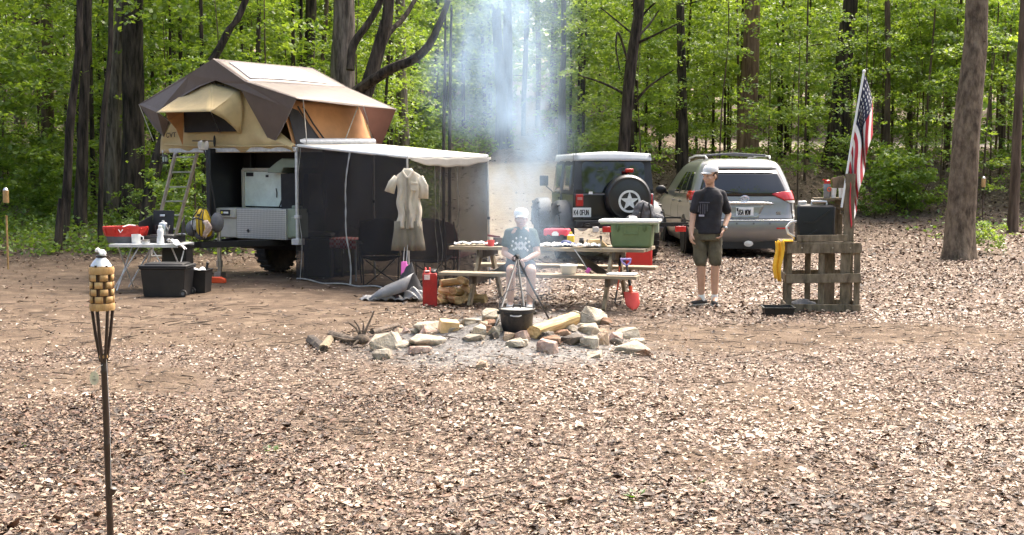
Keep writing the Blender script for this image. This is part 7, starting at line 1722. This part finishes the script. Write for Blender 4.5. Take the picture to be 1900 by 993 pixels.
# flag on a slanting white pole
f0, f1_ = onst(.20, -.24, 1.33), P(1603, 133, SY - .15)
fl = thing('flag', 'American flag with stars and stripes hanging limp from a slanted white pole on the stand', 'flag', f0)
mb = MB(); mb.tube([(0, 0, -.1), (f1_ - f0) * .5, f1_ - f0], .013, 10); pol = mb.build('flag_pole', m_white, fl); mb = MB(); mb.ball(f1_ - f0, (.02, .02, .025)); mb.build('finial', m_white, pol)
m_fr, m_fw, m_fb = mat('flag_red', (.42, .022, .035), .8, var=.08), mat('flag_white', (.72, .71, .69), .8, var=.05), mat('flag_blue', (.016, .020, .05), .8, var=.12)
pd = f1_ - f0
def flag(u, v):
    """u: away from the pole 0..1, v: 0 top edge .. 1 bottom edge; cloth hangs down in folds"""
    hoist = pd * (.985 - .74 * v)
    dn = V((.0, 0, -1)); ox = V((1, .25, 0)).normalized()
    p = hoist + dn * (.70 * u) + ox * (.20 * u ** .7 * (1 - .55 * v) * (1 - .3 * u) + .018 * math.sin(u * 5 + 2 * v))
    p += V((.030 * math.sin(v * 15 + u * 2) * min(1, 3 * u), .075 * math.sin(v * 15 + 1.2 + u) * min(1, 3 * u) , 0))
    return p
mb = MB(); NU, NV = 26, 52
vs = [flag(i / NU, j / NV) for j in range(NV + 1) for i in range(NU + 1)]; fs = []; ms = []
for j in range(NV):
    for i in range(NU):
        a = j * (NU + 1) + i; fs.append((a, a + 1, a + NU + 2, a + NU + 1)); st_ = int(j / NV * 13); ms.append(2 if (i / NU < .42 and st_ < 7) else (0 if st_ % 2 == 0 else 1))
mb.add(vs, fs); mb.m = ms; cl = mb.build('flag_cloth', [m_fr, m_fw, m_fb], fl, solid=.003, auto=0)
mb = MB()
for r_ in range(9):
    for c_ in range(6 if r_ % 2 == 0 else 5):
        u = (.035 + .066 * c_ + (.033 if r_ % 2 else 0)); v = .03 + .056 * r_
        if u > .40: continue
        p = flag(u, v); a, b = (flag(u + .02, v) - p).normalized(), (flag(u, v + .02) - p).normalized(); n = a.cross(b).normalized()
        for sgn in (-1, 1):
            q = [p + n * sgn * .005 + (a * math.cos(t) + b * math.sin(t)) * (.020 if k % 2 == 0 else .009) for k, t in enumerate([k * PI / 5 for k in range(10)])]; mb.add(q, [tuple(range(10)) if sgn > 0 else tuple(range(9, -1, -1))])
mb.build('stars', m_fw, cl, smooth=False)

# ---------------- bamboo torches
m_bam = mat('dark_bamboo', (.022, .013, .009), .4, col2=(.06, .036, .022), scale=6, stretch=(1, 1, .2), spec=.5)
m_weave = wood('woven_bamboo', (.31, .175, .062), (.54, .35, .155), (1, 1, .25), 30, .6)
m_slat = mat('woven_bamboo_dark', (.10, .045, .015), .7, var=.3)
def torch(label, base, H, k=1.0, near=True, lean=(0, 0), pm=None):
    t = thing('garden_torch', label, 'torch', base); pm = pm or m_bam
    b0 = H - .30 * k
    mb = MB(); zs = [0.0]
    pts, rs = [], []
    z = -.12; nn = 0
    while z < b0 - .12 * k:
        pts += [(lean[0] * z, lean[1] * z, z)]; rs += [.0125 * k]
        if nn % 5 == 4: pts += [(lean[0] * z, lean[1] * z, z + .008), (lean[0] * z, lean[1] * z, z + .016)]; rs += [.0150 * k, .0122 * k]
        z += .055; nn += 1
    top = (lean[0] * b0, lean[1] * b0, b0 - .10 * k); pts.append(top); rs.append(.0135 * k); mb.tube(pts, rs, 12); mb.build('pole', pm, t)
    c = V((lean[0] * b0, lean[1] * b0, 0))
    if near:
        for j in range(6):
            a = j * PI / 3 + .3; mb = MB(); mb.tube([c + V((.010 * math.cos(a), .010 * math.sin(a), b0 - .13)), c + V((.026 * math.cos(a), .026 * math.sin(a), b0 - .03)), c + V((.036 * math.cos(a), .036 * math.sin(a), b0 + .06)), c + V((.038 * math.cos(a), .038 * math.sin(a), b0 + .23))], [.006, .0062, .006, .005], 7); mb.build('split_cane', pm, t)
        mb = MB(); mb.lathe([(.0155, -.006), (.017, 0), (.0155, .006)], c + V((0, 0, b0 - .11)), n=14); mb.build('binding', m_weave, t)
    mb = MB(); mb.lathe([(.037 * k, 0), (.0365 * k, .16 * k)], c + V((0, 0, b0 + .062 * k)), n=24); bsk = mb.build('basket', m_slat if near else m_weave, t)
    if near:
        mb = MB(); NA = 6
        for row in range(6):
            z = b0 + .063 + row * .0268; hh = .0245
            if row in (0, 5):
                rr = .0432; mb.lathe([(rr, z), (rr + .0016, z + hh * .3), (rr + .0014, z + hh * .8), (rr, z + hh)], c, n=28, closed=False)
                continue
            for j in range(NA):
                a0 = (j + .5 * (row % 2)) * 2 * PI / NA; vs = []
                for (du, r_) in ((-.30, .0385), (-.22, .0428), (0, .0434), (.22, .0428), (.30, .0385)):
                    a = a0 + du * 2 * PI / NA * 1.22
                    for zz in (z + .001, z + hh): vs.append(c + V((r_ * math.cos(a), r_ * math.sin(a), zz)))
                mb.add(vs, [(2 * i, 2 * i + 2, 2 * i + 3, 2 * i + 1) for i in range(4)])
        mb.build('weave', m_weave, bsk, solid=.0025)
        mb = MB(); mb.lathe([(.037, b0 + .220), (.040, b0 + .226), (.028, b0 + .244), (.014, b0 + .258), (.012, b0 + .268), (0, b0 + .27)], c, n=24); mb.build('oil_can_lid', m_steel, t)
        mb = MB()
        for j in range(7): a = j * 1.9; mb.ball(c + V((.011 * math.cos(a), .011 * math.sin(a), b0 + .270 + .006 * (j % 3))), (.0100, .009, .0085), 8, 6, rot=(j, j * 2, 0))
        fuse(mb.build('wick_wrap', m_paper, t), .003, 1, .012, .012); mb = MB(); mb.lathe([(.019, b0 + .258), (.021, b0 + .263), (.014, b0 + .268)], c, n=16); mb.build('wick_collar', m_black, t)
        mb = MB(); mb.lathe([(0, -.001), (.0165, -.001), (.0165, .001), (0, .001)], c + V((-.033, -.01, b0 - .19)), n=24, rot=(PI / 2, 0, .1), sy=1.6); tg = mb.build('hang_tag', mat('cream_tag', (.62, .58, .42), .6, var=.12, scale=50), t)
        mb = MB()
        for z_, w_ in ((-.004, .016), (-.009, .012), (.006, .008)): mb.box(c + V((-.033, -.0125, b0 - .19 + z_)), (w_, .001, .002))
        mb.build('tag_print', mat('tag_ink', (.25, .24, .18), .7), tg); mb = MB(); mb.tube([c + V((-.03, -.01, b0 - .166)), c + V((-.018, -.012, b0 - .15)), c + V((0, -.014, b0 - .14))], .001, 4); mb.build('tag_cord', m_paper, tg)
        mb = MB(); mb.lathe([(.010, -.013), (.013, .0), (.014, .014), (.011, .016), (0, .016)], c + V((.024, -.008, b0 - .615)), n=14, rot=(.2, .35, 0)); sn = mb.build('snuffer_cap', m_bam, t); mb = MB(); mb.tube([c + V((.012, -.008, b0 - .595)), c + V((.018, -.008, b0 - .60))], .003, 5); mb.build('snuffer_ring', m_bam, sn)
        mb = MB(); mb.tube([c + V((.014, -.010, b0 - .12)), c + V((.022, -.013, b0 - .35)), c + V((.020, -.012, b0 - .60))], .0007, 4); mb.build('cord', m_paper, t)
    else:
        mb = MB(); mb.lathe([(.036 * k, b0 + .215 * k), (.02 * k, b0 + .25 * k), (0, b0 + .26 * k)], c, n=16); mb.build('oil_can_lid', m_steel, t)
    return t
p = P(188, 470, 4.75); torch('near bamboo torch with a woven basket head, white wick wrap and hanging tag', (p.x + .012, p.y, gzf(p.x, p.y)), 1.40, lean=(-.012, 0))
g = G(15, 500); torch('distant pale bamboo torch at the wooded left edge', (g.x, g.y, g.z), 1.42, 1.3, False, pm=m_weave)
g = G(1822, 440); torch('distant dark-poled bamboo torch right of the big knotty tree', (g.x, g.y, g.z), 1.40, 1.2, False)

# ---------------- smoke: one drifting plume of its own air
def smoke():
    m = bpy.data.materials.new('wood_smoke'); m.use_nodes = True
    nt = m.node_tree; N = nt.nodes; L = nt.links; N.remove(N['Principled BSDF'])
    pv = N.new('ShaderNodeVolumePrincipled'); pv.inputs['Color'].default_value = (.60, .79, 1.0, 1); pv.inputs['Anisotropy'].default_value = .25
    tc = N.new('ShaderNodeTexCoord'); sx = N.new('ShaderNodeSeparateXYZ'); L.new(tc.outputs['Object'], sx.inputs[0])
    def mth(op, a, b=None, c=None):
        n = N.new('ShaderNodeMath'); n.operation = op
        for i, v in enumerate((a, b, c)):
            if v is None: continue
            if isinstance(v, (int, float)): n.inputs[i].default_value = v
            else: L.new(v, n.inputs[i])
        return n.outputs[0]
    X, Y, Z = sx.outputs
    # plume axis drifts with height, radius grows with height
    ax = mth('MULTIPLY_ADD', mth('SINE', mth('MULTIPLY', Z, 1.9)), .10, mth('MULTIPLY', Z, -.06))
    ay = mth('MULTIPLY', Z, .10)
    rad = mth('MULTIPLY_ADD', Z, .095, .23)
    wm = N.new('ShaderNodeMapping'); wm.inputs['Scale'].default_value = (.7, .7, .8); L.new(tc.outputs['Object'], wm.inputs[0])
    wn = N.new('ShaderNodeTexNoise'); wn.inputs['Scale'].default_value = 1.1; wn.inputs['Detail'].default_value = 2; L.new(wm.outputs[0], wn.inputs['Vector'])
    ws_ = N.new('ShaderNodeSeparateColor'); L.new(wn.outputs['Color'], ws_.inputs[0])
    amp = mth('MINIMUM', mth('MULTIPLY_ADD', Z, .80, .30), 2.1)
    X = mth('ADD', X, mth('MULTIPLY', mth('SUBTRACT', ws_.outputs[0], .5), amp)); Y = mth('ADD', Y, mth('MULTIPLY', mth('SUBTRACT', ws_.outputs[1], .5), amp))
    dx = mth('DIVIDE', mth('SUBTRACT', X, ax), rad); dy = mth('DIVIDE', mth('SUBTRACT', Y, ay), rad)
    r2 = mth('ADD', mth('MULTIPLY', dx, dx), mth('MULTIPLY', dy, dy))
    core = mth('POWER', 2.718, mth('MULTIPLY', r2, -1.1))
    mp = N.new('ShaderNodeMapping'); mp.inputs['Scale'].default_value = (2.8, 2.8, 1.5); L.new(tc.outputs['Object'], mp.inputs[0])
    nz = N.new('ShaderNodeTexNoise'); nz.inputs['Scale'].default_value = 1.0; nz.inputs['Detail'].default_value = 4; nz.inputs['Distortion'].default_value = 1.6; L.new(mp.outputs[0], nz.inputs['Vector'])
    mr = N.new('ShaderNodeMapRange'); L.new(nz.outputs['Fac'], mr.inputs[0]); mr.inputs[1].default_value = .38; mr.inputs[2].default_value = .70
    lowf = N.new('ShaderNodeMapRange'); L.new(Z, lowf.inputs[0]); lowf.inputs[1].default_value = -.1; lowf.inputs[2].default_value = .5
    d = mth('MULTIPLY', mth('MULTIPLY', core, mth('MULTIPLY_ADD', mr.outputs[0], 1.3, .10)), mth('MULTIPLY', mth('MULTIPLY', lowf.outputs[0], mth('MULTIPLY_ADD', Z, -.20, 1.5)), SMOKE_D))
    L.new(d, pv.inputs['Density']); L.new(pv.outputs[0], N['Material Output'].inputs['Volume'])
    mb = MB(); rings = []
    for k in range(9):
        z = -.05 + 5.6 * k / 8; r = .85 + .34 * z; rings.append([V((-.06 * z + r * math.cos(a), .10 * z + r * math.sin(a), z)) for a in [j * PI / 10 for j in range(20)]])
    mb.loft(rings); o = mb.build('smoke', m, loc=(.12, 13.5, .30)); tag(o, kind='stuff')
SMOKE_D = 1.2
smoke()
